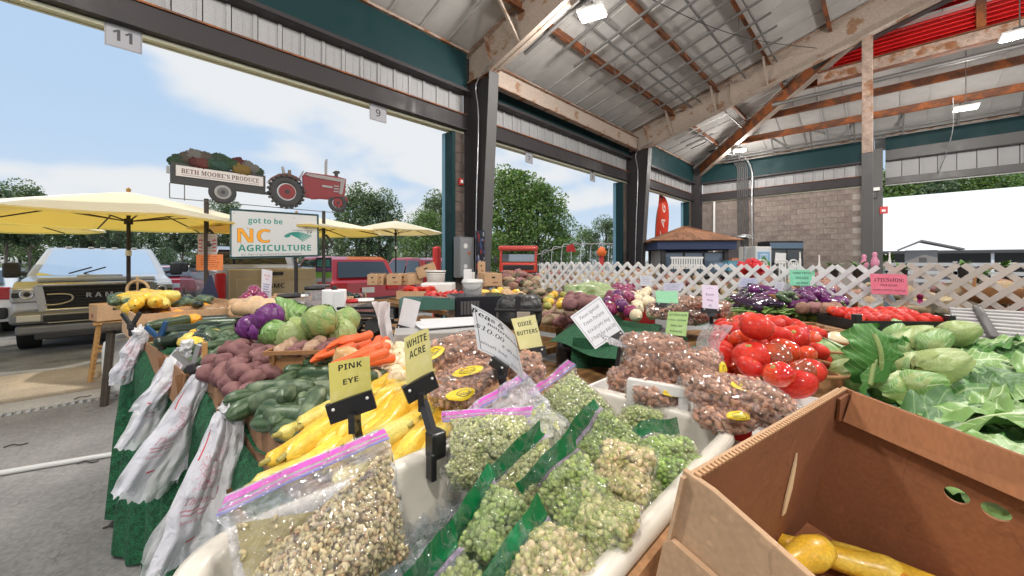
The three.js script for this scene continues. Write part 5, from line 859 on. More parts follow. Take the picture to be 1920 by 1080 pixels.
heap('squash', quadY([[560, 838], [822, 872], [868, 742], [716, 716]], 0.99), 54, 11, i => i < 3 ? ['thick yellow squash at the bottom of the pile by the tray wall', 'plump yellow squash lying just behind the pea bag', 'slender yellow squash high in the pile'][i] : 'yellow squash piled lengthwise in the worn front tray', 'yellow squash in the front tray', { gapMin: 0.029, rise: (u, v) => 0.014 + 0.022 * v, yaw: [2.1, 0.28], tilt: 0.12, roll: 3, s: [0.92, 1.16], jy: 0.02 });
heap('cuke', quadY([[456, 756], [545, 815], [715, 712], [600, 690]], 1.005), 54, 12, i => i === 0 ? 'pale-tipped cucumber standing on end above its pile' : 'dark green cucumber heaped between potatoes and yellow squash', 'large cucumbers beside the squash', { gapMin: 0.036, rise: (u, v) => 0.008 + 0.045 * v, yaw: [1.6, 1.5], tilt: 0.45, s: [0.85, 1.12], jy: 0.02 });
heap('potato', quadY([[384, 700], [450, 758], [556, 700], [466, 650]], 1.0), 66, 13, 'large red potato heaped in the worn front tray', 'large red potatoes', { gapMin: 0.049, rise: (u, v) => 0.01 + 0.05 * Math.sin(Math.PI * clamp(u * 0.8 + 0.1)) * Math.sin(Math.PI * clamp(v * 0.8 + 0.15)), yaw: [1.5, 2], tilt: 0.5, s: [0.72, 1.0], jy: 0.018 });
heap('pickle', quadY([[345, 668], [398, 690], [560, 640], [432, 626]], 0.99), 44, 14, 'small green cucumber heaped behind the red potatoes', 'small cucumbers behind the potatoes', { gapMin: 0.038, rise: (u, v) => 0.015 + 0.03 * v, yaw: [0.4, 1.2], tilt: 0.3, s: [0.95, 1.3], jy: 0.014 });
heap('lime', quadY([[312, 648], [345, 668], [438, 640], [418, 622]], 0.99), 14, 15, i => 'yellow green patty squash in front of the dark zucchini', 'patty squash before the zucchini', { gapMin: 0.06, rise: () => 0.03, s: [1.2, 1.7], mat: r => r < 0.5 ? 'squash' : r < 0.75 ? 'cuke' : 'squashPale' });
{
const between = (kind, a, b, y, v, label, group, s = 1) => { const p = onY(a[0], a[1], y), q = onY(b[0], b[1], y), c = p.clone().lerp(q, 0.5), d = q.clone().sub(p), L = d.length(); const base = { zuke: 0.38, butternut: 0.26, squash: 0.24, orange: 0.2, carrot: 0.21, eggplant: 0.15 }[kind]; return put(kind, c, [0.4 * v, Math.atan2(-d.z, d.x), 0], Math.min(1.35, Math.max(0.75, L / base)) * s, label, group, v); };
[[[300, 642], [400, 628]], [[312, 622], [410, 612]], [[292, 610], [350, 600]], [[345, 604], [455, 598]], [[392, 622], [452, 614]], [[398, 608], [450, 606]], [[368, 593], [452, 588]], [[330, 632], [388, 640]]].forEach(([a, b], i) => between('zuke', a, b, 1.02 + 0.012 * (i % 3), i, ['longest dark zucchini lying at the front of its row', 'dark zucchini resting above the longest one', 'short dark zucchini by the tray corner', 'dark zucchini under the purple cabbages', 'striped dark zucchini beside the patty squash', 'dark zucchini between two others at the back', 'hindmost dark zucchini below the butternuts', 'dark zucchini lowest in the tray'][i], 'dark zucchini on the front table'));
heap('orange', quadY([[302, 598], [345, 606], [378, 590], [330, 576]], 1.03), 11, 16, 'orange squash heaped behind the dark zucchini', 'orange squash behind the zucchini', { gapMin: 0.06, rise: (u, v) => 0.03 * v, yaw: [0.3, 0.6], tilt: 0.2, s: [1.1, 1.4] });
heap('spud', quadY([[250, 606], [290, 614], [305, 592], [272, 586]], 1.02), 24, 17, 'small pale potato in a heap at the table corner', 'small pale potatoes at the corner', { gapMin: 0.05, s: [1.1, 1.5] });
heap('spud', quadY([[378, 586], [420, 588], [424, 576], [390, 574]], 1.05), 14, 18, 'small brown potato piled beside the butternuts', 'small brown potatoes by the butternuts', { gapMin: 0.06, s: [1.2, 1.6] });
[[[432, 588], [500, 590]], [[426, 580], [505, 574]], [[434, 570], [492, 574]], [[440, 578], [520, 582]]].forEach(([a, b], i) => between('butternut', a, b, 1.07 + 0.02 * i, i, ['front butternut squash behind the purple cabbages', 'longest butternut squash in its row', 'hindmost butternut squash below the red onions', 'butternut squash lying across the others'][i], 'butternut squash'));
heap('redonion', quadY([[452, 572], [494, 574], [492, 562], [460, 560]], 1.1), 12, 19, 'red onion in the far heap by the white leaflet', 'red onions by the leaflet', { gapMin: 0.06, rise: (u, v) => 0.07 * Math.sin(u * 3), mat: () => 'onionRed' });
// carrots
[[[566, 668], [606, 652]], [[588, 676], [650, 640]], [[600, 668], [660, 650]], [[612, 650], [668, 632]], [[640, 662], [690, 640]], [[648, 650], [664, 628]], [[648, 676], [708, 648]], [[664, 682], [712, 664]], [[668, 690], [728, 672]], [[676, 670], [722, 652]], [[630, 680], [690, 662]], [[655, 640], [676, 634]]].forEach(([a, b], i) => between('carrot', [b[0], b[1]], [a[0], a[1]], 1.09 + 0.014 * (i % 4), i, i === 8 ? 'lowest bright orange carrot beside the sweet onions' : i === 5 ? 'carrot at the very top of the pile' : 'orange carrot piled between the cabbages and onions', 'carrots by the cabbages', 1.05));
heap('carrot', quadY([[590, 680], [690, 688], [722, 652], [640, 634]], 1.06), 20, 20, 'orange carrot deep in the pile between cabbages and onions', 'carrots by the cabbages', { gapMin: 0.03, yaw: [-0.5, 0.4], tilt: 0.1 });
heap('onion', quadY([[676, 706], [778, 716], [800, 672], [722, 654]], 1.045), 26, 21, i => i === 0 ? 'sweet onion with a brown neck next to the white acre card' : 'pale sweet onion heaped behind the yellow squash', 'sweet onions behind the squash', { gapMin: 0.05, rise: (u, v) => 0.02 * v, tilt: 0.8, s: [0.68, 0.84] });
put('brownonion', onY(648, 672, 1.11), [0.4, 1, 0.6], 1.0, 'brown onion lying against the pulp basket', undefined, 0, 'onionBrown');
// pulp basket of new potatoes
const c = onY(576, 694, 1.035), b = tray('pulp_basket', 'grey brown pulp basket of new potatoes before the carrots', 'basket', c, 0.17, 0.12, 0.075, 0.9, M.basket, M.basket, { flare: 0.014 });
mesh('rim', [bar(V3(-0.1, 0.076, 0.073), V3(0.1, 0.076, 0.073), 0.008, 0.012), bar(V3(-0.1, 0.076, -0.073), V3(0.1, 0.076, -0.073), 0.008, 0.012), bar(V3(-0.1, 0.076, -0.073), V3(-0.1, 0.076, 0.073), 0.008, 0.012), bar(V3(0.1, 0.076, -0.073), V3(0.1, 0.076, 0.073), 0.008, 0.012)], M.basket, b);
const R = rng(71); for (let i = 0; i < 16; i++) { const a = 0.9, x = (i % 4 - 1.5) * 0.043, z = (Math.floor(i / 4) - 1.5) * 0.032; put('spud', c.clone().add(V3(x * Math.cos(a) + z * Math.sin(a), 0.07 + R() * 0.016, -x * Math.sin(a) + z * Math.cos(a))), [R() * 6, R() * 6, R()], 0.72 + R() * 0.25, 'small reddish new potato in the pulp basket', 'new potatoes in the pulp basket', i, i % 2 ? 'potato' : 'potatoTan'); }
// far carton with squash and cucumbers
const fc = onY(272, 598, 0.92); tray('squash_carton', 'open brown carton of yellow squash at the far table end', 'carton', V3(-3.45, 0.92, -0.28), 0.62, 0.46, 0.17, 0.08, M.card, M.cardDark);
heap('squash', quadY([[246, 574], [308, 576], [318, 562], [262, 560]], 1.11), 12, 22, 'yellow squash heaped in the carton at the far table end', 'yellow squash in the far carton', { gapMin: 0.06, rise: (u, v) => 0.05 * Math.sin(u * 3.1), yaw: [0.3, 0.7], s: [1.1, 1.4] });
heap('cuke', quadY([[212, 572], [250, 574], [268, 560], [228, 558]], 1.1), 12, 23, 'green cucumber at the end of the far carton', 'cucumbers in the far carton', { gapMin: 0.06, yaw: [0.2, 0.6], s: [1.1, 1.4], rise: () => 0.02 });
heap('cuke', quadY([[318, 572], [385, 574], [400, 560], [330, 558]], 1.1), 14, 24, 'green striped squash along the back of the far carton', 'green squash by the far carton', { gapMin: 0.07, yaw: [0.2, 0.6], s: [1.0, 1.3], mat: r => r < 0.5 ? 'cukePale' : 'zuke' });
tray('long_carton', 'long shallow brown carton behind the orange squash', 'carton', onY(360, 590, 1.0), 0.75, 0.4, 0.1, 0.15, M.card, M.cardDark);
}
// ---------------------------------------------------------------- cabbages
const leafTex = (base, vein, seed) => canvasTex(512, 512, (c, W, H) => {
const R = rng(seed), css = k => `rgb(${k.map(x => Math.round(toS(x) * 255)).join(',')})`; c.fillStyle = css(base); c.fillRect(0, 0, W, H);
for (let i = 0; i < 900; i++) { const k = 0.8 + 0.4 * R(); c.fillStyle = css(base.map(x => x * k)); c.globalAlpha = 0.25; c.beginPath(); c.arc(R() * W, R() * H, 4 + R() * 18, 0, 7); c.fill(); }
c.globalAlpha = 0.9; c.strokeStyle = css(vein); c.lineCap = 'round'; c.lineWidth = 15; c.beginPath(); c.moveTo(W / 2, H); c.lineTo(W / 2, H * 0.1); c.stroke();
for (let i = 0; i < 8; i++) for (const s of [-1, 1]) { const y = H * (0.98 - i * 0.11); c.lineWidth = 6 - i * 0.4; c.globalAlpha = 0.75; c.beginPath(); c.moveTo(W / 2, y); c.quadraticCurveTo(W / 2 + s * W * 0.2, y - H * 0.1, W / 2 + s * W * 0.48, y - H * (0.3 + 0.1 * R())); c.stroke(); for (let j = 1; j < 5; j++) { c.lineWidth = 1.8; c.globalAlpha = 0.5; const t = j / 5, x = W / 2 + s * W * 0.46 * t, yy = y - H * 0.25 * t; c.beginPath(); c.moveTo(x, yy); c.lineTo(x + s * 26 * (R() + 0.3), yy - 50 * R() - 20); c.stroke(); } }
});
const CAB = { pale: [0.29, 0.37, 0.12], green: [0.17, 0.32, 0.08], deep: [0.06, 0.21, 0.03], purple: [0.12, 0.012, 0.13], purpleVein: [0.24, 0.08, 0.28], vein: [0.58, 0.66, 0.42] };
const cabMat = (b, v, seed, r = 0.45) => phy([1, 1, 1], r, { map: leafTex(b, v, seed), side: THREE.DoubleSide, clearcoat: 0.12, clearcoatRoughness: 0.4 });
const CM = { pale: cabMat(CAB.pale, [0.43, 0.50, 0.24], 1), green: cabMat(CAB.green, CAB.vein, 2), deep: cabMat(CAB.deep, [0.3, 0.42, 0.18], 3, 0.55), dim: cabMat([0.045, 0.14, 0.03], [0.2, 0.3, 0.12], 6, 0.55), purple: cabMat(CAB.purple, CAB.purpleVein, 4, 0.35), purpleLeaf: cabMat([0.17, 0.02, 0.19], [0.32, 0.12, 0.36], 5, 0.4) };
function wrapLeaf(r, R, cone = 0, open = 0) {        // a leaf that hugs the head, its rim lifting and waving
const ph = R() * 9, w = 1.25 + 0.3 * R(), top = 0.75 + 0.2 * R();
return grid(16, 16, (u, v) => { const a = (u - 0.5) * 2 * w * Math.sin(Math.PI * (0.22 + 0.62 * v)), b = lerp(-1.2, top, v), e = Math.max(Math.abs(u - 0.5) * 2, v * 0.9); const lift = 1.03 + 0.012 * Math.sin(u * 22) * (1 - Math.abs(u - 0.5)) + (0.05 + open) * e * e * e + 0.03 * e * e * Math.sin(u * 19 + v * 13 + ph); const rr = r * lift; return V3(Math.cos(b) * Math.sin(a) * rr, Math.sin(b) * rr * (1 + cone * Math.max(0, Math.sin(b))), Math.cos(b) * Math.cos(a) * rr); });
}
function cabbage(label, c, r, seed, mat, leafMat, e, o = {}) {
const R = rng(seed), { cone = 0, n = 5, open = 0, name = 'cabbage', group, cat = 'cabbage' } = o, t = thing(name, label, cat, c, 0, group); t.rotation.set(...e);
const g = ball(r, { lump: 0.05, f: 1.4, seed, nu: 32, nv: 22, sy: 0.94 }); if (cone) { const p = g.attributes.position; for (let i = 0; i < p.count; i++) { const y = p.getY(i) / r; if (y > 0) { const k = 1 - 0.35 * y * y; p.setXYZ(i, p.getX(i) * k, p.getY(i) * (1 + cone), p.getZ(i) * k); } } g.computeVertexNormals(); }
mesh('head', g, mat, t);
for (let i = 0; i < n; i++) mesh('outer_leaf', wrapLeaf(r, R, cone, i > n - 2 ? open : 0).rotateY(i * 6.283 / n + R() * 0.8), i % 2 ? leafMat : mat, t);
return t;
}
{
const cy = (px, py, y, d = 0) => onY(px, py, y), CG = 'round green cabbages on the front table';
const at = (px, py, rpx, y) => { const p = onY(px, py, y); return [p, rpx / 720 * p.clone().sub(CAM).dot(FWD)]; };
let [p, r] = at(554, 630, 33, 1.12); cabbage('pale round cabbage nearest the pulp basket', p, r, 1, CM.pale, CM.pale, [0.9, 0.4, 0.2]);
[p, r] = at(515, 625, 24, 1.10); cabbage('small green cabbage tucked left of the palest one', p, r, 2, CM.green, CM.green, [0.6, 2, 0.3], { open: 0.1 });
[p, r] = at(600, 600, 30, 1.19); cabbage('green cabbage carrying the big spread leaf', p, r, 3, CM.pale, CM.green, [0.4, 1, -0.2]);
[p, r] = at(634, 628, 31, 1.12); cabbage('pale cabbage beside the paper towel roll', p, r, 4, CM.pale, CM.pale, [0.7, 3, 0.2]);
[p, r] = at(596, 634, 24, 1.10); cabbage('green cabbage wedged low between two larger ones', p, r, 5, CM.green, CM.pale, [0.2, 4, 0.4]);
[p, r] = at(648, 600, 24, 1.16); cabbage('small pale cabbage peeping over from behind the others', p, r, 15, CM.pale, CM.green, [0.2, 1, 0.4]);
[p, r] = at(504, 594, 25, 1.16); cabbage('topmost purple cabbage of the three', p, r, 6, CM.purple, CM.purpleLeaf, [0.4, 1, 0.2], { name: 'purple_cabbage', n: 4 });
[p, r] = at(468, 612, 22, 1.11); cabbage('purple cabbage lying beside the dark zucchini', p, r, 7, CM.purple, CM.purpleLeaf, [0.2, 2, 0.5], { name: 'purple_cabbage', n: 4 });
[p, r] = at(488, 619, 19, 1.10); cabbage('smaller purple cabbage in front', p, r, 8, CM.purpleLeaf, CM.purpleLeaf, [0.8, 3, 0.1], { name: 'purple_cabbage', n: 4 });
// the big spread leaf
const bigLeaf = (label, a, b, side, w, bow, mat, name = 'cabbage_leaf') => { const o = thing(name, label, 'leaf', V3(0, 0, 0)), ax = b.clone().sub(a), L = ax.length(), n = V3().crossVectors(side, ax).normalize(); mesh('blade', grid(26, 26, (u, v) => { const k = (u - 0.5) * 2, wd = w * Math.pow(Math.sin(Math.PI * clamp(0.1 + 0.82 * v)), 0.6), ru = 0.09 * L * Math.pow(Math.abs(k), 3) * Math.sin(v * 24 + k * 3) * (0.4 + v), s = 0.016 * L * Math.sin(k * 24 + v * 3) * (1 - Math.abs(k)); return a.clone().addScaledVector(ax, v).addScaledVector(side, k * wd).addScaledVector(n, bow * Math.sin(v * 2.6) - 0.3 * w * k * k + ru + s); }), mat, o); mesh('midrib', tube(VAR(6).map(i => { const v = i / 6; return a.clone().addScaledVector(ax, v).addScaledVector(n, bow * Math.sin(v * 2.6) + 0.002); }), 0.006, 20, 6), CM.pale, o); return o; };
bigLeaf('large ribbed green leaf spread over the round cabbages', P(572, 644, 1.86), P(545, 558, 1.86), RIGHT.clone().multiplyScalar(0.9).add(V3(0, -0.15, 0)).normalize(), 0.105, 0.08, CM.green);
// pointed cabbages to the right
const CP = 'pointed cabbages on the right';
const cone = (label, px, py, y, rpx, seed, mat, leaf, e) => { const [q, rr] = at(px, py, rpx, y); cabbage(label, q, rr, seed, mat, leaf, e, { cone: 1.35, n: 6, open: 0.08, name: 'pointed_cabbage' }); };
cone('pointed cabbage lying in front with its tip to the carton', 1590, 704, 1.06, 27, 21, CM.pale, CM.pale, [0.15, YAW - 0.3, -1.5]);
cone('pointed cabbage beside the front tomatoes, tip leaning back', 1562, 668, 1.05, 24, 22, CM.pale, CM.green, [0.2, YAW + 2.4, -1.0]);
cone('pointed cabbage lying on the leafy greens, tip to the photo edge', 1752, 690, 1.085, 30, 23, CM.pale, CM.pale, [0.2, YAW + 0.05, -1.45]);
cone('pointed cabbage behind the upright leaf', 1690, 656, 1.06, 26, 24, CM.green, CM.pale, [0.3, YAW + 0.4, -1.2]);
cone('pointed cabbage leaning beside the leafy greens', 1738, 648, 1.09, 23, 25, CM.pale, CM.green, [0.3, YAW + 0.2, -1.3]);
cone('hindmost pointed cabbage near the corn husks', 1786, 626, 1.09, 22, 26, CM.pale, CM.pale, [0.1, YAW, -1.4]);
cone('loose pointed cabbage under the tomato tray', 1668, 630, 1.06, 20, 27, CM.green, CM.green, [0.4, YAW + 0.5, -1.2]);
cone('pointed cabbage wedged between two others in the second row', 1712, 634, 1.08, 20, 28, CM.green, CM.pale, [0.2, YAW - 0.3, -1.3]);
cone('green pointed cabbage between the leaf bank and the tall leaf', 1700, 690, 1.05, 25, 30, CM.green, CM.pale, [0.2, YAW + 0.2, -1.4]);
cone('pale pointed cabbage right beside the box rim', 1712, 722, 1.045, 25, 31, CM.pale, CM.green, [0.2, YAW - 0.2, -1.5]);
cone('pointed cabbage nearest the big cardboard box', 1660, 728, 1.03, 26, 29, CM.green, CM.pale, [0.2, YAW + 0.3, -1.5]);
bigLeaf('tall bright green leaf standing among the pointed cabbages', P(1640, 720, 1.06), P(1612, 606, 1.08), RIGHT.clone().multiplyScalar(1).add(V3(0, 0.05, 0)).normalize(), 0.075, 0.04, CM.deep);
bigLeaf('ruffled green leaf folding over beside the tall one', P(1632, 722, 1.03), P(1690, 652, 1.06), RIGHT.clone().add(V3(0, 0.8, 0)).normalize(), 0.065, 0.04, CM.deep);
put('onion', onY(1565, 640, 1.06), [0.2, 1, 1.2], 1.1, 'pale sweet onion beside the tall green leaf', undefined, 1);
}
// ---------------------------------------------------------------- tomatoes
heap('tomato', quadY([[1350, 712], [1520, 752], [1540, 640], [1345, 618]], 1.05), 46, 31, i => i === 0 ? 'bruised brown red tomato low in the front heap' : 'big ripe red tomato in the front heap', 'tomatoes in the front heap', { gapMin: 0.071, rise: (u, v) => 0.02 + 0.09 * Math.sin(Math.PI * clamp(u * 0.75 + 0.14)) * Math.sin(Math.PI * clamp(v * 0.8 + 0.1)), tilt: 0.8, roll: 0.9, s: [0.8, 1.06], mat: r => r < 0.08 ? 'tomatoBrown' : r < 0.3 ? 'tomatoOrange' : 'tomato', jy: 0.012 });
heap('tomato', quadY([[1330, 690], [1535, 715], [1535, 650], [1340, 640]], 1.03), 24, 32, 'red tomato lying at the edge of the front heap', 'tomatoes at the edge of the front heap', { gapMin: 0.07, tilt: 0.8, roll: 0.9, s: [0.9, 1.1], rise: () => 0.0 });
put('tomato', onY(1494, 718, 1.075), [0.3, 0, 0.4], 1.12, 'largest tomato, perched at the basket rim nearest the carton', undefined, 0);
put('tomato', onY(1408, 668, 1.12), [0.1, 1, 0.3], 1.2, 'great round tomato in the middle of the front heap', undefined, 1);
put('tomato', onY(1417, 612, 1.2), [0.1, 2, 0.3], 1.15, 'tomato crowning the front heap', undefined, 0);
{
const bk = (px, py, y, label, turn) => { const c = onY(px, py, y), b = tray('pulp_basket', label, 'basket', c, 0.19, 0.15, 0.085, turn, M.basket, M.basket, { flare: 0.016 }); mesh('rim', tube([V3(-0.11, 0.086, -0.09), V3(0.11, 0.086, -0.09), V3(0.11, 0.086, 0.09), V3(-0.11, 0.086, 0.09)], 0.006, 40, 6, true), M.basket, b); return b; };
bk(1490, 738, 0.985, 'pulp basket at the front corner of the tomato heap', 0.6); bk(1535, 690, 0.985, 'pulp basket on the right flank of the tomato heap', 0.3); bk(1532, 645, 0.99, 'pulp basket behind the right flank of the tomato heap', 0.2); bk(1400, 700, 0.975, 'pulp basket hidden under the tomato heap', 0.4);
}
// flat of tomatoes behind
{
const Q = quadY([[1572, 614], [1732, 616], [1722, 590], [1574, 588]], 1.115), c = bil(Q, 0.5, 0.5), f = tray('tomato_flat', 'black plastic flat filled with tomatoes below the pink card', 'tray', V3(c.x, 1.085, c.z), 0.4, 0.25, 0.045, YAW * 0 + 0.35, M.blackPlastic, M.blackPlastic);
f.rotation.y = YAW - 0.08; mesh('lower_crate', [rbox(0.42, 0.03, 0.27, 0.008, 0, -0.022, 0)], M.card, f); mesh('crate_base', rbox(0.42, 0.1, 0.27, 0.01, 0, -0.095, 0), M.black, f); for (const s of [-1, 1]) mesh('corner_post', rbox(0.03, 0.1, 0.03, 0.005, s * 0.195, 0.025, 0.12), M.blackPlastic, f);
const R = rng(44); for (let j = 0; j < 4; j++) for (let i = 0; i < 7; i++) { const p = V3((i - 3 + (j % 2) * 0.3) * 0.055, 0.042 + 0.006 * j + R() * 0.006, (1.5 - j) * 0.058).applyAxisAngle(UP, f.rotation.y).add(f.position); put('tomato', p, [R() * 0.6, R() * 6, R() * 0.6], 0.66 + 0.1 * R(), j === 0 ? 'tomato in the front row of the black flat' : 'tomato in a back row of the black flat', j === 0 ? 'front row of the black tomato flat' : 'back rows of the black tomato flat', Math.floor(R() * 5)); }
const bp = P(1725, 586, 2.3); const bt = thing('spray_bottle', 'magenta plastic bottle standing at the end of the tomato flat', 'bottle', V3(bp.x, bp.y - 0.08, bp.z)); mesh('body', lathe([[0, 0], [0.035, 0], [0.037, 0.02], [0.036, 0.1], [0.02, 0.14], [0.012, 0.15], [0.012, 0.17], [0, 0.17]], 18), phy([0.42, 0.015, 0.16], 0.2, { clearcoat: 1 }), bt); mesh('cap', lathe([[0, 0.165], [0.015, 0.165], [0.015, 0.19], [0, 0.192]], 12), phy([0.3, 0.01, 0.1], 0.3), bt);
const b2 = P(1668, 570, 2.55), bb = thing('water_bottle', 'blue capped water bottle behind the tomato flat', 'bottle', V3(b2.x, b2.y - 0.1, b2.z)); mesh('body', lathe([[0, 0], [0.03, 0], [0.032, 0.05], [0.029, 0.08], [0.032, 0.12], [0.014, 0.16], [0.012, 0.18], [0, 0.18]], 16), phy([0.5, 0.65, 0.75], 0.08, { transmission: 0.7, thickness: 0 }), bb); mesh('cap', lathe([[0, 0.18], [0.017, 0.18], [0.017, 0.205], [0, 0.206]], 12), phy([0.02, 0.12, 0.45], 0.3), bb);
for (const [px, l] of [[1555, 'blue lighter-like tag under the tomato flat, nearer one'], [1582, 'blue tag under the tomato flat, farther one']]) { const q = P(px, 610, 2.2); const g = rbox(0.05, 0.03, 0.03, 0.008); g.rotateY(YAW + 0.4).translate(q.x, q.y, q.z); solo('blue_tag', l.replace('lighter-like ', ''), 'tag', g, phy([0.01, 0.09, 0.5], 0.35)); }
}
// ---------------------------------------------------------------- back table: onions, pecans, eggplants, beans
heap('redonion', quadY([[1128, 602], [1186, 606], [1196, 562], [1140, 556]], 1.04), 34, 41, i => 'glossy red onion heaped behind the diamond-tilted card', 'red onion heap', { gapMin: 0.062, rise: (u, v) => 0.13 * Math.sin(Math.PI * clamp(0.1 + u * 0.7)) * smooth(0, 0.5, v + 0.3), tilt: 1, s: [0.95, 1.25], mat: r => r < 0.75 ? 'onionRed' : 'eggplantLight' });
{
const c = onY(1202, 606, 1.0), t = tray('onion_crate', 'small red and black printed crate of sweet onions', 'crate', c, 0.24, 0.17, 0.08, YAW - 0.1, std([0.25, 0.03, 0.03], 0.6, { map: canvasTex(256, 128, (x, w, h) => { x.fillStyle = '#ff5a4a'; x.fillRect(0, 0, w, h); x.fillStyle = '#2a1410'; x.fillRect(0, 0, w, 46); x.fillStyle = '#d8b08a'; x.font = 'bold 30px sans-serif'; x.fillText('SWEET ONIONS', 14, 96); }) }), M.cardDark);
heap('onion', quadY([[1180, 594], [1228, 596], [1226, 558], [1186, 562]], 1.09), 13, 42, i => i === 0 ? 'sweet onion with dried stalk on top of the small crate' : 'sweet onion heaped in the red and black crate', 'sweet onions in the printed crate', { gapMin: 0.06, rise: (u, v) => 0.06 * v, tilt: 0.7, s: [0.9, 1.1] });
}
heap('eggplant', quadY([[1385, 572], [1460, 572], [1466, 556], [1385, 554]], 1.15), 40, 43, 'glossy dark eggplant heaped before the lattice', 'dark eggplants', { gapMin: 0.07, rise: (u, v) => 0.06 * Math.sin(Math.PI * u) * v, s: [0.9, 1.2], tilt: 0.5 });
heap('eggplant', quadY([[1490, 574], [1566, 574], [1566, 558], [1492, 556]], 1.15), 26, 44, 'violet eggplant heaped above the beetroots', 'violet eggplants', { gapMin: 0.07, rise: (u, v) => 0.05 * Math.sin(Math.PI * u), mat: () => 'eggplantLight', s: [0.9, 1.2], tilt: 0.5 });
heap('beet', quadY([[1496, 588], [1568, 590], [1568, 574], [1505, 572]], 1.12), 24, 45, 'dusty red beetroot heaped beside the tomato flat', 'beetroots', { gapMin: 0.055, rise: () => 0.02, s: [1, 1.4], tilt: 1 });
heap('smallTom', quadY([[1382, 602], [1560, 606], [1548, 584], [1384, 582]], 1.05), 70, 46, 'small mottled tomato in front of the green beans', 'small mottled tomatoes', { gapMin: 0.042, rise: () => 0.02, s: [0.9, 1.5] });
heap('lime', quadY([[1480, 592], [1555, 594], [1552, 578], [1490, 576]], 1.09), 14, 47, 'pale yellow green gourd beside the beans', 'pale gourds by the beans', { gapMin: 0.06 });
{
// green beans: long thin pods no one could count
const R = rng(91), Q = quadY([[1380, 590], [1555, 592], [1540, 566], [1392, 566]], 1.10), pods = [];
for (let i = 0; i < 340; i++) { const p = bil(Q, R(), R()), a = YAW + (R() - 0.5) * 1.8, L = 0.05 + 0.04 * R(), d = V3(Math.cos(a), (R() - 0.5) * 0.3, -Math.sin(a)), h = 0.05 * Math.sin(i); p.y += R() * 0.04; pods.push(tube([p.clone().addScaledVector(d, -L), p.clone().add(V3(0, 0.012, 0)), p.clone().addScaledVector(d, L)], 0.0055, 5, 5)); }
const m = solo('green_beans', 'long green beans heaped on the back table under the lattice', 'beans', pods, PM.bean); stuff(m);
tray('bean_box', 'pulp box under the green beans and small tomatoes', 'box', onY(1440, 622, 0.97), 0.34, 0.24, 0.1, YAW, M.basket, M.basket); tray('bean_box', 'pulp box at the right end of the small tomatoes', 'box', onY(1545, 622, 0.97), 0.3, 0.24, 0.1, YAW, M.basket, M.basket);
const c = onY(1474, 572, 1.14); tray('pepper_basket', 'little tan basket of green peppers before the lattice', 'basket', c, 0.14, 0.1, 0.06, YAW, M.basket, M.basket, { flare: 0.01 });
heap('pickle', quadY([[1462, 558], [1488, 558], [1488, 552], [1462, 552]], 1.2), 9, 48, 'small green pepper in the little tan basket', 'green peppers in the little basket', { gapMin: 0.03, tilt: 0.8, s: [0.7, 0.9] });
}
// mixed brown piles left of the red onions
heap('yam', quadY([[1020, 600], [1110, 604], [1120, 566], [1030, 560]], 1.0), 36, 51, 'sweet potato heaped behind the black cooler bag', 'sweet potatoes behind the cooler bag', { gapMin: 0.07, rise: (u, v) => 0.06 * v, s: [1, 1.3], tilt: 0.4 });
heap('lime', quadY([[1018, 582], [1060, 584], [1070, 560], [1030, 556]], 1.1), 12, 52, 'yellow squash among the sweet potatoes', 'yellow squash among sweet potatoes', { gapMin: 0.07, rise: () => 0.03, mat: r => r < 0.6 ? 'squash' : 'lime' });
heap('potato', quadY([[1060, 580], [1112, 582], [1110, 566], [1066, 562]], 1.12), 16, 53, 'rosy potato heaped below the green bag', 'rosy potatoes below the green bag', { gapMin: 0.065, s: [1.0, 1.3], rise: () => 0.02 });
heap('gourd', quadY([[940, 566], [1035, 566], [1060, 532], [960, 530]], 1.02), 60, 54, 'mottled gourd in the long brown heap', 'mottled gourds in the brown heap', { gapMin: 0.08, rise: (u, v) => 0.1 * Math.sin(Math.PI * v), s: [1, 1.3] });
heap('gourd', quadY([[1035, 560], [1130, 556], [1140, 530], [1050, 526]], 1.06), 36, 55, 'dark gourd before the lattice by the green bag', 'dark gourds before the lattice', { gapMin: 0.08, rise: (u, v) => 0.06 * Math.sin(Math.PI * v), s: [1, 1.3] });
{
const c = onY(1112, 556, 1.1), b = thing('greens_bag', 'puffy pale green plastic bag of leaves before the lattice', 'bag', c); mesh('film', ball(0.16, { sx: 1.5, sy: 0.72, lump: 0.3, f: 3, seed: 8, nu: 40, nv: 24 }).rotateY(YAW), phy([0.42, 0.52, 0.25], 0.25, { clearcoat: 0.6, bumpMap: rep(T.crinkle, 2), bumpScale: 0.008, transmission: 0.2, thickness: 0 }), b); mesh('leaf_mass', ball(0.13, { sx: 1.4, sy: 0.7, lump: 0.4, f: 4, seed: 9 }).rotateY(YAW), CM.green, b); mesh('knot', lathe([[0, 0.08], [0.03, 0.09], [0.012, 0.12], [0.04, 0.16], [0, 0.15]], 10).rotateZ(0.5), M.filmSoft, b);
}
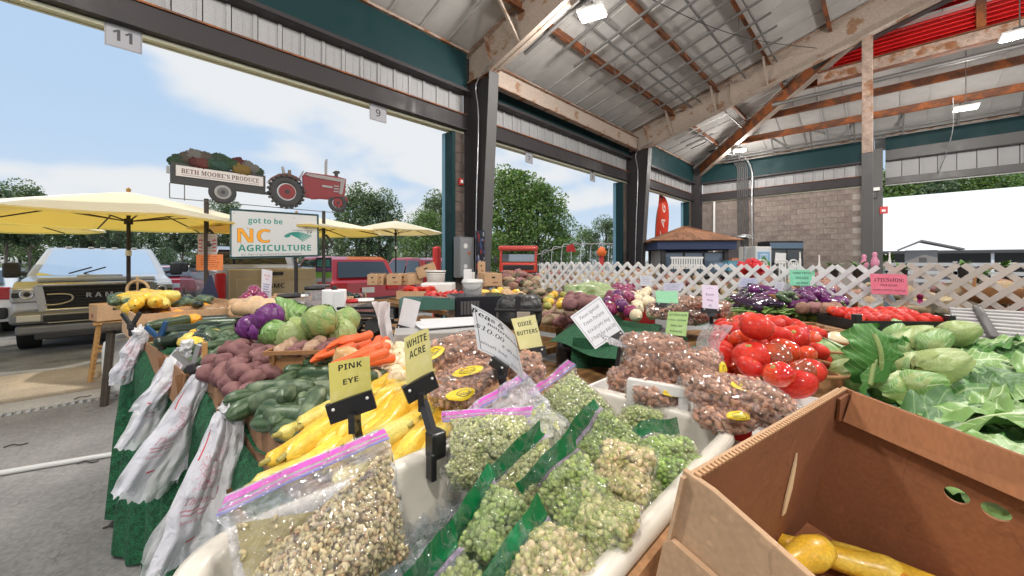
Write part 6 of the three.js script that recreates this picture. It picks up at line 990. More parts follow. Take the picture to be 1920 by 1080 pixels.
// ---------------------------------------------------------------- lattice along the back of the table, goods behind it
{
const panel = (label, x0, x1, z, y0, y1, mat) => {
const mats = [mat, mat.clone(), mat.clone()]; mats[1].color.multiplyScalar(0.95); mats[2].color.multiplyScalar(0.88);
const o = thing('lattice_panel', label, 'lattice fence', V3(0, 0, 0)), P_ = 0.105, h = y1 - y0, R = rng(Math.round(x0 * 10 + 50));
for (const s of [1, -1]) for (let x = x0 - h; x < x1; x += P_) {
let a = x, b = x + h, ya = y0, yb = y1; if (a < x0) { ya = y0 + (x0 - a); a = x0; } if (b > x1) { yb = y1 - (b - x1); b = x1; } if (b - a < 0.015) continue;
const m = s > 0 ? q => q : q => x0 + x1 - q, j = () => (R() - 0.5) * 0.008; mesh('lath', bar(V3(m(a) + j(), ya, z + (s > 0 ? 0.004 : -0.004)), V3(m(b) + j(), yb + j(), z + (s > 0 ? 0.004 : -0.004)), 0.007, 0.029, V3(0, 0.7, 0.7 * s).cross(V3(1, 0, 0)).lengthSq() ? V3(-s * (1), 1, 0).normalize() : UP), mats[Math.floor(R() * 3)], o);
}
return o;
};
const wm = std([0.80, 0.79, 0.78], 0.5), tan = std([0.56, 0.48, 0.43], 0.7);
panel('white lattice strip behind the onions and eggplants', -2.75, -1.5, -3.28, 1.08, 1.385, wm); panel('white lattice strip behind the pink card', -1.5, -0.02, -3.28, 1.08, 1.37, wm); panel('weathered tan lattice strip behind the corn husks', -0.02, 2.2, -3.3, 1.04, 1.385, tan);
// farther goods showing through and above it
struct('goods_table', [span(-4.6, 4.4, 0.86, 0.9, -4.9, -3.4), span(-4.5, -4.4, 0, 0.86, -4.8, -4.7), span(4.2, 4.3, 0, 0.86, -4.8, -4.7)], M.wood).userData = { label: 'long table of brown produce beyond the lattice', category: 'table' };
heap('gourd', [V3(-4.2, 0.96, -3.42), V3(4.2, 0.96, -3.42), V3(4.2, 0.96, -4.0), V3(-4.2, 0.96, -4.0)], 190, 56, 'mottled gourd lying beyond the lattice', 'gourds beyond the lattice', { gapMin: 0.105, rise: (u, v) => 0.2 * v + 0.05 * Math.sin(u * 40), s: [1.2, 1.7] });
heap('yam', [V3(-4.2, 1.12, -3.7), V3(4.2, 1.12, -3.7), V3(4.2, 1.12, -4.4), V3(-4.2, 1.12, -4.4)], 120, 57, 'brown sweet potato in the bank beyond the lattice', 'sweet potatoes beyond the lattice', { gapMin: 0.12, rise: (u, v) => 0.12 * v + 0.03 * Math.sin(u * 31), s: [1.3, 1.8], tilt: 0.5 });
const rb = P(1408, 504, 3.7), g = thing('mesh_bag', 'bright red mesh bag sitting on top of the lattice', 'bag', rb); mesh('body', ball(0.11, { sx: 1.2, sy: 0.62, lump: 0.5, f: 4, seed: 4, nu: 36, nv: 20 }).rotateY(YAW), phy([0.62, 0.02, 0.03], 0.35, { bumpMap: rep(T.crinkle, 3), bumpScale: 0.008 }), g); mesh('tie', lathe([[0, 0.04], [0.03, 0.06], [0.05, 0.1], [0, 0.09]], 9).rotateZ(-0.5), phy([0.6, 0.02, 0.03], 0.4), g);
// plants along the lattice top
const tuft = (px, py, d, s, label, seed) => { const c = P(px, py, d), o = thing('potted_plant', label, 'plant', c), R = rng(seed), l = []; for (let i = 0; i < 26; i++) { const a = R() * 6.28, e = 0.4 + R() * 0.9, L = s * (0.6 + 0.6 * R()); l.push(grid(2, 5, (u, v) => { const r = Math.cos(e - v * 0.5) * L * v, y = Math.sin(e - v * 0.5) * L * v, w = 0.16 * L * Math.sin(Math.PI * (0.1 + 0.85 * v)) * (u - 0.5) * 2; return V3(Math.cos(a) * r - Math.sin(a) * w, y, Math.sin(a) * r + Math.cos(a) * w); })); } mesh('foliage', l, phy([0.10, 0.22, 0.04], 0.5, { side: THREE.DoubleSide, transmission: 0.3, thickness: 0 }), o).userData.kind = 'stuff'; mesh('pot', lathe([[0, -0.12], [s * 0.3, -0.12], [s * 0.4, 0.01], [s * 0.36, 0.01], [0, 0]], 14), M.blackPlastic, o); };
tuft(1562, 505, 3.9, 0.12, 'low green plant on the table left of the pink figure', 1); tuft(1608, 502, 3.9, 0.12, 'green plant by the foot of the roof post', 2); tuft(1690, 508, 3.5, 0.11, 'leafy plant above the pink card', 3); tuft(1806, 502, 3.4, 0.09, 'small dark plant above the tan lattice', 4); tuft(1884, 500, 3.3, 0.09, 'dark plant at the photo edge above the tan lattice', 5); tuft(1840, 520, 3.2, 0.10, 'spiky plant just behind the tan lattice', 6);
// husked corn on a white slatted tray to the right
M2.rack = std([0.42, 0.41, 0.4], 0.6); const ct = thing('corn_rack', 'white slatted rack of husked corn below the tan lattice', 'rack', V3(0.85, 1.02, -2.98)); ct.rotation.y = 0.0;
for (let i = 0; i < 9; i++) mesh('slat', rbox(1.2, 0.02, 0.045, 0.006, 0, 0.02 + i * 0.012, 0.22 - i * 0.055), M2.rack, ct); for (let i = 0; i < 6; i++) mesh('clip', rbox(0.03, 0.03, 0.5, 0.006, -0.5 + i * 0.2, 0.085, 0).rotateX(0.2), M.greySteel, ct);
const bk = onY(1862, 566, 1.15), bs = thing('wicker_basket', 'round wicker basket of gourds before the tan lattice', 'basket', bk); mesh('bowl', lathe([[0, 0], [0.09, 0], [0.12, 0.05], [0.13, 0.09], [0.122, 0.09], [0.08, 0.012], [0, 0.01]], 26), M.basket, bs); mesh('handle', tube([V3(0.12, 0.08, 0), V3(0.1, 0.17, 0), V3(0, 0.21, 0), V3(-0.1, 0.17, 0), V3(-0.12, 0.08, 0)], 0.008, 30, 6).rotateY(YAW), M.basket, bs);
heap('gourd', [bk.clone().add(V3(-0.08, 0.08, 0.06)), bk.clone().add(V3(0.08, 0.08, 0.06)), bk.clone().add(V3(0.08, 0.1, -0.06)), bk.clone().add(V3(-0.08, 0.1, -0.06))], 9, 58, 'small gourd in the round wicker basket', 'gourds in the wicker basket', { gapMin: 0.05, s: [0.7, 0.9] });
heap('gourd', quadY([[1740, 612], [1840, 600], [1830, 578], [1750, 582]], 1.03), 18, 59, 'tan gourd lying right of the magenta bottle', 'tan gourds right of the bottle', { gapMin: 0.075, mat: () => 'gourdTan', s: [1, 1.3] });
heap('gourd', quadY([[1690, 590], [1920, 580], [1920, 552], [1700, 556]], 1.1), 40, 60, 'mottled gourd heaped in front of the tan lattice', 'gourds before the tan lattice', { gapMin: 0.08, s: [0.9, 1.2] });
}
// ---------------------------------------------------------------- greens wrapped in clear film on the right
{
const o = thing('leafy_greens', 'wide bank of dark and pale green leaves piled to the photo edge', 'leafy greens', V3(0, 0, 0)), R = rng(15);
const H = (x, z) => 1.02 + 0.03 * noise(x * 5, z * 9, 3) + 0.04 * noise(x * 2, z * 3, 5), x1 = 1.9, XL = z => lerp(0.05, 0.30, (z + 1.2) / -1.6), LM = [CM.deep, CM.dim, CM.dim, CM.green, CM.deep, CM.dim, CM.green];
mesh('leaf_bed', grid(60, 60, (u, v) => { const z = lerp(-0.95, -2.72, v), x = lerp(XL(z), x1, u); return V3(x, H(x, z) - 0.03 + 0.012 * noise(x * 30, z * 30, 2), z); }), CM.deep, o);
const shapes = VAR(10).map(i => { const ph = i * 3.7, L = 0.2 + 0.02 * (i % 4), w = 0.075 + 0.008 * (i % 3); return grid(16, 20, (u, v) => { const k = (u - 0.5) * 2, wd = w * Math.pow(Math.sin(Math.PI * clamp(0.08 + 0.86 * v)), 0.6), e = Math.pow(Math.abs(k), 2.5); return V3(k * wd + 0.006 * Math.sin(v * 9 + ph), 0.035 * Math.sin(v * 2.8) - 0.03 * k * k * (i % 2 ? 1 : -0.4) + 0.014 * e * Math.sin(v * 23 + ph + k) + 0.004 * Math.sin(k * 15 + v * 6), (0.5 - v) * L); }); });
for (let i = 0; i < 230; i++) { const z = lerp(-0.98, -2.65, R()), x = lerp(XL(z) + 0.04, 1.35, R()), m = mesh('leaf', shapes[i % 10], LM[Math.floor(R() * 7)], o); m.position.set(x, H(x, z) - 0.012 + 0.02 * R(), z); m.rotation.set((R() - 0.5) * 0.4, YAW - 1.35 + (R() - 0.5) * 1.5, (R() - 0.5) * 0.8, 'YXZ'); m.scale.setScalar(0.8 + 0.5 * R()); }
}
// ---------------------------------------------------------------- work area behind the front table
const pl = (px, py, d) => P(px, py, d);
{
// paper towel roll
const c = onY(627, 600, 1.07), r = thing('paper_towel_roll', 'white paper towel roll standing behind the cabbages', 'paper towels', c); mesh('roll', lathe([[0.02, 0], [0.062, 0], [0.063, 0.005], [0.063, 0.165], [0.062, 0.17], [0.02, 0.17]], 32), M.paper, r); mesh('core', lathe([[0.021, 0.0], [0.021, 0.171], [0.016, 0.171], [0.016, 0]], 20), M.card, r); mesh('loose_sheet', grid(8, 4, (u, v) => V3(0.06 + 0.05 * u, 0.012 + v * 0.15, 0.02 - 0.03 * u * u)), std([0.8, 0.8, 0.8], 0.8, { side: THREE.DoubleSide }), r); mesh('knob', lathe([[0, 0.17], [0.015, 0.17], [0.012, 0.19], [0, 0.195]], 12), M.black, r);
const jar = (px, py, d, h, rr, lid, label, fill) => { const p = pl(px, py, d), o = thing('storage_jar', label, 'jar', p); mesh('glass', lathe([[0, 0], [rr, 0], [rr, h], [rr * 0.97, h]], 20), phy([0.9, 0.92, 0.95], 0.06, { transmission: 0.85, thickness: 0 }), o); mesh('contents', lathe([[0, 0.004], [rr * 0.92, 0.004], [rr * 0.92, h * 0.5], [0, h * 0.5]], 16), fill, o); mesh('lid', lathe([[0, h], [rr * 1.04, h], [rr * 1.04, h + 0.02], [0, h + 0.022]], 20), lid, o); };
jar(542, 586, 2.3, 0.09, 0.06, M.black, 'black-lidded tub just left of the big cabbage leaf', M.greySteel); jar(590, 585, 2.4, 0.14, 0.055, M.black, 'clear jar with a black lid behind the big cabbage leaf', std([0.35, 0.3, 0.28], 0.8)); jar(602, 568, 2.9, 0.12, 0.06, M.greySteel, 'clear jar farther back by the red hatchback', std([0.3, 0.28, 0.25], 0.8)); jar(659, 607, 2.2, 0.12, 0.035, std([0.5, 0.02, 0.02], 0.4), 'small red-topped jar right of the paper towels', std([0.35, 0.02, 0.03], 0.5)); jar(682, 590, 2.4, 0.08, 0.06, M.whitePlastic, 'low clear tub of berries behind the tangled gear', std([0.3, 0.05, 0.05], 0.6)); jar(562, 572, 2.6, 0.05, 0.05, M.whitePlastic, 'crumpled white tub in front of the tan tailgate', M.whitePlastic);
// tangle of black gear
const R = rng(19), g = thing('folding_trolley', 'black folded trolley of rods and wheels behind the carrots', 'trolley', V3(0, 0, 0)), m = pl(682, 618, 2.0);
for (let i = 0; i < 9; i++) mesh('bar', bar(m.clone().add(V3(0, -0.05 + 0.02 * i, 0)).addScaledVector(RIGHT, -0.14 + 0.02 * R()), m.clone().add(V3(0, -0.06 + 0.022 * i, 0)).addScaledVector(RIGHT, 0.16).addScaledVector(FWD, 0.2 * (R() - 0.5)), 0.014, 0.014), i % 3 ? M.blackPlastic : M.greySteel, g);
for (const [x, y] of [[664, 610], [700, 612], [690, 640], [672, 640]]) { const p = pl(x, y, 1.96); mesh('wheel', new THREE.CylinderGeometry(0.04, 0.04, 0.03, 20).rotateX(1.2).rotateY(YAW).translate(p.x, p.y, p.z), M.rubber, g); }
// white bag on a stand
const bq = thing('bag_roll', 'crumpled white bag with pale red print hanging on a rod', 'plastic bag', pl(728, 615, 1.75)); mesh('film', grid(20, 30, (u, v) => V3(0, 0, 0).addScaledVector(RIGHT, (u - 0.5) * (0.09 - 0.04 * Math.sin(v * 3)) + 0.07 * v * v * 0.8 - 0.03).addScaledVector(UP, 0.12 - v * 0.26).addScaledVector(FWD, 0.02 * Math.sin(u * 12 + v * 4) + 0.01 * noise(u * 5, v * 8, 1))), std([0.78, 0.74, 0.74], 0.5, { side: THREE.DoubleSide }), bq); mesh('rod', rod(V3(-0.035, -0.2, 0.0), V3(-0.035, 0.03, 0), 0.006, 6), M.pipe, bq);
// long grey carton with red label, papers on top
const gc = pl(835, 640, 1.72), gb = thing('grey_carton', 'long grey carton with a bright red label behind the white acre card', 'carton', V3(gc.x, gc.y, gc.z)); gb.rotation.y = YAW + 0.25; const gm = std([0.36, 0.35, 0.34], 0.8);
mesh('body', rbox(0.42, 0.13, 0.26, 0.006), gm, gb); mesh('flap', [box(0.3, 0.004, 0.2, 0.02, 0.075, -0.04, 0.2)], std([0.62, 0.62, 0.64], 0.7), gb); mesh('red_label', box(0.07, 0.05, 0.003, -0.13, 0.015, 0.1315), std([0.7, 0.015, 0.015], 0.5), gb); mesh('label_text', [box(0.07, 0.008, 0.002, -0.13, 0.045, 0.1315), box(0.07, 0.008, 0.002, -0.13, -0.015, 0.1315)], std([0.15, 0.02, 0.02], 0.6), gb); mesh('end_panel', box(0.003, 0.125, 0.24, -0.2115, 0, 0), std([0.6, 0.6, 0.62], 0.8), gb);
solo('white_board', 'flat white board lying before the black box', 'board', rbox(0.36, 0.02, 0.24, 0.008).rotateY(YAW + 0.3).translate(...pl(850, 604, 2.2).toArray()), M.whitePlastic); solo('foam_box', 'low white foam box behind the black box', 'box', rbox(0.34, 0.12, 0.25, 0.02).rotateY(YAW).translate(...pl(822, 540, 4.2).toArray()), M.whitePlastic);
// black box and white bucket
const b = thing('black_box', 'black box with silver ribbed side carrying the white bucket', 'box', pl(896, 574, 3.1)); b.rotation.y = YAW + 0.35; mesh('body', rbox(0.44, 0.19, 0.34, 0.008), phy([0.02, 0.021, 0.028], 0.25, { clearcoat: 0.4 }), b); mesh('side_panel', rbox(0.006, 0.17, 0.3, 0.002, -0.223, 0, 0), M.galv, b); for (let i = 0; i < 6; i++) mesh('slot', rbox(0.02, 0.1, 0.004, 0.002, -0.17 + i * 0.025, 0.01, 0.171), M.greySteel, b);
const k = thing('white_bucket', 'white plastic bucket with wire handle on the black box', 'bucket', pl(886, 553, 3.15)); mesh('pail', lathe([[0, 0], [0.072, 0], [0.084, 0.10], [0.089, 0.10], [0.089, 0.115], [0.084, 0.115], [0.084, 0.128], [0.08, 0.128], [0.07, 0.01], [0, 0.01]], 28), M.whitePlastic, k); mesh('handle', tube([V3(-0.09, 0.1, 0), V3(-0.06, 0.06, 0.075), V3(0, 0.045, 0.095), V3(0.06, 0.06, 0.075), V3(0.09, 0.1, 0)], 0.003, 20, 5).rotateY(YAW), M.pipe, k);
const k2 = thing('white_bucket', 'white lidded bucket stack before the block pier', 'bucket', pl(817, 537, 5.2)); mesh('pail', lathe([[0, 0], [0.11, 0], [0.125, 0.17], [0.13, 0.17], [0.13, 0.19], [0, 0.19]], 24), M.whitePlastic, k2); mesh('lid', lathe([[0, 0.19], [0.135, 0.19], [0.135, 0.215], [0, 0.22]], 24), M.whitePlastic, k2);
const k3 = thing('paper_holder', 'white box with a paper pad standing against the electric panel', 'box', pl(881, 525, 4.9)); mesh('body', rbox(0.12, 0.2, 0.1, 0.005, 0, 0, 0).rotateY(YAW), M.whitePlastic, k3); mesh('pad', rbox(0.1, 0.24, 0.02, 0.004, -0.02, 0.02, 0.08).rotateY(YAW), M.paper, k3);
// camouflage cooler bag
const cb = thing('cooler_bag', 'rounded black camouflage cooler bag with a buckle strap', 'cooler bag', pl(974, 585, 2.15)); cb.rotation.y = YAW - 0.1; mesh('body', rbox(0.25, 0.19, 0.2, 0.06, 0, 0, 0, 5), phy([1, 1, 1], 0.4, { map: blotch([0.008, 0.008, 0.009], [0.13, 0.13, 0.12], 33, 6), bumpMap: rep(T.crinkle, 3), bumpScale: 0.004 }), cb); mesh('strap', [rbox(0.03, 0.2, 0.205, 0.008, 0.0, 0, 0), rbox(0.255, 0.02, 0.205, 0.008, 0, 0.02, 0)], M.black, cb); mesh('patch', rbox(0.07, 0.05, 0.006, 0.002, 0.03, -0.01, 0.104), std([0.4, 0.34, 0.28], 0.7), cb);
// cartons of tomatoes along the doors
const carton = (px, py, d, w, h, dd, turn, label, tilt = 0) => { const o = thing('brown_carton', label, 'carton', pl(px, py, d)); o.rotation.set(0, YAW + turn, tilt, 'YXZ'); mesh('side_panel', rbox(w, h, dd, 0.006), M.card, o); mesh('flap', box(w * 0.98, 0.004, dd * 0.45, 0, h / 2 + 0.01, -dd * 0.3), M.cardDark, o); mesh('hand_hole', rbox(w * 0.2, h * 0.12, 0.004, 0.002, 0, h * 0.2, dd / 2), M.black, o); mesh('print', [box(w * 0.3, h * 0.08, 0.002, w * 0.1, -h * 0.2, dd / 2 + 0.001)], std([0.25, 0.08, 0.04], 0.8), o); };
carton(701, 524, 5.4, 0.13, 0.15, 0.2, 0.1, 'leftmost small brown carton in the row by the red hatchback'); carton(716, 524, 5.5, 0.09, 0.15, 0.2, 0.1, 'narrow brown carton second in the row'); carton(741, 524, 5.5, 0.2, 0.15, 0.25, 0.15, 'brown carton third in the row by the bollard'); carton(770, 523, 5.6, 0.2, 0.16, 0.3, -0.5, 'dark open brown carton fourth in the row'); carton(800, 507, 5.7, 0.28, 0.16, 0.25, 0.2, 'brown carton tilted on top of the row', 0.35); carton(918, 524, 5.0, 0.24, 0.16, 0.3, 0.4, 'brown carton with slots right of the electric panel'); carton(903, 503, 5.4, 0.1, 0.18, 0.1, 0, 'small brown carton below the dark poster');
tray('green_flat', 'green printed fruit flat behind the grey carton, right one', 'tray', pl(820, 578, 2.9), 0.26, 0.2, 0.07, YAW + 0.1, std([0.05, 0.14, 0.11], 0.6), M.black); tray('green_flat', 'green printed fruit flat behind the grey carton, left one', 'tray', pl(782, 574, 3.1), 0.24, 0.2, 0.07, YAW + 0.1, std([0.10, 0.2, 0.18], 0.6), M.black);
const rt = pl(784, 548, 3.9); heap('tomato', [[-0.14, 0.1], [0.14, 0.1], [0.14, -0.1], [-0.14, -0.1]].map(([a, f]) => rt.clone().addScaledVector(RIGHT, a).addScaledVector(FWD, f)), 20, 81, 'small bright red tomato in the box by the brown cartons', 'red tomatoes by the brown cartons', { gapMin: 0.05, s: [0.6, 0.8], rise: () => 0.03 }); tray('tomato_carton', 'open carton of red tomatoes by the brown cartons', 'carton', rt.clone().add(V3(0, -0.06, 0)), 0.36, 0.26, 0.08, YAW, M.card, M.card);
const yt = pl(808, 568, 3.3); heap('yam', [[-0.1, 0.06], [0.1, 0.06], [0.1, -0.06], [-0.1, -0.06]].map(([a, f]) => yt.clone().addScaledVector(RIGHT, a).addScaledVector(FWD, f)), 9, 82, 'brown yam in the box on the green flats', 'yams on the green flats', { gapMin: 0.06, rise: () => 0.03, s: [0.8, 1] });
heap('pepper', [[-0.25, 0.05], [0.2, 0.05], [0.2, -0.05], [-0.25, -0.05]].map(([a, f]) => pl(850, 553, 3.7).addScaledVector(RIGHT, a).addScaledVector(FWD, f)), 12, 83, 'dark red pepper lying behind the black box', 'peppers behind the black box', { gapMin: 0.06 }); heap('gourd', [[-0.15, 0.05], [0.2, 0.05], [0.2, -0.1], [-0.15, -0.1]].map(([a, f]) => pl(928, 552, 3.5).addScaledVector(RIGHT, a).addScaledVector(FWD, f)), 9, 84, 'squash lying right of the white bucket', 'squash right of the white bucket', { gapMin: 0.07, mat: r => r < 0.5 ? 'butternut' : 'squash' });
table('table of brown cartons along the open doors', -4.9, -3.4, -4.6, -3.3, 0.9); table('table of jars and towels behind the cabbages', -3.0, -1.9, -1.32, -0.9, 0.98); table('low table of black gear and grey carton', -1.9, -0.95, -1.75, -1.25, 0.82); table('table of gourds before the left lattice', -4.5, -1.6, -3.2, -2.4, 0.94);
// brown box, stool, bin at the far end
const st = onY(208, 735, 0), wood = M.wood; const s = thing('step_stool', 'light wooden step stool with a carton on it beside the big pickup', 'stool', V3(-6.9, -0.02, 0.04)); for (const x of [-0.16, 0.16]) for (const z of [-0.14, 0.14]) mesh('leg', bar(V3(x * 1.25, 0, z * 1.3), V3(x * 0.8, 0.66, z * 0.8), 0.04, 0.03), wood, s); for (const z of [-0.16, 0.16]) mesh('rung', bar(V3(-0.18, 0.25, z), V3(0.18, 0.25, z), 0.025, 0.03), wood, s); for (const x of [-0.17, 0.17]) mesh('rung', bar(V3(x, 0.35, -0.16), V3(x, 0.35, 0.16), 0.025, 0.03), wood, s); mesh('seat', rbox(0.36, 0.035, 0.32, 0.01, 0, 0.67, 0), wood, s);
const sc = thing('brown_carton', 'tan carton with a handhold standing on the wooden step stool', 'carton', V3(-6.9, 0.66 + 0.11, 0.04), 0.25); mesh('side_panel', rbox(0.30, 0.2, 0.34, 0.005, 0, 0.01, 0), M.card, sc); mesh('hand_hole', rbox(0.004, 0.03, 0.07, 0.002, 0.15, 0.05, 0), M.black, sc); mesh('print', box(0.07, 0.05, 0.003, -0.02, -0.03, 0.171), std([0.35, 0.1, 0.06], 0.8), sc);
const g2 = thing('grey_stool', 'weathered grey wooden stool at the far end of the skirt', 'stool', V3(-5.62, 0, -0.12)), gw = std([0.22, 0.2, 0.18], 0.85, { map: rep(T.bark, 2) }); for (const x of [-0.15, 0.15]) for (const z of [-0.16, 0.16]) mesh('leg', bar(V3(x * 1.4, 0, z * 1.3), V3(x * 0.9, 0.72, z), 0.05, 0.04), gw, g2); for (const z of [-0.19, 0.19]) mesh('rung', bar(V3(-0.2, 0.2, z), V3(0.2, 0.2, z), 0.03, 0.035), gw, g2); mesh('seat', rbox(0.42, 0.04, 0.46, 0.01, 0, 0.74, 0), gw, g2);
const cn = thing('white_canister', 'rounded off-white canister behind the grey stool', 'canister', V3(-5.95, 0, -0.03)); mesh('body', lathe([[0, 0], [0.12, 0], [0.14, 0.05], [0.145, 0.3], [0.145, 0.46], [0.13, 0.54], [0.07, 0.57], [0, 0.57]], 28), M.whitePlastic, cn); mesh('cap', lathe([[0, 0.57], [0.05, 0.57], [0.05, 0.61], [0, 0.62]], 16), M.whitePlastic, cn);
// folding wooden stand by the umbrella pole, bundle by the post
const fs = thing('bentwood_frame', 'bent wooden frame with a hoop beside the umbrella pole', 'frame', pl(258, 540, 4.6)), hw = std([0.55, 0.36, 0.18], 0.6); mesh('hoop', new THREE.TorusGeometry(0.11, 0.016, 8, 28).rotateY(YAW + 0.2).translate(0.05, -0.02, 0), hw, fs); for (const s2 of [-1, 1]) mesh('upright', bar(V3(-0.06 + s2 * 0.03, -0.3, 0), V3(-0.06 - s2 * 0.02, 0.14, 0), 0.02, 0.02), hw, fs);
const um = thing('folded_umbrella', 'dark blue folded cloth bundle at the foot of the sign post', 'umbrella', pl(393, 548, 3.3)); mesh('cloth', lathe([[0, -0.12], [0.075, -0.11], [0.06, -0.02], [0.03, 0.08], [0.012, 0.15], [0, 0.16]], 9).rotateZ(-0.3), std([0.02, 0.025, 0.06], 0.8), um);
const tc = thing('flat_crate', 'shallow brown crate of roots before the tan tailgate', 'crate', pl(585, 562, 3.6)); tc.rotation.y = YAW; for (const z of [-0.15, 0.15]) mesh('side_slat', rbox(0.9, 0.09, 0.02, 0.004, 0, 0, z), M.card, tc); mesh('bottom', box(0.9, 0.02, 0.3, 0, -0.04, 0), M.card, tc); heap('beet', [[-0.3, 0.1], [0.4, 0.1], [0.4, -0.1], [-0.3, -0.1]].map(([a, f]) => pl(600, 555, 3.6).addScaledVector(RIGHT, a).addScaledVector(FWD, f)), 22, 85, 'dark root in the shallow crate before the tailgate', 'dark roots in the shallow crate', { gapMin: 0.07, s: [0.9, 1.2], mat: r => r < 0.5 ? 'zuke' : 'beet' });
}
// ---------------------------------------------------------------- kiosk, cooler, heater and chairs by the block wall
{
const c = pl(1285, 490, 12.2), o = thing('wooden_kiosk', 'small dark food kiosk with an orange shingled hip roof and blue fascia', 'kiosk', V3(c.x, 0, c.z)); o.rotation.y = YAW - 0.12; const W = 1.9, D = 1.7, dk = std([0.03, 0.028, 0.03], 0.6), bl = std([0.04, 0.058, 0.125], 0.8), sh = [0.9, 1.0, 0.7].map(k => std([0.30 * k, 0.13 * k, 0.06 * k], 0.8));
for (const x of [-1, 1]) for (const z of [-1, 1]) mesh('post', rbox(0.12, 1.75, 0.12, 0.01, x * (W / 2 - 0.06), 0.875, z * (D / 2 - 0.06)), dk, o);
mesh('fascia', [rbox(W + 0.3, 0.24, 0.04, 0.01, 0, 1.87, D / 2 + 0.14), rbox(W + 0.3, 0.24, 0.04, 0.01, 0, 1.87, -D / 2 - 0.14), rbox(0.04, 0.24, D + 0.24, 0.01, W / 2 + 0.13, 1.87, 0), rbox(0.04, 0.24, D + 0.24, 0.01, -W / 2 - 0.13, 1.87, 0)], bl, o);
const R = rng(52), ap = 2.5, y0 = 2.0, hw = W / 2 + 0.3, hd = D / 2 + 0.3;
for (const [ax, sgn] of [['z', 1], ['z', -1], ['x', 1], ['x', -1]]) for (let r = 0; r < 6; r++) { const t0 = r / 6, t1 = (r + 1) / 6 + 0.02, half = (ax === 'z' ? hw : hd), deep = ax === 'z' ? hd : hw, n = Math.max(2, Math.round(9 * (1 - t0))); for (let i = 0; i < n; i++) { const a0 = -1 + 2 * i / n, a1 = -1 + 2 * (i + 0.94) / n, f = t => half * (1 - t * 0.92), g = t => deep * (1 - t) * sgn, yy = t => lerp(y0, ap, t) + 0.012 * (6 - r) / 6 + R() * 0.004; const q = (a, t) => ax === 'z' ? V3(a * f(t), yy(t), g(t)) : V3(g(t), yy(t), a * f(t)); const pts = [q(a0, t0), q(a1, t0), q(a1, t1), q(a0, t1)]; mesh('shingle', quad3(...(sgn > 0 === (ax === 'z') ? pts : [pts[1], pts[0], pts[3], pts[2]]), 0.014), sh[Math.floor(R() * 3)], o); } }
mesh('counter', rbox(W - 0.2, 0.95, 0.08, 0.01, 0, 0.475, D / 2 - 0.1), dk, o); mesh('counter_top', rbox(W, 0.05, 0.34, 0.01, 0, 0.97, D / 2 - 0.05), M.greySteel, o); mesh('back_wall', rbox(W - 0.2, 1.7, 0.04, 0.01, 0, 0.9, -D / 2 + 0.08), std([0.10, 0.13, 0.2], 0.6), o); mesh('side_board', rbox(0.04, 1.7, D - 0.25, 0.005, -W / 2 + 0.08, 0.9, 0), std([0.34, 0.32, 0.3], 0.8), o);
for (let i = 0; i < 3; i++) { const w = mesh('window', rbox(0.5, 0.6, 0.02, 0.005, -0.55 + i * 0.56, 1.35, D / 2 - 0.13), phy([0.10, 0.14, 0.2], 0.06, { clearcoat: 1 }), o); mesh('window_frame', [box(0.54, 0.03, 0.03, -0.55 + i * 0.56, 1.66, D / 2 - 0.11), box(0.54, 0.03, 0.03, -0.55 + i * 0.56, 1.04, D / 2 - 0.11), box(0.03, 0.6, 0.03, -0.82 + i * 0.56, 1.35, D / 2 - 0.11)], dk, w); }
const sg = pl(1288, 488, 11.0), si = thing('bench_back', 'white openwork bench back before the kiosk counter', 'bench', sg); si.rotation.y = YAW; for (let i = 0; i < 13; i++) mesh('slat', rbox(0.045, 0.3, 0.02, 0.004, -0.42 + i * 0.07, -0.1, 0), M.whitePlastic, si); mesh('top_rail', rbox(0.94, 0.06, 0.03, 0.008, 0, 0.07, 0), M.whitePlastic, si); mesh('rail', rbox(0.94, 0.04, 0.03, 0.008, 0, -0.14, 0), M.whitePlastic, si);
const ht = pl(1396, 490, 12.6), h = thing('patio_heater', 'mushroom patio heater standing before the conduits', 'heater', V3(ht.x, 0, ht.z)); mesh('pole', rod(V3(0, 0.6, 0), V3(0, 1.95, 0), 0.03, 12), M.galv, h); mesh('burner', lathe([[0.04, 1.9], [0.1, 1.94], [0.12, 2.12], [0.08, 2.18], [0, 2.18]], 20), M.greySteel, h); mesh('reflector', lathe([[0, 2.3], [0.1, 2.28], [0.33, 2.2], [0.34, 2.17], [0.3, 2.18], [0, 2.24]], 32), M.galv, h); mesh('tank_housing', lathe([[0, 0], [0.22, 0], [0.22, 0.1], [0.18, 0.6], [0.03, 0.62]], 24), M.galv, h);
const fr = pl(1415, 490, 13.2), f = thing('display_fridge', 'white and black drinks fridge with a printed landscape side', 'fridge', V3(fr.x, 0, fr.z)); f.rotation.y = YAW + 0.25; const im = canvasTex(256, 512, (x, w, hh) => { x.fillStyle = '#e4e6e8'; x.fillRect(0, 0, w, hh); x.fillStyle = '#8fb7d8'; x.fillRect(20, 40, 216, 110); x.fillStyle = '#4f8a3f'; x.beginPath(); x.moveTo(20, 150); x.lineTo(128, 80); x.lineTo(236, 150); x.lineTo(236, 240); x.lineTo(20, 240); x.fill(); x.strokeStyle = '#dfe7ea'; x.lineWidth = 9; x.strokeRect(74, 70, 110, 110); x.fillStyle = '#c8643c'; x.fillRect(110, 130, 46, 22); });
mesh('body', rbox(0.66, 1.9, 0.7, 0.02, 0, 0.95, 0), M.whitePlastic, f); mesh('printed_panel', quad3(V3(-0.31, 0.1, 0.354), V3(0.31, 0.1, 0.354), V3(0.31, 1.86, 0.354), V3(-0.31, 1.86, 0.354), 0.006), std([1, 1, 1], 0.4, { map: im }), f); mesh('side_panel', rbox(0.02, 1.86, 0.66, 0.005, 0.335, 0.95, 0), M.black, f);
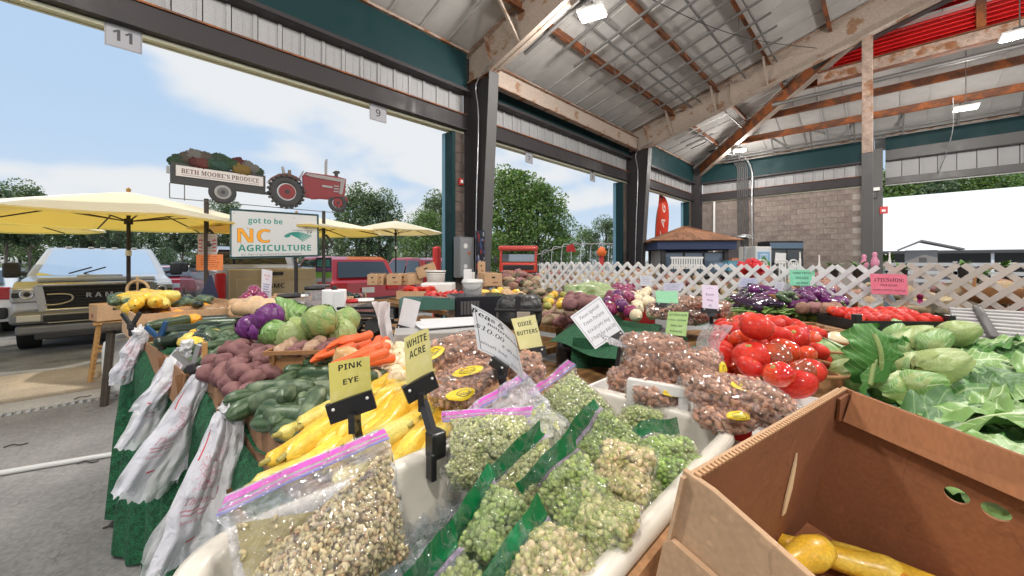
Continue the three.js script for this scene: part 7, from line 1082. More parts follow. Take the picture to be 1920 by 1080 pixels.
const cr = pl(1462, 490, 13.6), k = thing('drinks_cooler', 'black glass-door drinks cooler with a paper on its door', 'cooler', V3(cr.x, 0, cr.z)); k.rotation.y = YAW - 0.05; mesh('body', rbox(1.15, 2.1, 0.7, 0.02, 0, 1.05, 0), M.blackPlastic, k); mesh('header', rbox(1.1, 0.2, 0.03, 0.01, 0, 1.94, 0.36), std([0.12, 0.18, 0.26], 0.3), k); for (const s of [-1, 1]) mesh('glass_door', rbox(0.5, 1.6, 0.02, 0.005, s * 0.27, 1.0, 0.36), M2.glass, k); mesh('paper', quad3(V3(-0.42, 1.34, 0.385), V3(-0.05, 1.32, 0.385), V3(-0.02, 1.68, 0.385), V3(-0.38, 1.7, 0.385), 0.004), M.paper, k);
const chair = (px, d, label, turn, first) => { const p = pl(px, 490, d), q = thing('white_chair', label, 'chair', V3(p.x, 0, p.z), YAW + turn); for (const x of [-0.2, 0.2]) for (const z of [-0.2, 0.2]) mesh('leg', bar(V3(x * 1.1, 0, z * 1.1), V3(x, 0.45, z), 0.04, 0.04), M.whitePlastic, q); mesh('seat', rbox(0.46, 0.04, 0.46, 0.015, 0, 0.46, 0), M.whitePlastic, q); for (let i = 0; i < 5; i++) mesh('back_slat', rbox(0.05, 0.85, 0.02, 0.008, -0.16 + i * 0.08, 0.95, -0.22), M.whitePlastic, q); mesh('top_rail', tube([V3(-0.21, 1.25, -0.22), V3(-0.1, 1.42, -0.22), V3(0.1, 1.42, -0.22), V3(0.21, 1.25, -0.22)], 0.025, 20, 6), M.whitePlastic, q); for (const x of [-0.22, 0.22]) mesh('arm_rest', rbox(0.05, 0.03, 0.4, 0.01, x, 0.72, -0.02), M.whitePlastic, q); };
chair(1438, 11.2, 'tall white slatted chair before the printed fridge', 0.1); chair(1474, 11.4, 'tall white slatted chair before the black cooler', -0.2); chair(1502, 11.0, 'white slatted chair right of the black cooler', 0.3); chair(1352, 11.6, 'white chair just right of the kiosk', 0.5);
const bx = (px, py, d, w, hh, col, l, nm = 'box') => { const p = pl(px, py, d), q = thing(nm === 'box' ? 'supply_box' : nm, l, 'box', p); q.rotation.y = YAW; mesh('body', rbox(w, hh, w * 0.8, 0.01), std(col, 0.6), q); mesh('lid', rbox(w * 1.03, hh * 0.14, w * 0.83, 0.008, 0, hh * 0.5, 0), std(col.map(x => x * 0.8), 0.6), q); };
bx(1353, 500, 10.6, 0.3, 0.2, [0.3, 0.42, 0.55], 'pale blue box standing right of the kiosk'); bx(1371, 499, 10.4, 0.3, 0.26, [0.12, 0.32, 0.42], 'teal blue box before the patio heater'); bx(1376, 488, 11, 0.2, 0.12, [0.5, 0.2, 0.12], 'small salmon box on the teal one'); bx(1364, 470, 13.6, 0.5, 0.9, [0.10, 0.09, 0.09], 'dark cabinet between the kiosk and the heater');
const figure = (px, py, d, l) => { const p = pl(px, py, d), q = thing('garden_ornament', l, 'ornament', p); mesh('body', lathe([[0, -0.08], [0.035, -0.08], [0.045, -0.02], [0.035, 0.05], [0.02, 0.08], [0.03, 0.11], [0.02, 0.14], [0, 0.145]], 14), std([0.6, 0.22, 0.34], 0.5), q); q.scale.setScalar(0.75); mesh('foot', lathe([[0, -0.14], [0.03, -0.14], [0.015, -0.08], [0, -0.08]], 10), M.black, q); mesh('wing', ball(0.025, { sx: 0.5, sy: 1.4, seed: 3 }).translate(0.04, 0, 0), std([0.62, 0.35, 0.42], 0.5), q); };
figure(1640, 492, 4.0, 'pink bird-like ornament standing by the roof post'); figure(1620, 496, 4.1, 'striped pink ornament left of the pink bird');
for (const [px, py, d, hh, l] of [[1500, 490, 4.6, 0.2, 'slim white bottle standing on the goods table'], [1536, 500, 4.4, 0.24, 'thin white rod standing on the goods table'], [1668, 492, 4.2, 0.2, 'slim white post right of the pink ornament'], [1456, 515, 3.9, 0.2, 'dark bottle standing behind the lattice']]) { const p = pl(px, py, d), q = thing('tall_bottle', l, 'bottle', V3(p.x, p.y - hh / 2, p.z)); mesh('body', lathe([[0, 0], [0.012, 0], [0.012, hh * 0.6], [0.007, hh * 0.75], [0.006, hh], [0, hh]], 12), l.startsWith('dark') ? M.black : M.whitePlastic, q); mesh('cap', lathe([[0, hh], [0.008, hh], [0.008, hh + 0.01], [0, hh + 0.011]], 10), l.startsWith('dark') ? M.black : M.whitePlastic, q); }
}
// ---------------------------------------------------------------- white tub of bagged peas
function rrect(w, d, r, k) { // point k in 0..1 round a rounded rectangle
const sw = w - 2 * r, sd = d - 2 * r, q = Math.PI * r / 2, L = 2 * sw + 2 * sd + 4 * q; let s = ((k % 1) + 1) % 1 * L;
const seg = [[sw, t => [-sw / 2 + t, d / 2]], [q, t => [sw / 2 + r * Math.sin(t / r), sd / 2 + r * Math.cos(t / r)]], [sd, t => [w / 2, sd / 2 - t]], [q, t => [sw / 2 + r * Math.cos(t / r), -sd / 2 - r * Math.sin(t / r)]], [sw, t => [sw / 2 - t, -d / 2]], [q, t => [-sw / 2 - r * Math.sin(t / r), -sd / 2 - r * Math.cos(t / r)]], [sd, t => [-w / 2, -sd / 2 + t]], [q, t => [-sw / 2 - r * Math.cos(t / r), sd / 2 + r * Math.sin(t / r)]]];
for (const [l, f] of seg) { if (s <= l) return f(s); s -= l; } return seg[0][1](0);
}
const TUB = V3(-0.432, 0.875, -0.50);
{
const o = thing('plastic_tub', 'large off-white plastic tub full of bagged green peas', 'tub', TUB), W = 0.385, D = 0.90, H = 0.165, r = 0.06;
const prof = [[0, 0.0, 0], [0.03, H * 0.8, 0], [0.032, H * 0.84, 0], [0.042, H * 0.85, 0], [0.048, H * 0.93, 0], [0.044, H, 0], [0.034, H * 1.02, 0], [0.02, H, 0], [0.014, H * 0.92, 0], [-0.004, 0.02, 0], [-0.03, 0.012, 0]];
mesh('shell', grid(160, prof.length - 1, (u, v) => { const [e, y] = prof[Math.round(v * (prof.length - 1))], p = rrect(W - 0.06 + 2 * e, D - 0.06 + 2 * e, r + e * 0.7, u); return V3(p[0], y, p[1]); }, true), phy([0.70, 0.66, 0.58], 0.42, { clearcoat: 0.12, roughnessMap: rep(T.rough, 2), side: THREE.DoubleSide }), o);
mesh('floor_sheet', span(-W / 2 + 0.02, W / 2 - 0.02, 0.008, 0.014, -D / 2 + 0.02, D / 2 - 0.02), M.greySteel, o);
// wooden crate body under the rim on the right, with two catches
const b = mesh('side_board', [span(W / 2 + 0.012, W / 2 + 0.022, 0.05, H * 0.84, -D / 2 + 0.07, D / 2), span(W / 2 + 0.008, W / 2 + 0.016, -0.1, 0.05, -D / 2 + 0.07, D / 2)], std([0.55, 0.30, 0.14], 0.7, { map: rep(T.mottle, 3) }), o);
for (const z of [-0.02, 0.1]) mesh('catch', [rbox(0.01, 0.05, 0.03, 0.004, W / 2 + 0.025, 0.075, z), rbox(0.012, 0.02, 0.02, 0.004, W / 2 + 0.031, 0.06, z)], M.galv, b);
}
// peas: instanced seeds packed just under the film of each bag
const seedGeo = (eye) => { const g = new THREE.IcosahedronGeometry(1, 2), p = g.attributes.position; const col = new Float32Array(p.count * 3); for (let i = 0; i < p.count; i++) { const x = p.getX(i), y = p.getY(i), z = p.getZ(i); const dk = eye ? clamp(1 - smooth(0.22, 0.5, Math.hypot(x, z - 0.75))) : 0; const c = lerp(1, 0.16, dk); col.set([c, c * (1 - 0.35 * dk), c * (1 - 0.5 * dk)], i * 3); p.setXYZ(i, x, y * 0.78, z * 0.56 - 0.2 * x * x + 0.08); } g.computeVertexNormals(); const q = mergeVertices(new THREE.BufferGeometry().setAttribute('position', p), 1e-4); g.setAttribute('color', new THREE.BufferAttribute(col, 3)); const n = g.attributes.normal; for (let i = 0; i < p.count; i++) { tmp.set(p.getX(i), p.getY(i) / 0.55, p.getZ(i) / 0.5).normalize(); n.setXYZ(i, tmp.x, tmp.y, tmp.z); } return g; };
const SEED = { pea: seedGeo(false), eye: seedGeo(true) };
const seedMat = phy([1, 1, 1], 0.42, { vertexColors: true, clearcoat: 0.15 });
const SHADE = { pale: [[0.42, 0.44, 0.19], [0.54, 0.53, 0.28], [0.34, 0.38, 0.14]], lima: [[0.36, 0.42, 0.15], [0.48, 0.50, 0.24], [0.28, 0.35, 0.10]], cream: [[0.46, 0.46, 0.21], [0.66, 0.57, 0.34], [0.36, 0.40, 0.14]], pink: [[0.50, 0.41, 0.23], [0.60, 0.51, 0.31], [0.40, 0.35, 0.17], [0.46, 0.32, 0.17]] };
const ZIP = { green: phy([0.0, 0.15, 0.045], 0.3, { clearcoat: 0.4, side: THREE.DoubleSide }), pink: phy([0.62, 0.10, 0.50], 0.3, { clearcoat: 0.4, side: THREE.DoubleSide }), blue: phy([0.16, 0.16, 0.5], 0.3, { side: THREE.DoubleSide }), mauve: phy([0.55, 0.45, 0.62], 0.25, { transmission: 0.4, thickness: 0, side: THREE.DoubleSide }), clear: phy([0.75, 0.75, 0.85], 0.2, { transmission: 0.5, thickness: 0, side: THREE.DoubleSide }) };
const bagFilm = phy([1, 1, 1], 0.06, { transmission: 0.955, thickness: 0, ior: 1.95, bumpMap: rep(T.crinkle, 0.8), bumpScale: 0.012, specularIntensity: 1, side: THREE.DoubleSide });
const bagFilmHazy = phy([0.95, 0.96, 1], 0.16, { transmission: 0.72, thickness: 0, ior: 1.7, bumpMap: rep(T.crinkle, 1), bumpScale: 0.01, side: THREE.DoubleSide });
function peaBag(label, o) {
const { at, d, w: w_, h: h_, t: t_ = 0.05, roll = 0, tilt = 0.5, kind = 'pale', zip = 'green', fill = 0.72, seed = 1, size: size_ = 0.0052, dir = 0, slope = 0, sag = 0.15, eye = false, hazy = false, backHazy = false } = o, w = w_ * (zip ? 0.93 : 0.86), h = h_ * 0.93, t = t_ * (seed === 1 ? 1.2 : 1.12);
const tint = { 5: [0.8, 0.92, 0.75], 7: [0.84, 1.02, 0.7], 8: [0.7, 0.95, 0.55], 9: [1.18, 1.06, 1.05], 10: [0.82, 0.9, 0.7], 11: [0.9, 0.9, 0.8], 12: [0.76, 0.88, 0.7], 13: [1.1, 1.02, 1], 14: [0.88, 0.96, 0.75], 4: [0.85, 0.92, 0.85] }[seed] || [1, 1, 1], size = size_ * 0.86, R = rng(seed * 31 + 5), pos = P(at[0], at[1], d), n0 = CAM.clone().sub(pos).normalize(); n0.applyAxisAngle(UP, dir);
const n = n0.clone().multiplyScalar(1 - tilt).addScaledVector(UP, tilt).normalize(); let up = UP.clone().addScaledVector(n, -n.y); if (up.length() < 0.05) up = FWD.clone(); up.normalize();
const up2 = up.clone().applyAxisAngle(n, roll), rt = V3().crossVectors(up2, n);
const g = new THREE.Group(); g.name = numbered('pea_bag'); g.userData = { label, category: 'bag of peas' }; scene.add(g); g.matrixAutoUpdate = true;
g.quaternion.setFromRotationMatrix(new THREE.Matrix4().makeBasis(rt, up2, n)); g.position.copy(pos);
// v: -1 bottom .. 1 zip;  level of the filling slopes from side to side
const lev = u => lerp(-1, 1, fill) + slope * u;
const T_ = (u, v) => { const L = lev(u), b = clamp(1 - Math.pow(Math.abs(u), 3.2)), k = v < L ? Math.pow(clamp(1 - Math.pow(Math.abs((v - (L - 1) / 2) / ((L + 1) / 2)), 3)), 0.5) : 0; return 0.0022 + t * Math.sqrt(b) * k * (1 + 0.15 * noise(u * 2 + seed * 3, v * 2, seed) - sag * 0.5 * v); };
const wr = (u, v, s) => 0.011 * Math.pow(1 - Math.abs(noise(u * 3.4 + 2.2 * noise(u * 1.4, v * 1.4, seed + s), v * 2.1 + seed, s * 7 + seed)), 4) + 0.006 * Math.pow(1 - Math.abs(noise(u * 7 + 1.5 * noise(u * 3, v * 3, seed), v * 3.5 + seed * 2, s * 5)), 5) + 0.003 * noise(u * 5 + seed, v * 5, s);
const edge = (u, v) => { const inn = 1 - 0.09 * (1 - Math.abs(v)) - 0.05 * noise(v * 2 + seed, Math.sign(u), 3); return V3(u * w / 2 * inn * (v < -0.6 ? 1 - 0.12 * (-0.6 - v) / 0.4 : 1) + 0.006 * noise(v * 4, u, seed), v * h / 2 * (1 + 0.03 * noise(u * 2, seed, v)), 0); };
const sway = (u, v) => 0.02 * noise(u * 1.2 + seed, v * 1.5, 9) + (v > 0.5 ? (zip === 'green' ? 0.11 : -0.04) * (v - 0.5) * (v - 0.5) : 0);
const surf = (u, v, s, k = 1, film = 1) => { const e = edge(u, v); e.z = s * T_(u, v) * k + sway(u, v) + film * s * wr(u, v, s) * (1 - Math.pow(Math.abs(u), 8)); return e; };
const N = 76, sheet = (s, k, film, m) => grid(m, m, (a, b) => surf((a * 2 - 1) * s, b * 2 - 1, s, k, film));
mesh('film', sheet(1, 1, 1, N), hazy ? bagFilmHazy : bagFilm, g); mesh('back_film', sheet(-1, 1, 1, 24), backHazy || hazy ? bagFilmHazy : bagFilm, g);
const inside = (a, b, s) => { const u = a * 2 - 1, vb = -0.94, vt = lev(u * 0.9) - 0.02, v = lerp(vb, vt, b); return [u * (seed === 1 ? 0.9 : 0.84), v]; };
const core = s => grid(24, 24, (a, b) => { const [u, v] = inside(a, b); return surf(u * s, v, s, 0.62, 0); });
mesh('pea_core', [core(1), core(-1)], std(SHADE[kind][2], 0.9, { side: THREE.DoubleSide }), g);
// seeds
const area = w * h * fill, cnt = Math.min(3200, Math.floor(area / (size * size * 1.75))), layers = 2, im = new THREE.InstancedMesh(SEED[eye ? 'eye' : 'pea'], seedMat, cnt * layers + Math.floor(cnt * 0.25)), m = new THREE.Matrix4(), q = new THREE.Quaternion(), col = new THREE.Color();
for (let i = 0; i < im.count; i++) {
const back = i >= cnt * layers, s = back ? -1 : 1, [u, v] = inside(R(), R()), p = surf(u * s, v, s, 1, 0), lay = back ? 0 : Math.floor(i / cnt);
p.z -= s * (size * 0.55 + lay * size * 0.9 + R() * size * 0.3); if (T_(u, v) < size * 0.8) p.z = sway(u, v) + s * size * 0.2 * R();
q.setFromEuler(new THREE.Euler((R() - 0.5) * (eye ? 6 : 1.3), (R() - 0.5) * (eye ? 6 : 1.3), R() * 6.28)); const z = size * (0.8 + 0.4 * R()); m.compose(p, q, tmp.set(z, z, z)); im.setMatrixAt(i, m);
const c = SHADE[kind][Math.floor(Math.pow(R(), 1.3) * SHADE[kind].length)], f = 0.78 + 0.44 * R(); col.setRGB(c[0] * f * tint[0], c[1] * f * tint[1], c[2] * f * tint[2]); im.setColorAt(i, col);
}
im.name = 'peas'; im.userData.kind = 'stuff'; im.castShadow = im.receiveShadow = true; g.add(im);
// zip
if (zip) {
const strip = (v0, v1, dz, nm, mt) => mesh(nm, grid(30, 3, (a, b) => { const u = (a * 2 - 1) * 1.0, v = lerp(v0, v1, b), p = edge(u, v); p.z = sway(u, v) + dz + 0.004 * noise(u * 4 + seed, v, 2); return p; }), mt, g);
const zz = 0.016 / h;
if (zip === 'green') { strip(1 - 2 * zz, 1.02, 0.005, 'zip_band', ZIP.green); strip(1 - 2 * zz, 1.02, -0.005, 'zip_band', ZIP.green); strip(1 - 2.9 * zz, 1 - 2.15 * zz, 0.005, 'zip_lip', ZIP.mauve); }
else { strip(1 - 1.3 * zz, 1 - 0.3 * zz, 0.004, 'zip_band', ZIP.pink); strip(1 - 0.3 * zz, 1.0, 0.0035, 'zip_lip', ZIP.clear); strip(1 - 2.5 * zz, 1 - 1.4 * zz, 0.004, 'zip_lip', ZIP.mauve); strip(1 - 2.8 * zz, 1 - 2.5 * zz, 0.005, 'zip_ridge', ZIP.blue); strip(1 - 2.1 * zz, 1 - 1.85 * zz, 0.005, 'zip_ridge', ZIP.pink); }
}
return g;
}
function bagZ(label, A, B, d, len, o) { // laid out from the two ends of its zip; the body hangs to the lower right of the zip
const dx = B[0] - A[0], dy = B[1] - A[1], L = Math.hypot(dx, dy), at = [(A[0] + B[0]) / 2 - dy / L * len / 2, (A[1] + B[1]) / 2 + dx / L * len / 2];
return peaBag(label, { at, d, w: L * d / 720 * 1.04, h: len * d / 720, roll: Math.atan2(-dy, dx), ...o });
}
bagZ('huge clear bag of brown-eyed cream peas with a pink zip, nearest of all', [430, 886], [728, 820], 0.50, 268, { t: 0.045, tilt: 0.16, kind: 'pink', zip: 'pink', fill: 0.60, slope: 0.42, seed: 1, size: 0.0053, eye: true, sag: 0.5, backHazy: true });
bagZ('upright bag of pale green peas with a pale pink zip by the black clip', [824, 768], [1004, 756], 0.72, 150, { t: 0.034, tilt: 0.2, kind: 'pale', zip: 'pink', fill: 0.86, seed: 2, size: 0.0046 });
bagZ('half-empty bag with a broad pink and blue zip behind the upright one', [864, 766], [984, 678], 0.84, 170, { t: 0.03, tilt: 0.2, kind: 'pale', zip: 'pink', fill: 0.5, seed: 3, size: 0.0048, hazy: true });
bagZ('large bulging bag of green peas at the back of the tub', [978, 738], [1064, 664], 0.90, 160, { t: 0.038, tilt: 0.2, kind: 'pale', zip: 'pink', fill: 0.84, seed: 4, size: 0.005 });
bagZ('green-zipped bag of peas lying against the large bulging one', [1052, 838], [1112, 748], 0.78, 128, { t: 0.026, tilt: 0.4, kind: 'lima', zip: 'green', fill: 0.8, seed: 5 });
peaBag('small bag of peas half hidden at the far wall of the tub', { at: [1200, 794], d: 0.86, w: 0.12, h: 0.08, t: 0.025, roll: -0.3, tilt: 0.5, kind: 'lima', zip: null, fill: 0.9, seed: 6 });
bagZ('bag of large lima beans at the right rim under a straight green zip', [1160, 842], [1268, 776], 0.74, 128, { t: 0.03, tilt: 0.5, kind: 'lima', zip: 'green', fill: 0.8, seed: 7, size: 0.0066 });
peaBag('bag of green limas beneath the one at the right rim', { at: [1266, 888], d: 0.70, w: 0.11, h: 0.10, t: 0.028, roll: 0.2, tilt: 0.3, kind: 'lima', zip: null, fill: 0.95, seed: 8, size: 0.0066 });
peaBag('shining bag of mixed cream and green limas in the middle right', { at: [1168, 885], d: 0.635, w: 0.12, h: 0.115, t: 0.034, roll: -0.25, tilt: 0.35, kind: 'cream', zip: null, fill: 0.96, seed: 9, size: 0.006 });
bagZ('bag of green limas standing in mid tub under a bowed green zip', [968, 918], [1070, 826], 0.585, 150, { t: 0.036, tilt: 0.3, kind: 'lima', zip: 'green', fill: 0.8, seed: 10, size: 0.0056 });
bagZ('bag of peas wedged behind a slanting green zip at the centre left', [902, 908], [1012, 800], 0.645, 100, { t: 0.026, tilt: 0.35, kind: 'pale', zip: 'green', fill: 0.76, seed: 11, size: 0.005 });
bagZ('wrinkled bag of limas with its green zip along the left side', [828, 1020], [908, 892], 0.52, 128, { t: 0.034, tilt: 0.35, kind: 'lima', zip: 'green', fill: 0.78, seed: 12, size: 0.0054 });
bagZ('front bag of large cream and green limas in the near part of the tub', [912, 1090], [1006, 946], 0.465, 165, { t: 0.036, tilt: 0.35, kind: 'cream', zip: 'green', fill: 0.82, seed: 13, size: 0.0056 });
peaBag('bag of limas at the near right wall of the tub', { at: [1128, 1000], d: 0.52, w: 0.105, h: 0.125, t: 0.034, roll: -0.35, tilt: 0.35, kind: 'cream', zip: null, fill: 0.95, seed: 14, size: 0.0056 });
bagZ('bag with a broad green zip cut off at the near edge', [752, 1092], [852, 1020], 0.44, 110, { t: 0.026, tilt: 0.4, kind: 'lima', zip: 'green', fill: 0.55, seed: 15, size: 0.0054 });
peaBag('dark bag of peas in the hollow near the right wall', { at: [1212, 962], d: 0.62, w: 0.085, h: 0.085, t: 0.025, roll: 0.3, tilt: 0.6, kind: 'lima', zip: null, fill: 0.95, seed: 16, size: 0.006 });
peaBag('bag of peas under the others on the tub floor', { at: [1080, 868], d: 0.79, w: 0.2, h: 0.2, t: 0.025, roll: 0.3, tilt: 0.9, kind: 'pale', zip: null, fill: 0.95, seed: 17 });
{ // crumpled clear ice bag in the tub
const o = thing('ice_bag', 'crumpled clear plastic bag of ice on the left floor of the tub', 'bag of ice', V3(-0.52, 0.915, -0.42));
mesh('film', grid(70, 90, (u, v) => { const x = (u - 0.5) * 0.16, z = (v - 0.5) * 0.5, k = Math.pow(1 - Math.abs(noise(x * 40 + noise(x * 20, z * 20, 1), z * 40, 2)), 3); return V3(x, 0.02 + 0.02 * k + 0.012 * noise(x * 90, z * 90, 4), z); }), Object.assign(M.film.clone(), { roughness: 0.05, transmission: 0.9, bumpScale: 0.006, bumpMap: rep(T.crinkle, 3, 6) }), o);
const R = rng(61), im = new THREE.InstancedMesh(new RoundedBoxGeometry(1, 1, 1, 2, 0.25), phy([0.93, 0.95, 0.97], 0.08, { transmission: 0.85, thickness: 0 }), 260), m = new THREE.Matrix4(), q = new THREE.Quaternion(); for (let i = 0; i < 260; i++) { q.setFromEuler(new THREE.Euler(R() * 6, R() * 6, R() * 6)); const s = 0.012 + 0.008 * R(); m.compose(V3((R() - 0.5) * 0.15, R() * 0.025, (R() - 0.5) * 0.48), q, V3(s, s * 0.8, s)); im.setMatrixAt(i, m); } im.name = 'ice_cubes'; im.userData.kind = 'stuff'; o.add(im);
}
// ---------------------------------------------------------------- big cardboard box in front on the right
{
const F = V3(0, 0, 0), rf = (r, u, f) => CAM.clone().addScaledVector(RIGHT, r).addScaledVector(UP, u).addScaledVector(FWD, f);
const far = rf(0.578, -0.22, 0.666), left = rf(0.188, -0.22, 0.393), e1 = left.clone().sub(far), W = e1.length(); e1.normalize();
let e2 = RIGHT.clone().multiplyScalar(0.574 * 0.97).addScaledVector(FWD, -0.819 * 0.97).addScaledVector(UP, -0.21).normalize(); e2.addScaledVector(e1, -e2.dot(e1)).normalize();
const dn = V3().crossVectors(e1, e2).normalize(); if (dn.y > 0) dn.negate();
const o = thing('cardboard_box', 'big open cardboard box with squash in it, nearest on the right', 'cardboard box', far), H = 0.27, D = 0.62, L = (a, b, c) => V3(0, 0, 0).addScaledVector(e1, a).addScaledVector(e2, b).addScaledVector(dn, c);
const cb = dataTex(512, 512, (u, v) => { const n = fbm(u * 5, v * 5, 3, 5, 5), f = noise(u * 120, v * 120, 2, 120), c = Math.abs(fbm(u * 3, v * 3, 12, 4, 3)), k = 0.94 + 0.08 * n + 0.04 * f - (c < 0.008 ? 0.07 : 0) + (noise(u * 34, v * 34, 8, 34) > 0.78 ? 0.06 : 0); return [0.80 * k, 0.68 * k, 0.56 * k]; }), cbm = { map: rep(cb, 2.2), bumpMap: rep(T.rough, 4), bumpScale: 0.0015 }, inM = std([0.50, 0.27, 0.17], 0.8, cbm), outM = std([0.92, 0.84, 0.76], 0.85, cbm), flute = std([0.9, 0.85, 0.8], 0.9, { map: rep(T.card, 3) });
const panel = (a, b, c, d, th) => planarUV(quad3(a, b, c, d, th));
// far side: a doubled panel with two round hand holes
const hole = (cx, cy, rx, ry) => VAR(20).map(i => [cx + rx * Math.cos(-i / 20 * 6.283), cy + ry * Math.sin(-i / 20 * 6.283)]);
const holed = extr([[0, -H], [D, -H], [D, 0], [0, 0]], 0.006, 0, [hole(0.150, -0.092, 0.013, 0.011), hole(0.186, -0.089, 0.014, 0.011)]);
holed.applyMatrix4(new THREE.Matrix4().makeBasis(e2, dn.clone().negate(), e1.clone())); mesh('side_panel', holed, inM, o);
// left wall facing the tub (its inside shows), with fluted cut edge
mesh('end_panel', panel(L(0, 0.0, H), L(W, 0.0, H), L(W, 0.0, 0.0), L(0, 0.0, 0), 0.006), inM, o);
for (let i = 0; i < 60; i++) mesh('flute', bar(L((i + 0.2) / 60 * W, 0, -0.0005), L((i + 0.75) / 60 * W, 0, -0.0005), 0.0065, 0.003, dn), flute, o);
// near wall: stepped top, lighter outside
const S = [[0, -H - 0.1], [D, -H - 0.1], [D, 0.0], [0.135, 0.0], [0.13, 0.014], [0.0, 0.014]].map(([x, y]) => [x, y]);
const near = extr([[-0.012, -H - 0.12], [D, -H - 0.12], [D, -0.045], [0.145, -0.045], [0.138, -0.02], [0.02, 0.0], [-0.012, 0.0]], 0.007, 0.001); near.applyMatrix4(new THREE.Matrix4().makeBasis(e2, dn.clone().negate(), e1.clone()).setPosition(e1.clone().multiplyScalar(W))); mesh('near_panel', near, outM, o);
const overlap = extr([[-0.012, -H - 0.12], [0.05, -H - 0.12], [0.05, -0.075], [-0.004, -0.075], [-0.012, -0.085]], 0.007, 0.001); overlap.applyMatrix4(new THREE.Matrix4().makeBasis(e2, dn.clone().negate(), e1.clone()).setPosition(e1.clone().multiplyScalar(W + 0.008))); mesh('glue_flap', overlap, outM, o);
const outEnd = panel(L(W + 0.01, -0.008, H + 0.12), L(0, -0.008, H), L(0, -0.008, 0.004), L(W + 0.01, -0.008, 0.004), 0.004); mesh('outer_end_panel', outEnd, outM, o);
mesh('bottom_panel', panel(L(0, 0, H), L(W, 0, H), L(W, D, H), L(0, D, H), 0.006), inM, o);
// folded-in rim flap along the far side and the corner tab
mesh('rim_flap', panel(L(0.004, 0.012, 0.0), L(0.004, D, -0.0), L(0.02, D, 0.055), L(0.014, 0.012, 0.052), 0.005), std([0.70, 0.46, 0.34], 0.8, { map: rep(T.card, 3) }), o);
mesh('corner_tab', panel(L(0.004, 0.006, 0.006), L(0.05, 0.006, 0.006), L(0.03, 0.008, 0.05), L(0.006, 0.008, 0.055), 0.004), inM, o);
// torn slit on the left wall, pale where the paper came off
mesh('torn_slit', extr([[0.211, -0.175], [0.223, -0.175], [0.222, -0.13], [0.209, -0.085], [0.198, -0.062], [0.199, -0.09], [0.204, -0.14]], 0.002).applyMatrix4(new THREE.Matrix4().makeBasis(e1.clone().negate(), dn.clone().negate(), e2.clone()).setPosition(e2.clone().multiplyScalar(0.005).addScaledVector(e1, 0.3865))), std([0.86, 0.66, 0.42], 0.8), o);
const rq = rng(83), lay = [[0.19, 0.035, 0.2, 1.3], [0.10, 0.07, 0.2, 0.5], [0.06, 0.13, 0.19, -0.1], [0.05, 0.21, 0.18, 0.15], [0.13, 0.15, 0.215, 0.2], [0.03, 0.17, 0.205, 0.25], [0.06, 0.26, 0.195, 0.05], [0.10, 0.22, 0.205, -0.2], [0.3, 0.2, 0.18, 0.6], [0.2, 0.28, 0.185, 0.3], [0.1, 0.34, 0.205, 0.0], [0.36, 0.3, 0.21, 0.5], [0.24, 0.4, 0.2, 0.2], [0.4, 0.14, 0.235, 0.9]];
const base = Math.atan2(-e2.z, e2.x); lay.forEach(([a, b, c, y], i) => put('squash', L(a, b, c + 0.03).add(far), [rq() * 3, base + y, -0.1], 0.72, ['yellow squash poking up at the near wall of the big box', 'yellow squash lying in the far corner of the big box', 'yellow squash across the middle of the big box', 'orange yellow squash under the hand holes of the big box'][i] || 'yellow squash on the bottom of the big box', i > 3 ? 'squash on the bottom of the big box' : undefined, i, i % 4 === 3 ? 'orange' : 'squash'));
}
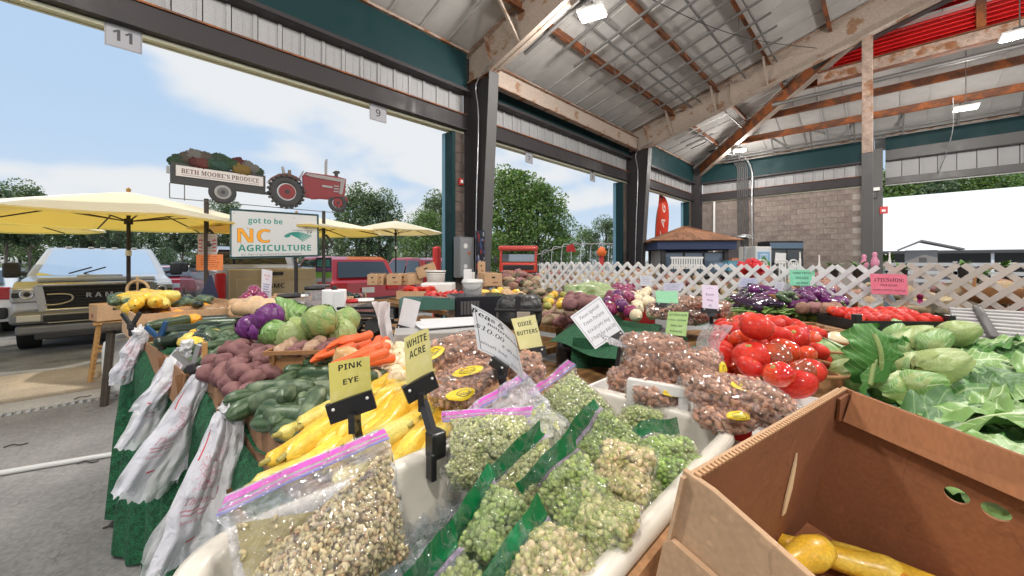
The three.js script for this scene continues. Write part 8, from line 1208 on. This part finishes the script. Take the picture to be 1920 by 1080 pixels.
// ---------------------------------------------------------------- bagged pecans in the white handled tray
const nutGeo = (() => { const g = gourd([[0, 0.001], [0.2, 0.32], [0.5, 0.4], [0.8, 0.3], [1, 0.001]], 1.6, { ribs: 5, ribAmp: 0.22, nu: 12, nv: 8, lump: 0.2 }); return norm(g); })();
const nutMat = phy([1, 1, 1], 0.45, { clearcoat: 0.1 });
function pecanBag(label, o) {
const { at, d, r, sx = 1.3, sy = 0.7, sz = 1, roll = 0, seed = 1, sticker = [0.2, 0.3], turn = 0, size = 0.0145, tail = 0 } = o, R = rng(seed * 17 + 3), pos = P(at[0], at[1], d), g = thing('pecan_bag', label, 'bag of pecans', pos); g.rotation.set(0, YAW + turn, roll, 'YXZ');
const f = (x, y, z) => 1 + 0.22 * noise(x * 1.6 + seed, y * 1.6, z * 1.6) + 0.03 * noise(x * 7, y * 7, z * 7 + seed);
const S = (a, b, k = 1) => { let x = Math.cos(b) * Math.cos(a), y = Math.sin(b), z = Math.cos(b) * Math.sin(a); const q = f(x, y, z) * r * k; const sg = p => Math.sign(p) * Math.pow(Math.abs(p), 0.8); return V3(sg(x) * q * sx, sg(y) * q * sy, sg(z) * q * sz); };
mesh('film', grid(52, 36, (u, v) => { const a = -u * 6.2832, b = (v - 0.5) * Math.PI, p = S(a, b, 1.04), w = Math.pow(1 - Math.abs(noise(Math.cos(a) * 3 + seed, b * 3, Math.sin(a) * 3)), 5); return p.multiplyScalar(1 + 0.07 * w); }, true), bagFilm, g);
if (tail) mesh('bag_neck', grid(14, 10, (u, v) => { const a = (u - 0.5) * 2; return V3((tail < 0 ? -1 : 1) * r * sx * (0.85 + 0.75 * v), r * 0.3 * (0.2 + v) + 0.006 * Math.sin(u * 30), a * r * (0.3 + 0.55 * v)); }), bagFilmHazy, g);
mesh('nut_core', grid(20, 14, (u, v) => S(-u * 6.2832, (v - 0.5) * Math.PI, 0.78), true), std([0.42, 0.22, 0.14], 0.9), g);
const cnt = Math.floor(4 * r * r * (sx * sz + sx * sy + sy * sz) / (size * size * 0.75)), im = new THREE.InstancedMesh(nutGeo, nutMat, cnt), m = new THREE.Matrix4(), q = new THREE.Quaternion(), col = new THREE.Color();
for (let i = 0; i < cnt; i++) { const a = R() * 6.283, b = Math.asin(R() * 2 - 1), p = S(a, b, 0.93 - 0.12 * R()); q.setFromEuler(new THREE.Euler(R() * 6, R() * 6, R() * 6)); const z = size * (0.8 + 0.4 * R()); m.compose(p, q, tmp.set(z, z, z)); im.setMatrixAt(i, m); const k = 0.7 + 0.6 * R(); col.setRGB(0.46 * k, 0.24 * k, 0.15 * k); im.setColorAt(i, col); }
im.name = 'pecans'; im.userData.kind = 'stuff'; g.add(im);
if (sticker) { const [a, b] = sticker, sp = 0.42; mesh('oval_sticker', grid(14, 14, (u, v) => { const x = u * 2 - 1, y = v * 2 - 1, k = Math.sqrt(1 - y * y / 2), j = Math.sqrt(1 - x * x / 2); return S(a + x * k * sp, b + y * j * sp * 0.8, 1.075); }), std([1, 1, 1], 0.4, { map: stickTex, side: THREE.DoubleSide }), g); }
return g;
}
const stickTex = canvasTex(256, 128, (c, W, H) => { c.fillStyle = '#e3c52a'; c.fillRect(0, 0, W, H); c.strokeStyle = '#37402a'; c.lineWidth = 7; c.beginPath(); c.ellipse(W / 2, H / 2, 62, 36, 0, 0, 7); c.stroke(); c.fillStyle = '#4a5b2a'; c.font = 'bold 30px serif'; c.textAlign = 'center'; c.fillText('Pecans', W / 2, H / 2 + 10); c.fillStyle = '#56612c'; c.fillRect(70, 78, 116, 6); });
{
const c = onY(1285, 765, 1.02), t = thing('handled_tray', 'white plastic tray with a looped handle and red dots holding pecan bags', 'tray', V3(-0.34, 0.965, -1.16)), w = M.whitePlastic;
t.rotation.y = 0.0; mesh('front_wall', span(-0.31, 0.31, 0, 0.055, 0.19, 0.2), w, t); mesh('back_wall', span(-0.31, 0.31, 0, 0.055, -0.2, -0.19), w, t); for (const s of [-1, 1]) mesh('end_wall', span(s * 0.31 - 0.005, s * 0.31 + 0.005, 0, 0.055, -0.19, 0.19), w, t); mesh('bottom', span(-0.3, 0.3, -0.004, 0.006, -0.19, 0.19), w, t);
const a = P(1186, 765, 1.0).sub(t.position), b = P(1284, 784, 0.93).sub(t.position); const hp = (q, y) => V3(q.x, y, q.z); const top = 0.118;
mesh('handle', [bar(hp(a, 0.0), hp(a, top), 0.022, 0.022, V3(1, 0, 0)), bar(hp(b, 0.0), hp(b, top), 0.022, 0.022, V3(1, 0, 0)), bar(hp(a, top).addScaledVector(b.clone().sub(a).setY(0).normalize(), -0.011), hp(b, top).addScaledVector(b.clone().sub(a).setY(0).normalize(), 0.011), 0.022, 0.022)], w, t);
mesh('rail', bar(hp(a, 0.03), hp(b, 0.03), 0.02, 0.05), w, t);
for (const [px, py, d] of [[1156, 732, 1.12], [1386, 806, 0.84]]) { const q = P(px, py, d).sub(t.position), n = CAM.clone().sub(P(px, py, d)).setY(0).normalize(); mesh('red_dot', new THREE.CylinderGeometry(0.024, 0.024, 0.003, 24).applyQuaternion(new THREE.Quaternion().setFromUnitVectors(UP, n)).translate(q.x, q.y, q.z), std([0.6, 0.012, 0.02], 0.4), t); }
const L = [['topmost pecan bag, wide and shiny, left of the tomatoes', { at: [1222, 650], d: 1.12, r: 0.07, sx: 1.25, sy: 0.55, sticker: null, tail: -1, seed: 1 }], ['pecan bag standing below the topmost one', { at: [1205, 686], d: 1.1, r: 0.06, sx: 0.9, sy: 0.8, sticker: [0.8, 0.1], seed: 2 }], ['pecan bag squeezed between two others under the topmost', { at: [1258, 690], d: 1.06, r: 0.055, sx: 0.75, sy: 0.85, sticker: null, seed: 3 }], ['pecan bag with a yellow label tucked in the tray behind the handle', { at: [1230, 735], d: 1.0, r: 0.06, sx: 1.2, sy: 0.5, sticker: [1.2, 0.5], seed: 4 }], ['upright pecan bag with a tall clear neck beside the tomatoes', { at: [1310, 690], d: 1.0, r: 0.058, sx: 1.0, sy: 0.9, sticker: [0.9, -0.1], seed: 5, roll: 0.3 }], ['large pecan bag with an oval yellow label right of the handle', { at: [1362, 735], d: 0.9, r: 0.075, sx: 1.35, sy: 0.55, sticker: [1.4, 0.9], seed: 6, roll: -0.15 }], ['pecan bag at the tray end nearest the carton', { at: [1428, 758], d: 0.85, r: 0.062, sx: 1.1, sy: 0.7, sticker: [0.6, -0.3], seed: 7, roll: -0.4 }], ['pecan bag with a yellow oval label by the front rail', { at: [1362, 782], d: 0.84, r: 0.05, sx: 1.3, sy: 0.55, sticker: [1.5, 0.7], seed: 8 }], ['small pecan bag at the left end of the tray', { at: [1165, 712], d: 1.12, r: 0.05, sx: 0.8, sy: 0.7, sticker: null, seed: 9 }]];
for (const [l, p] of L) pecanBag(l, p);
const nk = thing('bag_neck', 'tall crumpled clear bag neck standing before the tomatoes', 'plastic film', P(1326, 652, 1.0)); mesh('film', grid(14, 16, (u, v) => V3(0, 0, 0).addScaledVector(RIGHT, (u - 0.5) * lerp(0.04, 0.07, v) + 0.02 * v + 0.006 * Math.sin(v * 8)).addScaledVector(UP, (v - 0.5) * 0.12).addScaledVector(FWD, 0.012 * Math.sin(u * 14 + v * 3))), bagFilmHazy, nk);
// bags left of the big price card
pecanBag('big pecan bag behind the big price card, draped in white film', { at: [862, 660], d: 1.12, r: 0.085, sx: 1.1, sy: 0.62, sticker: [2.2, 0.5], seed: 21, roll: 0.25 }); pecanBag('pecan bag with a long yellow band left of the big price card', { at: [880, 700], d: 1.02, r: 0.08, sx: 1.2, sy: 0.45, sticker: [1.5, 0.7], seed: 22, roll: 0.2 }); pecanBag('low pecan bag with a yellow sticker beside the white acre card', { at: [858, 734], d: 0.95, r: 0.055, sx: 1.3, sy: 0.55, sticker: [1.3, 0.3], seed: 23, roll: 0.15 }); pecanBag('pecan bag peeping out right of the big price card', { at: [985, 690], d: 1.0, r: 0.05, sx: 0.9, sy: 0.7, sticker: null, seed: 24 });
// white carton of bagged nuts behind the lime card
tray('nut_carton', 'white carton of bagged nuts behind the lime green card', 'carton', onY(1280, 612, 1.0), 0.3, 0.24, 0.09, YAW + 0.15, std([0.6, 0.6, 0.62], 0.7), M.cardDark);
[[1252, 582, 'bag of nuts left of the lavender card in the white carton'], [1292, 574, 'bag of nuts in the middle of the white carton'], [1300, 592, 'bag of nuts at the front of the white carton'], [1334, 580, 'bag of nuts behind the lavender card']].forEach(([x, y, l], i) => pecanBag(l, { at: [x, y], d: 1.95, r: 0.075, sx: 1.2, sy: 0.6, sticker: null, seed: 30 + i, size: 0.014 }));
}
// ---------------------------------------------------------------- cards on black clip stands
function cardStand(label, Q, D, tex, stem, opt = {}) { // Q: pixel corners bl, br, tr, tl; D: their distances
const k = Q.map((p, i) => P(p[0], p[1], D[i])), o = thing('price_card', label, 'price card', V3(0, 0, 0));
const n = V3().crossVectors(k[1].clone().sub(k[0]), k[3].clone().sub(k[0])).normalize(), NU = 8;
mesh('card', [grid(NU, NU, (u, v) => bil(k, u, v).addScaledVector(n, 0.001 - (opt.bow || 0.004) * Math.sin(Math.PI * u))), grid(NU, NU, (u, v) => bil(k, 1 - u, v).addScaledVector(n, -0.0005 - (opt.bow || 0.004) * Math.sin(Math.PI * u)))].slice(0, 1), std([1, 1, 1], 0.55, { map: tex, side: THREE.DoubleSide }), o);
if (stem) { const cr = stem.r || [-0.06, 1.06], a = k[0].clone().lerp(k[1], cr[0]), b = k[0].clone().lerp(k[1], cr[1]), up = k[3].clone().sub(k[0]).normalize(), h = stem.h || 0.03, c = a.clone().lerp(b, 0.55), foot = P(...stem.foot);
const cl = mesh('clip', [bar(a.clone().addScaledVector(up, -h * 0.2), b.clone().addScaledVector(up, -h * 0.2), 0.012, h, up), bar(c.clone().addScaledVector(up, -h * 0.5), c.clone().addScaledVector(up, -h * 1.5), 0.03, 0.012)], M.blackPlastic, o); mesh('stem', [bar(c.clone().addScaledVector(up, -h), foot, 0.014, 0.014, V3(1, 0, 0))], M.blackPlastic, o);
for (const t of [0.12, 0.85]) { const s = a.clone().lerp(b, t).addScaledVector(n, 0.008); mesh('rivet', new THREE.SphereGeometry(0.003, 8, 6).translate(s.x, s.y, s.z), M.whitePlastic, cl); }
if (stem.base) mesh('base_clamp', [rbox(0.03, 0.05, 0.03, 0.006).translate(foot.x, foot.y, foot.z), rbox(0.022, 0.05, 0.012, 0.004).translate(foot.x + 0.004, foot.y - 0.035, foot.z + 0.012)], M.blackPlastic, o); }
return o;
}
const txt = (bg, ink, lines, o = {}) => canvasTex(o.w || 384, o.h || 512, (c, W, H) => { c.fillStyle = bg; c.fillRect(0, 0, W, H); if (o.border) { c.strokeStyle = ink; c.lineWidth = 4; c.strokeRect(24, 24, W - 48, H - 48); } const R = rng(o.seed || 1); for (let i = 0; i < 40; i++) { c.fillStyle = 'rgba(255,255,255,0.05)'; c.beginPath(); c.arc(R() * W, R() * H, 10 + R() * 40, 0, 7); c.fill(); } c.fillStyle = ink; c.textAlign = 'center'; c.textBaseline = 'middle'; for (const [s, y, z, font, x, rot] of lines) { c.save(); c.font = `${font || 'bold'} ${z}px ${o.face || 'sans-serif'}`; c.translate((x ?? 0.5) * W, y * H); c.rotate(rot || 0); const m = c.measureText(s).width; if (m > W * 0.9) c.scale(W * 0.9 / m, 1); if (o.face) { let q = -m / 2; for (const ch of s) { const cw = c.measureText(ch).width; c.save(); c.translate(q + cw / 2, (R() - 0.5) * z * 0.16); c.rotate((R() - 0.5) * 0.22); c.scale(0.92 + 0.16 * R(), 0.9 + 0.25 * R()); c.fillText(ch, 0, 0); c.restore(); q += cw; } } else c.fillText(s, 0, 0); c.restore(); } });
cardStand('pale yellow card reading pink eye on a black clip', [[620, 768], [697, 741], [693, 667], [616, 681]], [0.70, 0.72, 0.72, 0.70], txt('#dcd070', '#23231c', [['PINK', 0.16, 96], ['EYE', 0.5, 92]], { seed: 2 }), { foot: [672, 822, 0.73], h: 0.036 });
cardStand('pale yellow card reading white acre on a tall black clip', [[762, 733], [813, 705], [803, 614], [757, 634]], [0.76, 0.79, 0.79, 0.76], txt('#d9cf86', '#23231c', [['WHITE', 0.16, 100], ['ACRE', 0.38, 100]], { seed: 3 }), { foot: [817, 832, 0.70], h: 0.036, base: true });
cardStand('large bowed white card of pea and butterbean prices', [[896, 655], [985, 716], [966, 628], [884, 570]], [0.96, 0.88, 0.90, 0.98], txt('#d9dadf', '#15151a', [['Peas &', 0.14, 78, 'italic bold', 0.3], ['Butterbeans', 0.27, 46, 'italic bold', 0.62], ['$10.00', 0.44, 72, 'italic', 0.29], ['$ 40.00', 0.60, 48, 'italic', 0.7], ['small bag', 0.78, 44, 'italic', 0.32], ['box', 0.88, 46, 'italic', 0.76]], { face: 'serif', border: true, seed: 4 }), { foot: [950, 745, 0.93], h: 0.022, r: [0.3, 0.62] }, { bow: 0.02 });
cardStand('pale yellow card with two lines of bold lettering behind the big white one', [[977, 662], [1019, 655], [1003, 590], [958, 598]], [1.06, 1.08, 1.1, 1.08], txt('#d6cf92', '#23231c', [['DIXIE', 0.2, 86], ['BUTTERS', 0.45, 84]], { seed: 5 }), { foot: [1008, 700, 1.08], h: 0.03 });
cardStand('white bordered card tilted like a diamond before the green turf', [[1116, 655], [1168, 622], [1124, 555], [1069, 594]], [1.25, 1.28, 1.32, 1.28], txt('#d8d9de', '#1c1c22', [['Pecan Special', 0.18, 52, 'italic'], ['Fresh Pecans', 0.36, 56, 'italic'], ['$14.00 per bag', 0.56, 56, 'italic'], ['3 bags for $40.00', 0.76, 54, 'italic']], { border: true, w: 512, h: 512, face: 'serif', seed: 6 }), { foot: [1158, 690, 1.26], h: 0.028, r: [0.5, 0.95] });
cardStand('second white card showing behind the diamond-tilted one', [[1150, 640], [1171, 625], [1160, 610], [1138, 622]], [1.32, 1.33, 1.34, 1.33], txt('#cfd0d6', '#1c1c22', []), null);
cardStand('lime green leaning card with rows of small lettering', [[1247, 626], [1286, 631], [1291, 585], [1253, 584]], [1.6, 1.6, 1.62, 1.62], txt('#a9cf86', '#27361f', [['ATTENTION', 0.14, 62], ['LOCAL GROWN', 0.36, 46], ['SHELLED', 0.6, 54], ['PEANUTS', 0.84, 52]], { seed: 7 }), null);
cardStand('plain mint green card on a black clip before the lattice', [[1231, 570], [1272, 572], [1270, 546], [1228, 545]], [1.9, 1.9, 1.92, 1.92], txt('#8fcfa4', '#5a8a6a', []), { foot: [1257, 590, 1.92], h: 0.02 });
cardStand('lavender card with an orange bow and three faint lines', [[1317, 580], [1348, 583], [1346, 535], [1316, 534]], [1.75, 1.75, 1.78, 1.78], txt('#d8cde0', '#7b6f90', [['Butter', 0.38, 64], ['Peas', 0.6, 64], ['$5', 0.82, 64], ['~ * ~', 0.14, 70]], { seed: 8 }), { foot: [1334, 610, 1.76], h: 0.02 });
cardStand('mint green card on the lattice left of the pink one', [[1481, 535], [1529, 536], [1527, 506], [1480, 506]], [2.6, 2.6, 2.6, 2.6], txt('#84d3ae', '#2c5a48', [['FARM FRESH', 0.2, 64], ['VEGGIES', 0.52, 64], ['NO SPRAY', 0.84, 50]], { w: 512, h: 320 }), null);
cardStand('pink card reading attension hung on the lattice', [[1634, 551], [1703, 553], [1700, 515], [1631, 513]], [2.32, 2.27, 2.27, 2.32], txt('#f37a92', '#4a1620', [['ATTENSION:', 0.3, 84, 'bold'], ['YOUR HANDS', 0.56, 44], ['HANDLE PRODUCE GENTLY!', 0.8, 40]], { w: 640, h: 360, face: 'serif' }), null);
for (const [q, d, l, bg, s] of [[[[1201, 536], [1222, 535], [1222, 517], [1200, 516]], 2.9, 'white paper note on the lattice above the mint card', '#cfd2dc', 3], [[[1243, 548], [1276, 546], [1284, 530], [1246, 531]], 2.6, 'pale lilac bag tag on the lattice right of the paper note', '#c9c9dc', 4], [[[1384, 538], [1422, 537], [1418, 522], [1390, 520]], 2.8, 'pale blue handwritten note under the red mesh bag', '#c4c6de', 5], [[[1450, 545], [1468, 546], [1470, 530], [1454, 528]], 2.62, 'crumpled white scrap on the lattice beside the eggplants', '#cccdd6', 6]])
cardStand(l, q, [d, d, d, d], canvasTex(128, 128, (c, W, H) => { const R = rng(s); c.fillStyle = bg; c.fillRect(0, 0, W, H); c.strokeStyle = '#6c7396'; c.lineWidth = 3; for (let i = 0; i < 4; i++) { c.beginPath(); c.moveTo(20, 30 + i * 22); for (let x = 20; x < 108; x += 6) c.lineTo(x, 30 + i * 22 + (R() - 0.5) * 12); c.stroke(); } }), null);
cardStand('tall white printed leaflet bag standing before the pickup tailgate', [[489, 570], [508, 572], [511, 508], [491, 504]], [2.9, 2.9, 2.9, 2.9], canvasTex(128, 256, (c, W, H) => { c.fillStyle = '#d7d5dc'; c.fillRect(0, 0, W, H); c.fillStyle = '#c97a86'; c.font = 'bold 20px serif'; c.fillText('THANK', 26, 50); c.fillText('YOU', 40, 76); c.fillStyle = '#8f93ad'; for (let i = 0; i < 7; i++) c.fillRect(22, 104 + i * 18, 84 - (i % 3) * 14, 8); }), null);
cardStand('blank white card on a clip before the grey box', [[746, 612], [776, 620], [789, 566], [757, 558]], [1.7, 1.7, 1.7, 1.7], txt('#dedfe2', '#888888', []), { foot: [765, 650, 1.7], h: 0.03 });
// ---------------------------------------------------------------- thin white carrier bags hung in bunches along the skirt
const printTex = canvasTex(512, 1024, (c, W, H) => { c.fillStyle = '#efeef2'; c.fillRect(0, 0, W, H); c.translate(0, H); c.scale(1, -1); const R = rng(8); c.strokeStyle = 'rgba(214,74,92,0.38)'; c.lineWidth = 5; for (let i = 0; i < 60; i++) { const x = 120 + R() * 260, y = 240 + R() * 260; c.beginPath(); c.arc(x, y, 8 + R() * 34, R() * 6, R() * 6 + 3); c.stroke(); } c.fillStyle = 'rgba(210,60,80,0.42)'; c.font = 'italic bold 74px serif'; c.fillText('Thank You', 90, 590); c.fillRect(90, 620, 330, 12); c.fillRect(110, 650, 290, 12); c.font = 'bold 40px serif'; c.fillText('have a nice day', 108, 720); c.fillStyle = 'rgba(226,40,50,0.9)'; c.fillRect(40, 120, 16, 190); c.fillRect(200, 860, 60, 18); });
const plainFilm = phy([0.96, 0.96, 0.97], 0.38, { transmission: 0.35, thickness: 0, side: THREE.DoubleSide, bumpMap: rep(T.crinkle, 1, 1.6), bumpScale: 0.003 }), printFilm = phy([0.96, 0.96, 0.98], 0.38, { map: printTex, transmission: 0.3, thickness: 0, side: THREE.DoubleSide, bumpMap: rep(T.crinkle, 1, 1.6), bumpScale: 0.003 });
function carrierBunch(label, top, d0, bot, d1, w0, w1, layers, seed, skew = 0) {
const a = P(top[0], top[1], d0), b = P(bot[0], bot[1], d1), o = thing('carrier_bags', label, 'plastic bags', a), R = rng(seed), ax = b.clone().sub(a), n = CAM.clone().sub(a).setY(0).normalize(), sd = V3().crossVectors(UP, n).normalize();
for (let l = 0; l < layers; l++) {
const ph = R() * 9, off = (l - layers / 2) * 0.012, sk = skew * (l / layers) + (R() - 0.5) * 0.05, len = 0.86 + 0.16 * R(), wl = w1 * (0.75 + 0.35 * R());
mesh('bag', grid(44, 40, (u, v) => { const k = (u - 0.5) * 2, wd = lerp(w0, wl, Math.pow(v, 0.7)) * (1 - 0.12 * smooth(0.85, 1, v) * Math.abs(Math.sin(k * 7 + ph))), jag = v > 0.97 ? 0.03 * noise(u * 16, l, seed) : 0; return V3(0, 0, 0).addScaledVector(ax, v * len + jag).addScaledVector(sd, k * wd / 2 + sk * v * v + 0.01 * noise(v * 5, l, seed)).addScaledVector(n, off * (0.3 + v) + (0.024 * Math.sin(k * 3.2 + ph + v * 1.5) + 0.005 * Math.sin(k * 11 + ph * 2 - v * 3)) * (0.35 + 0.65 * v) + 0.035 * (1 - k * k) * Math.sin(Math.PI * v) + 0.006 * noise(u * 9, v * 14, seed + l)); }), l === layers - 1 ? printFilm : l === layers - 3 ? printFilm : plainFilm, o);
}
mesh('gathered_top', ball(0.022, { sx: 1.3, sy: 1.2, lump: 0.6, f: 4, seed }), plainFilm, o);
return o;
}
carrierBunch('nearest bunch of white carrier bags hanging lowest on the skirt', [432, 768], 1.06, [362, 1072], 1.0, 0.05, 0.17, 6, 1, -0.02);
carrierBunch('widest bunch of white carrier bags with red print, second from the front', [385, 700], 1.38, [292, 922], 1.36, 0.06, 0.23, 6, 2, -0.02);
carrierBunch('bunch of white carrier bags bulging behind the widest bunch', [335, 668], 1.66, [268, 835], 1.62, 0.06, 0.16, 5, 3, -0.02);
carrierBunch('narrow bunch of white carrier bags at the far skirt corner', [262, 622], 2.05, [232, 722], 2.05, 0.05, 0.12, 4, 4, -0.02);
carrierBunch('short bunch of white carrier bags below the blue clamp', [350, 650], 1.62, [300, 770], 1.6, 0.05, 0.13, 4, 5, -0.03);
{ // spring clamps
const clamp_ = (px, py, d, mat, label, a = 0.5) => { const c = P(px, py, d), o = thing('spring_clamp', label, 'clamp', c); o.rotation.y = YAW; for (const s of [-1, 1]) mesh('jaw_arm', bar(V3(0, 0, 0), V3(s * 0.05, 0.075, 0), 0.014, 0.018), mat, o); mesh('pivot', rbox(0.035, 0.035, 0.03, 0.008), M.darkSteel, o); mesh('jaw', rbox(0.03, 0.05, 0.02, 0.006, 0, -0.03, 0), M.blackPlastic, o); o.rotation.z = a; };
clamp_(247, 612, 2.15, M.blackPlastic, 'black spring clamp at the far skirt corner', 0.05); clamp_(300, 636, 1.85, phy([0.015, 0.07, 0.18], 0.4), 'blue spring clamp holding bags by the zucchini', 0.25); clamp_(362, 690, 1.45, M.chrome, 'metal spring clamp under the wooden peg', 0.3);
const pg = P(383, 672, 1.42); solo('wooden_peg', 'yellow wooden stick poking up beside the red potatoes', 'peg', bar(pg.clone().add(V3(0, -0.05, 0)), pg.clone().add(V3(0.01, 0.06, 0.0)), 0.015, 0.015, V3(1, 0, 0)), M.wood);
}
renderer.render(scene, camera);
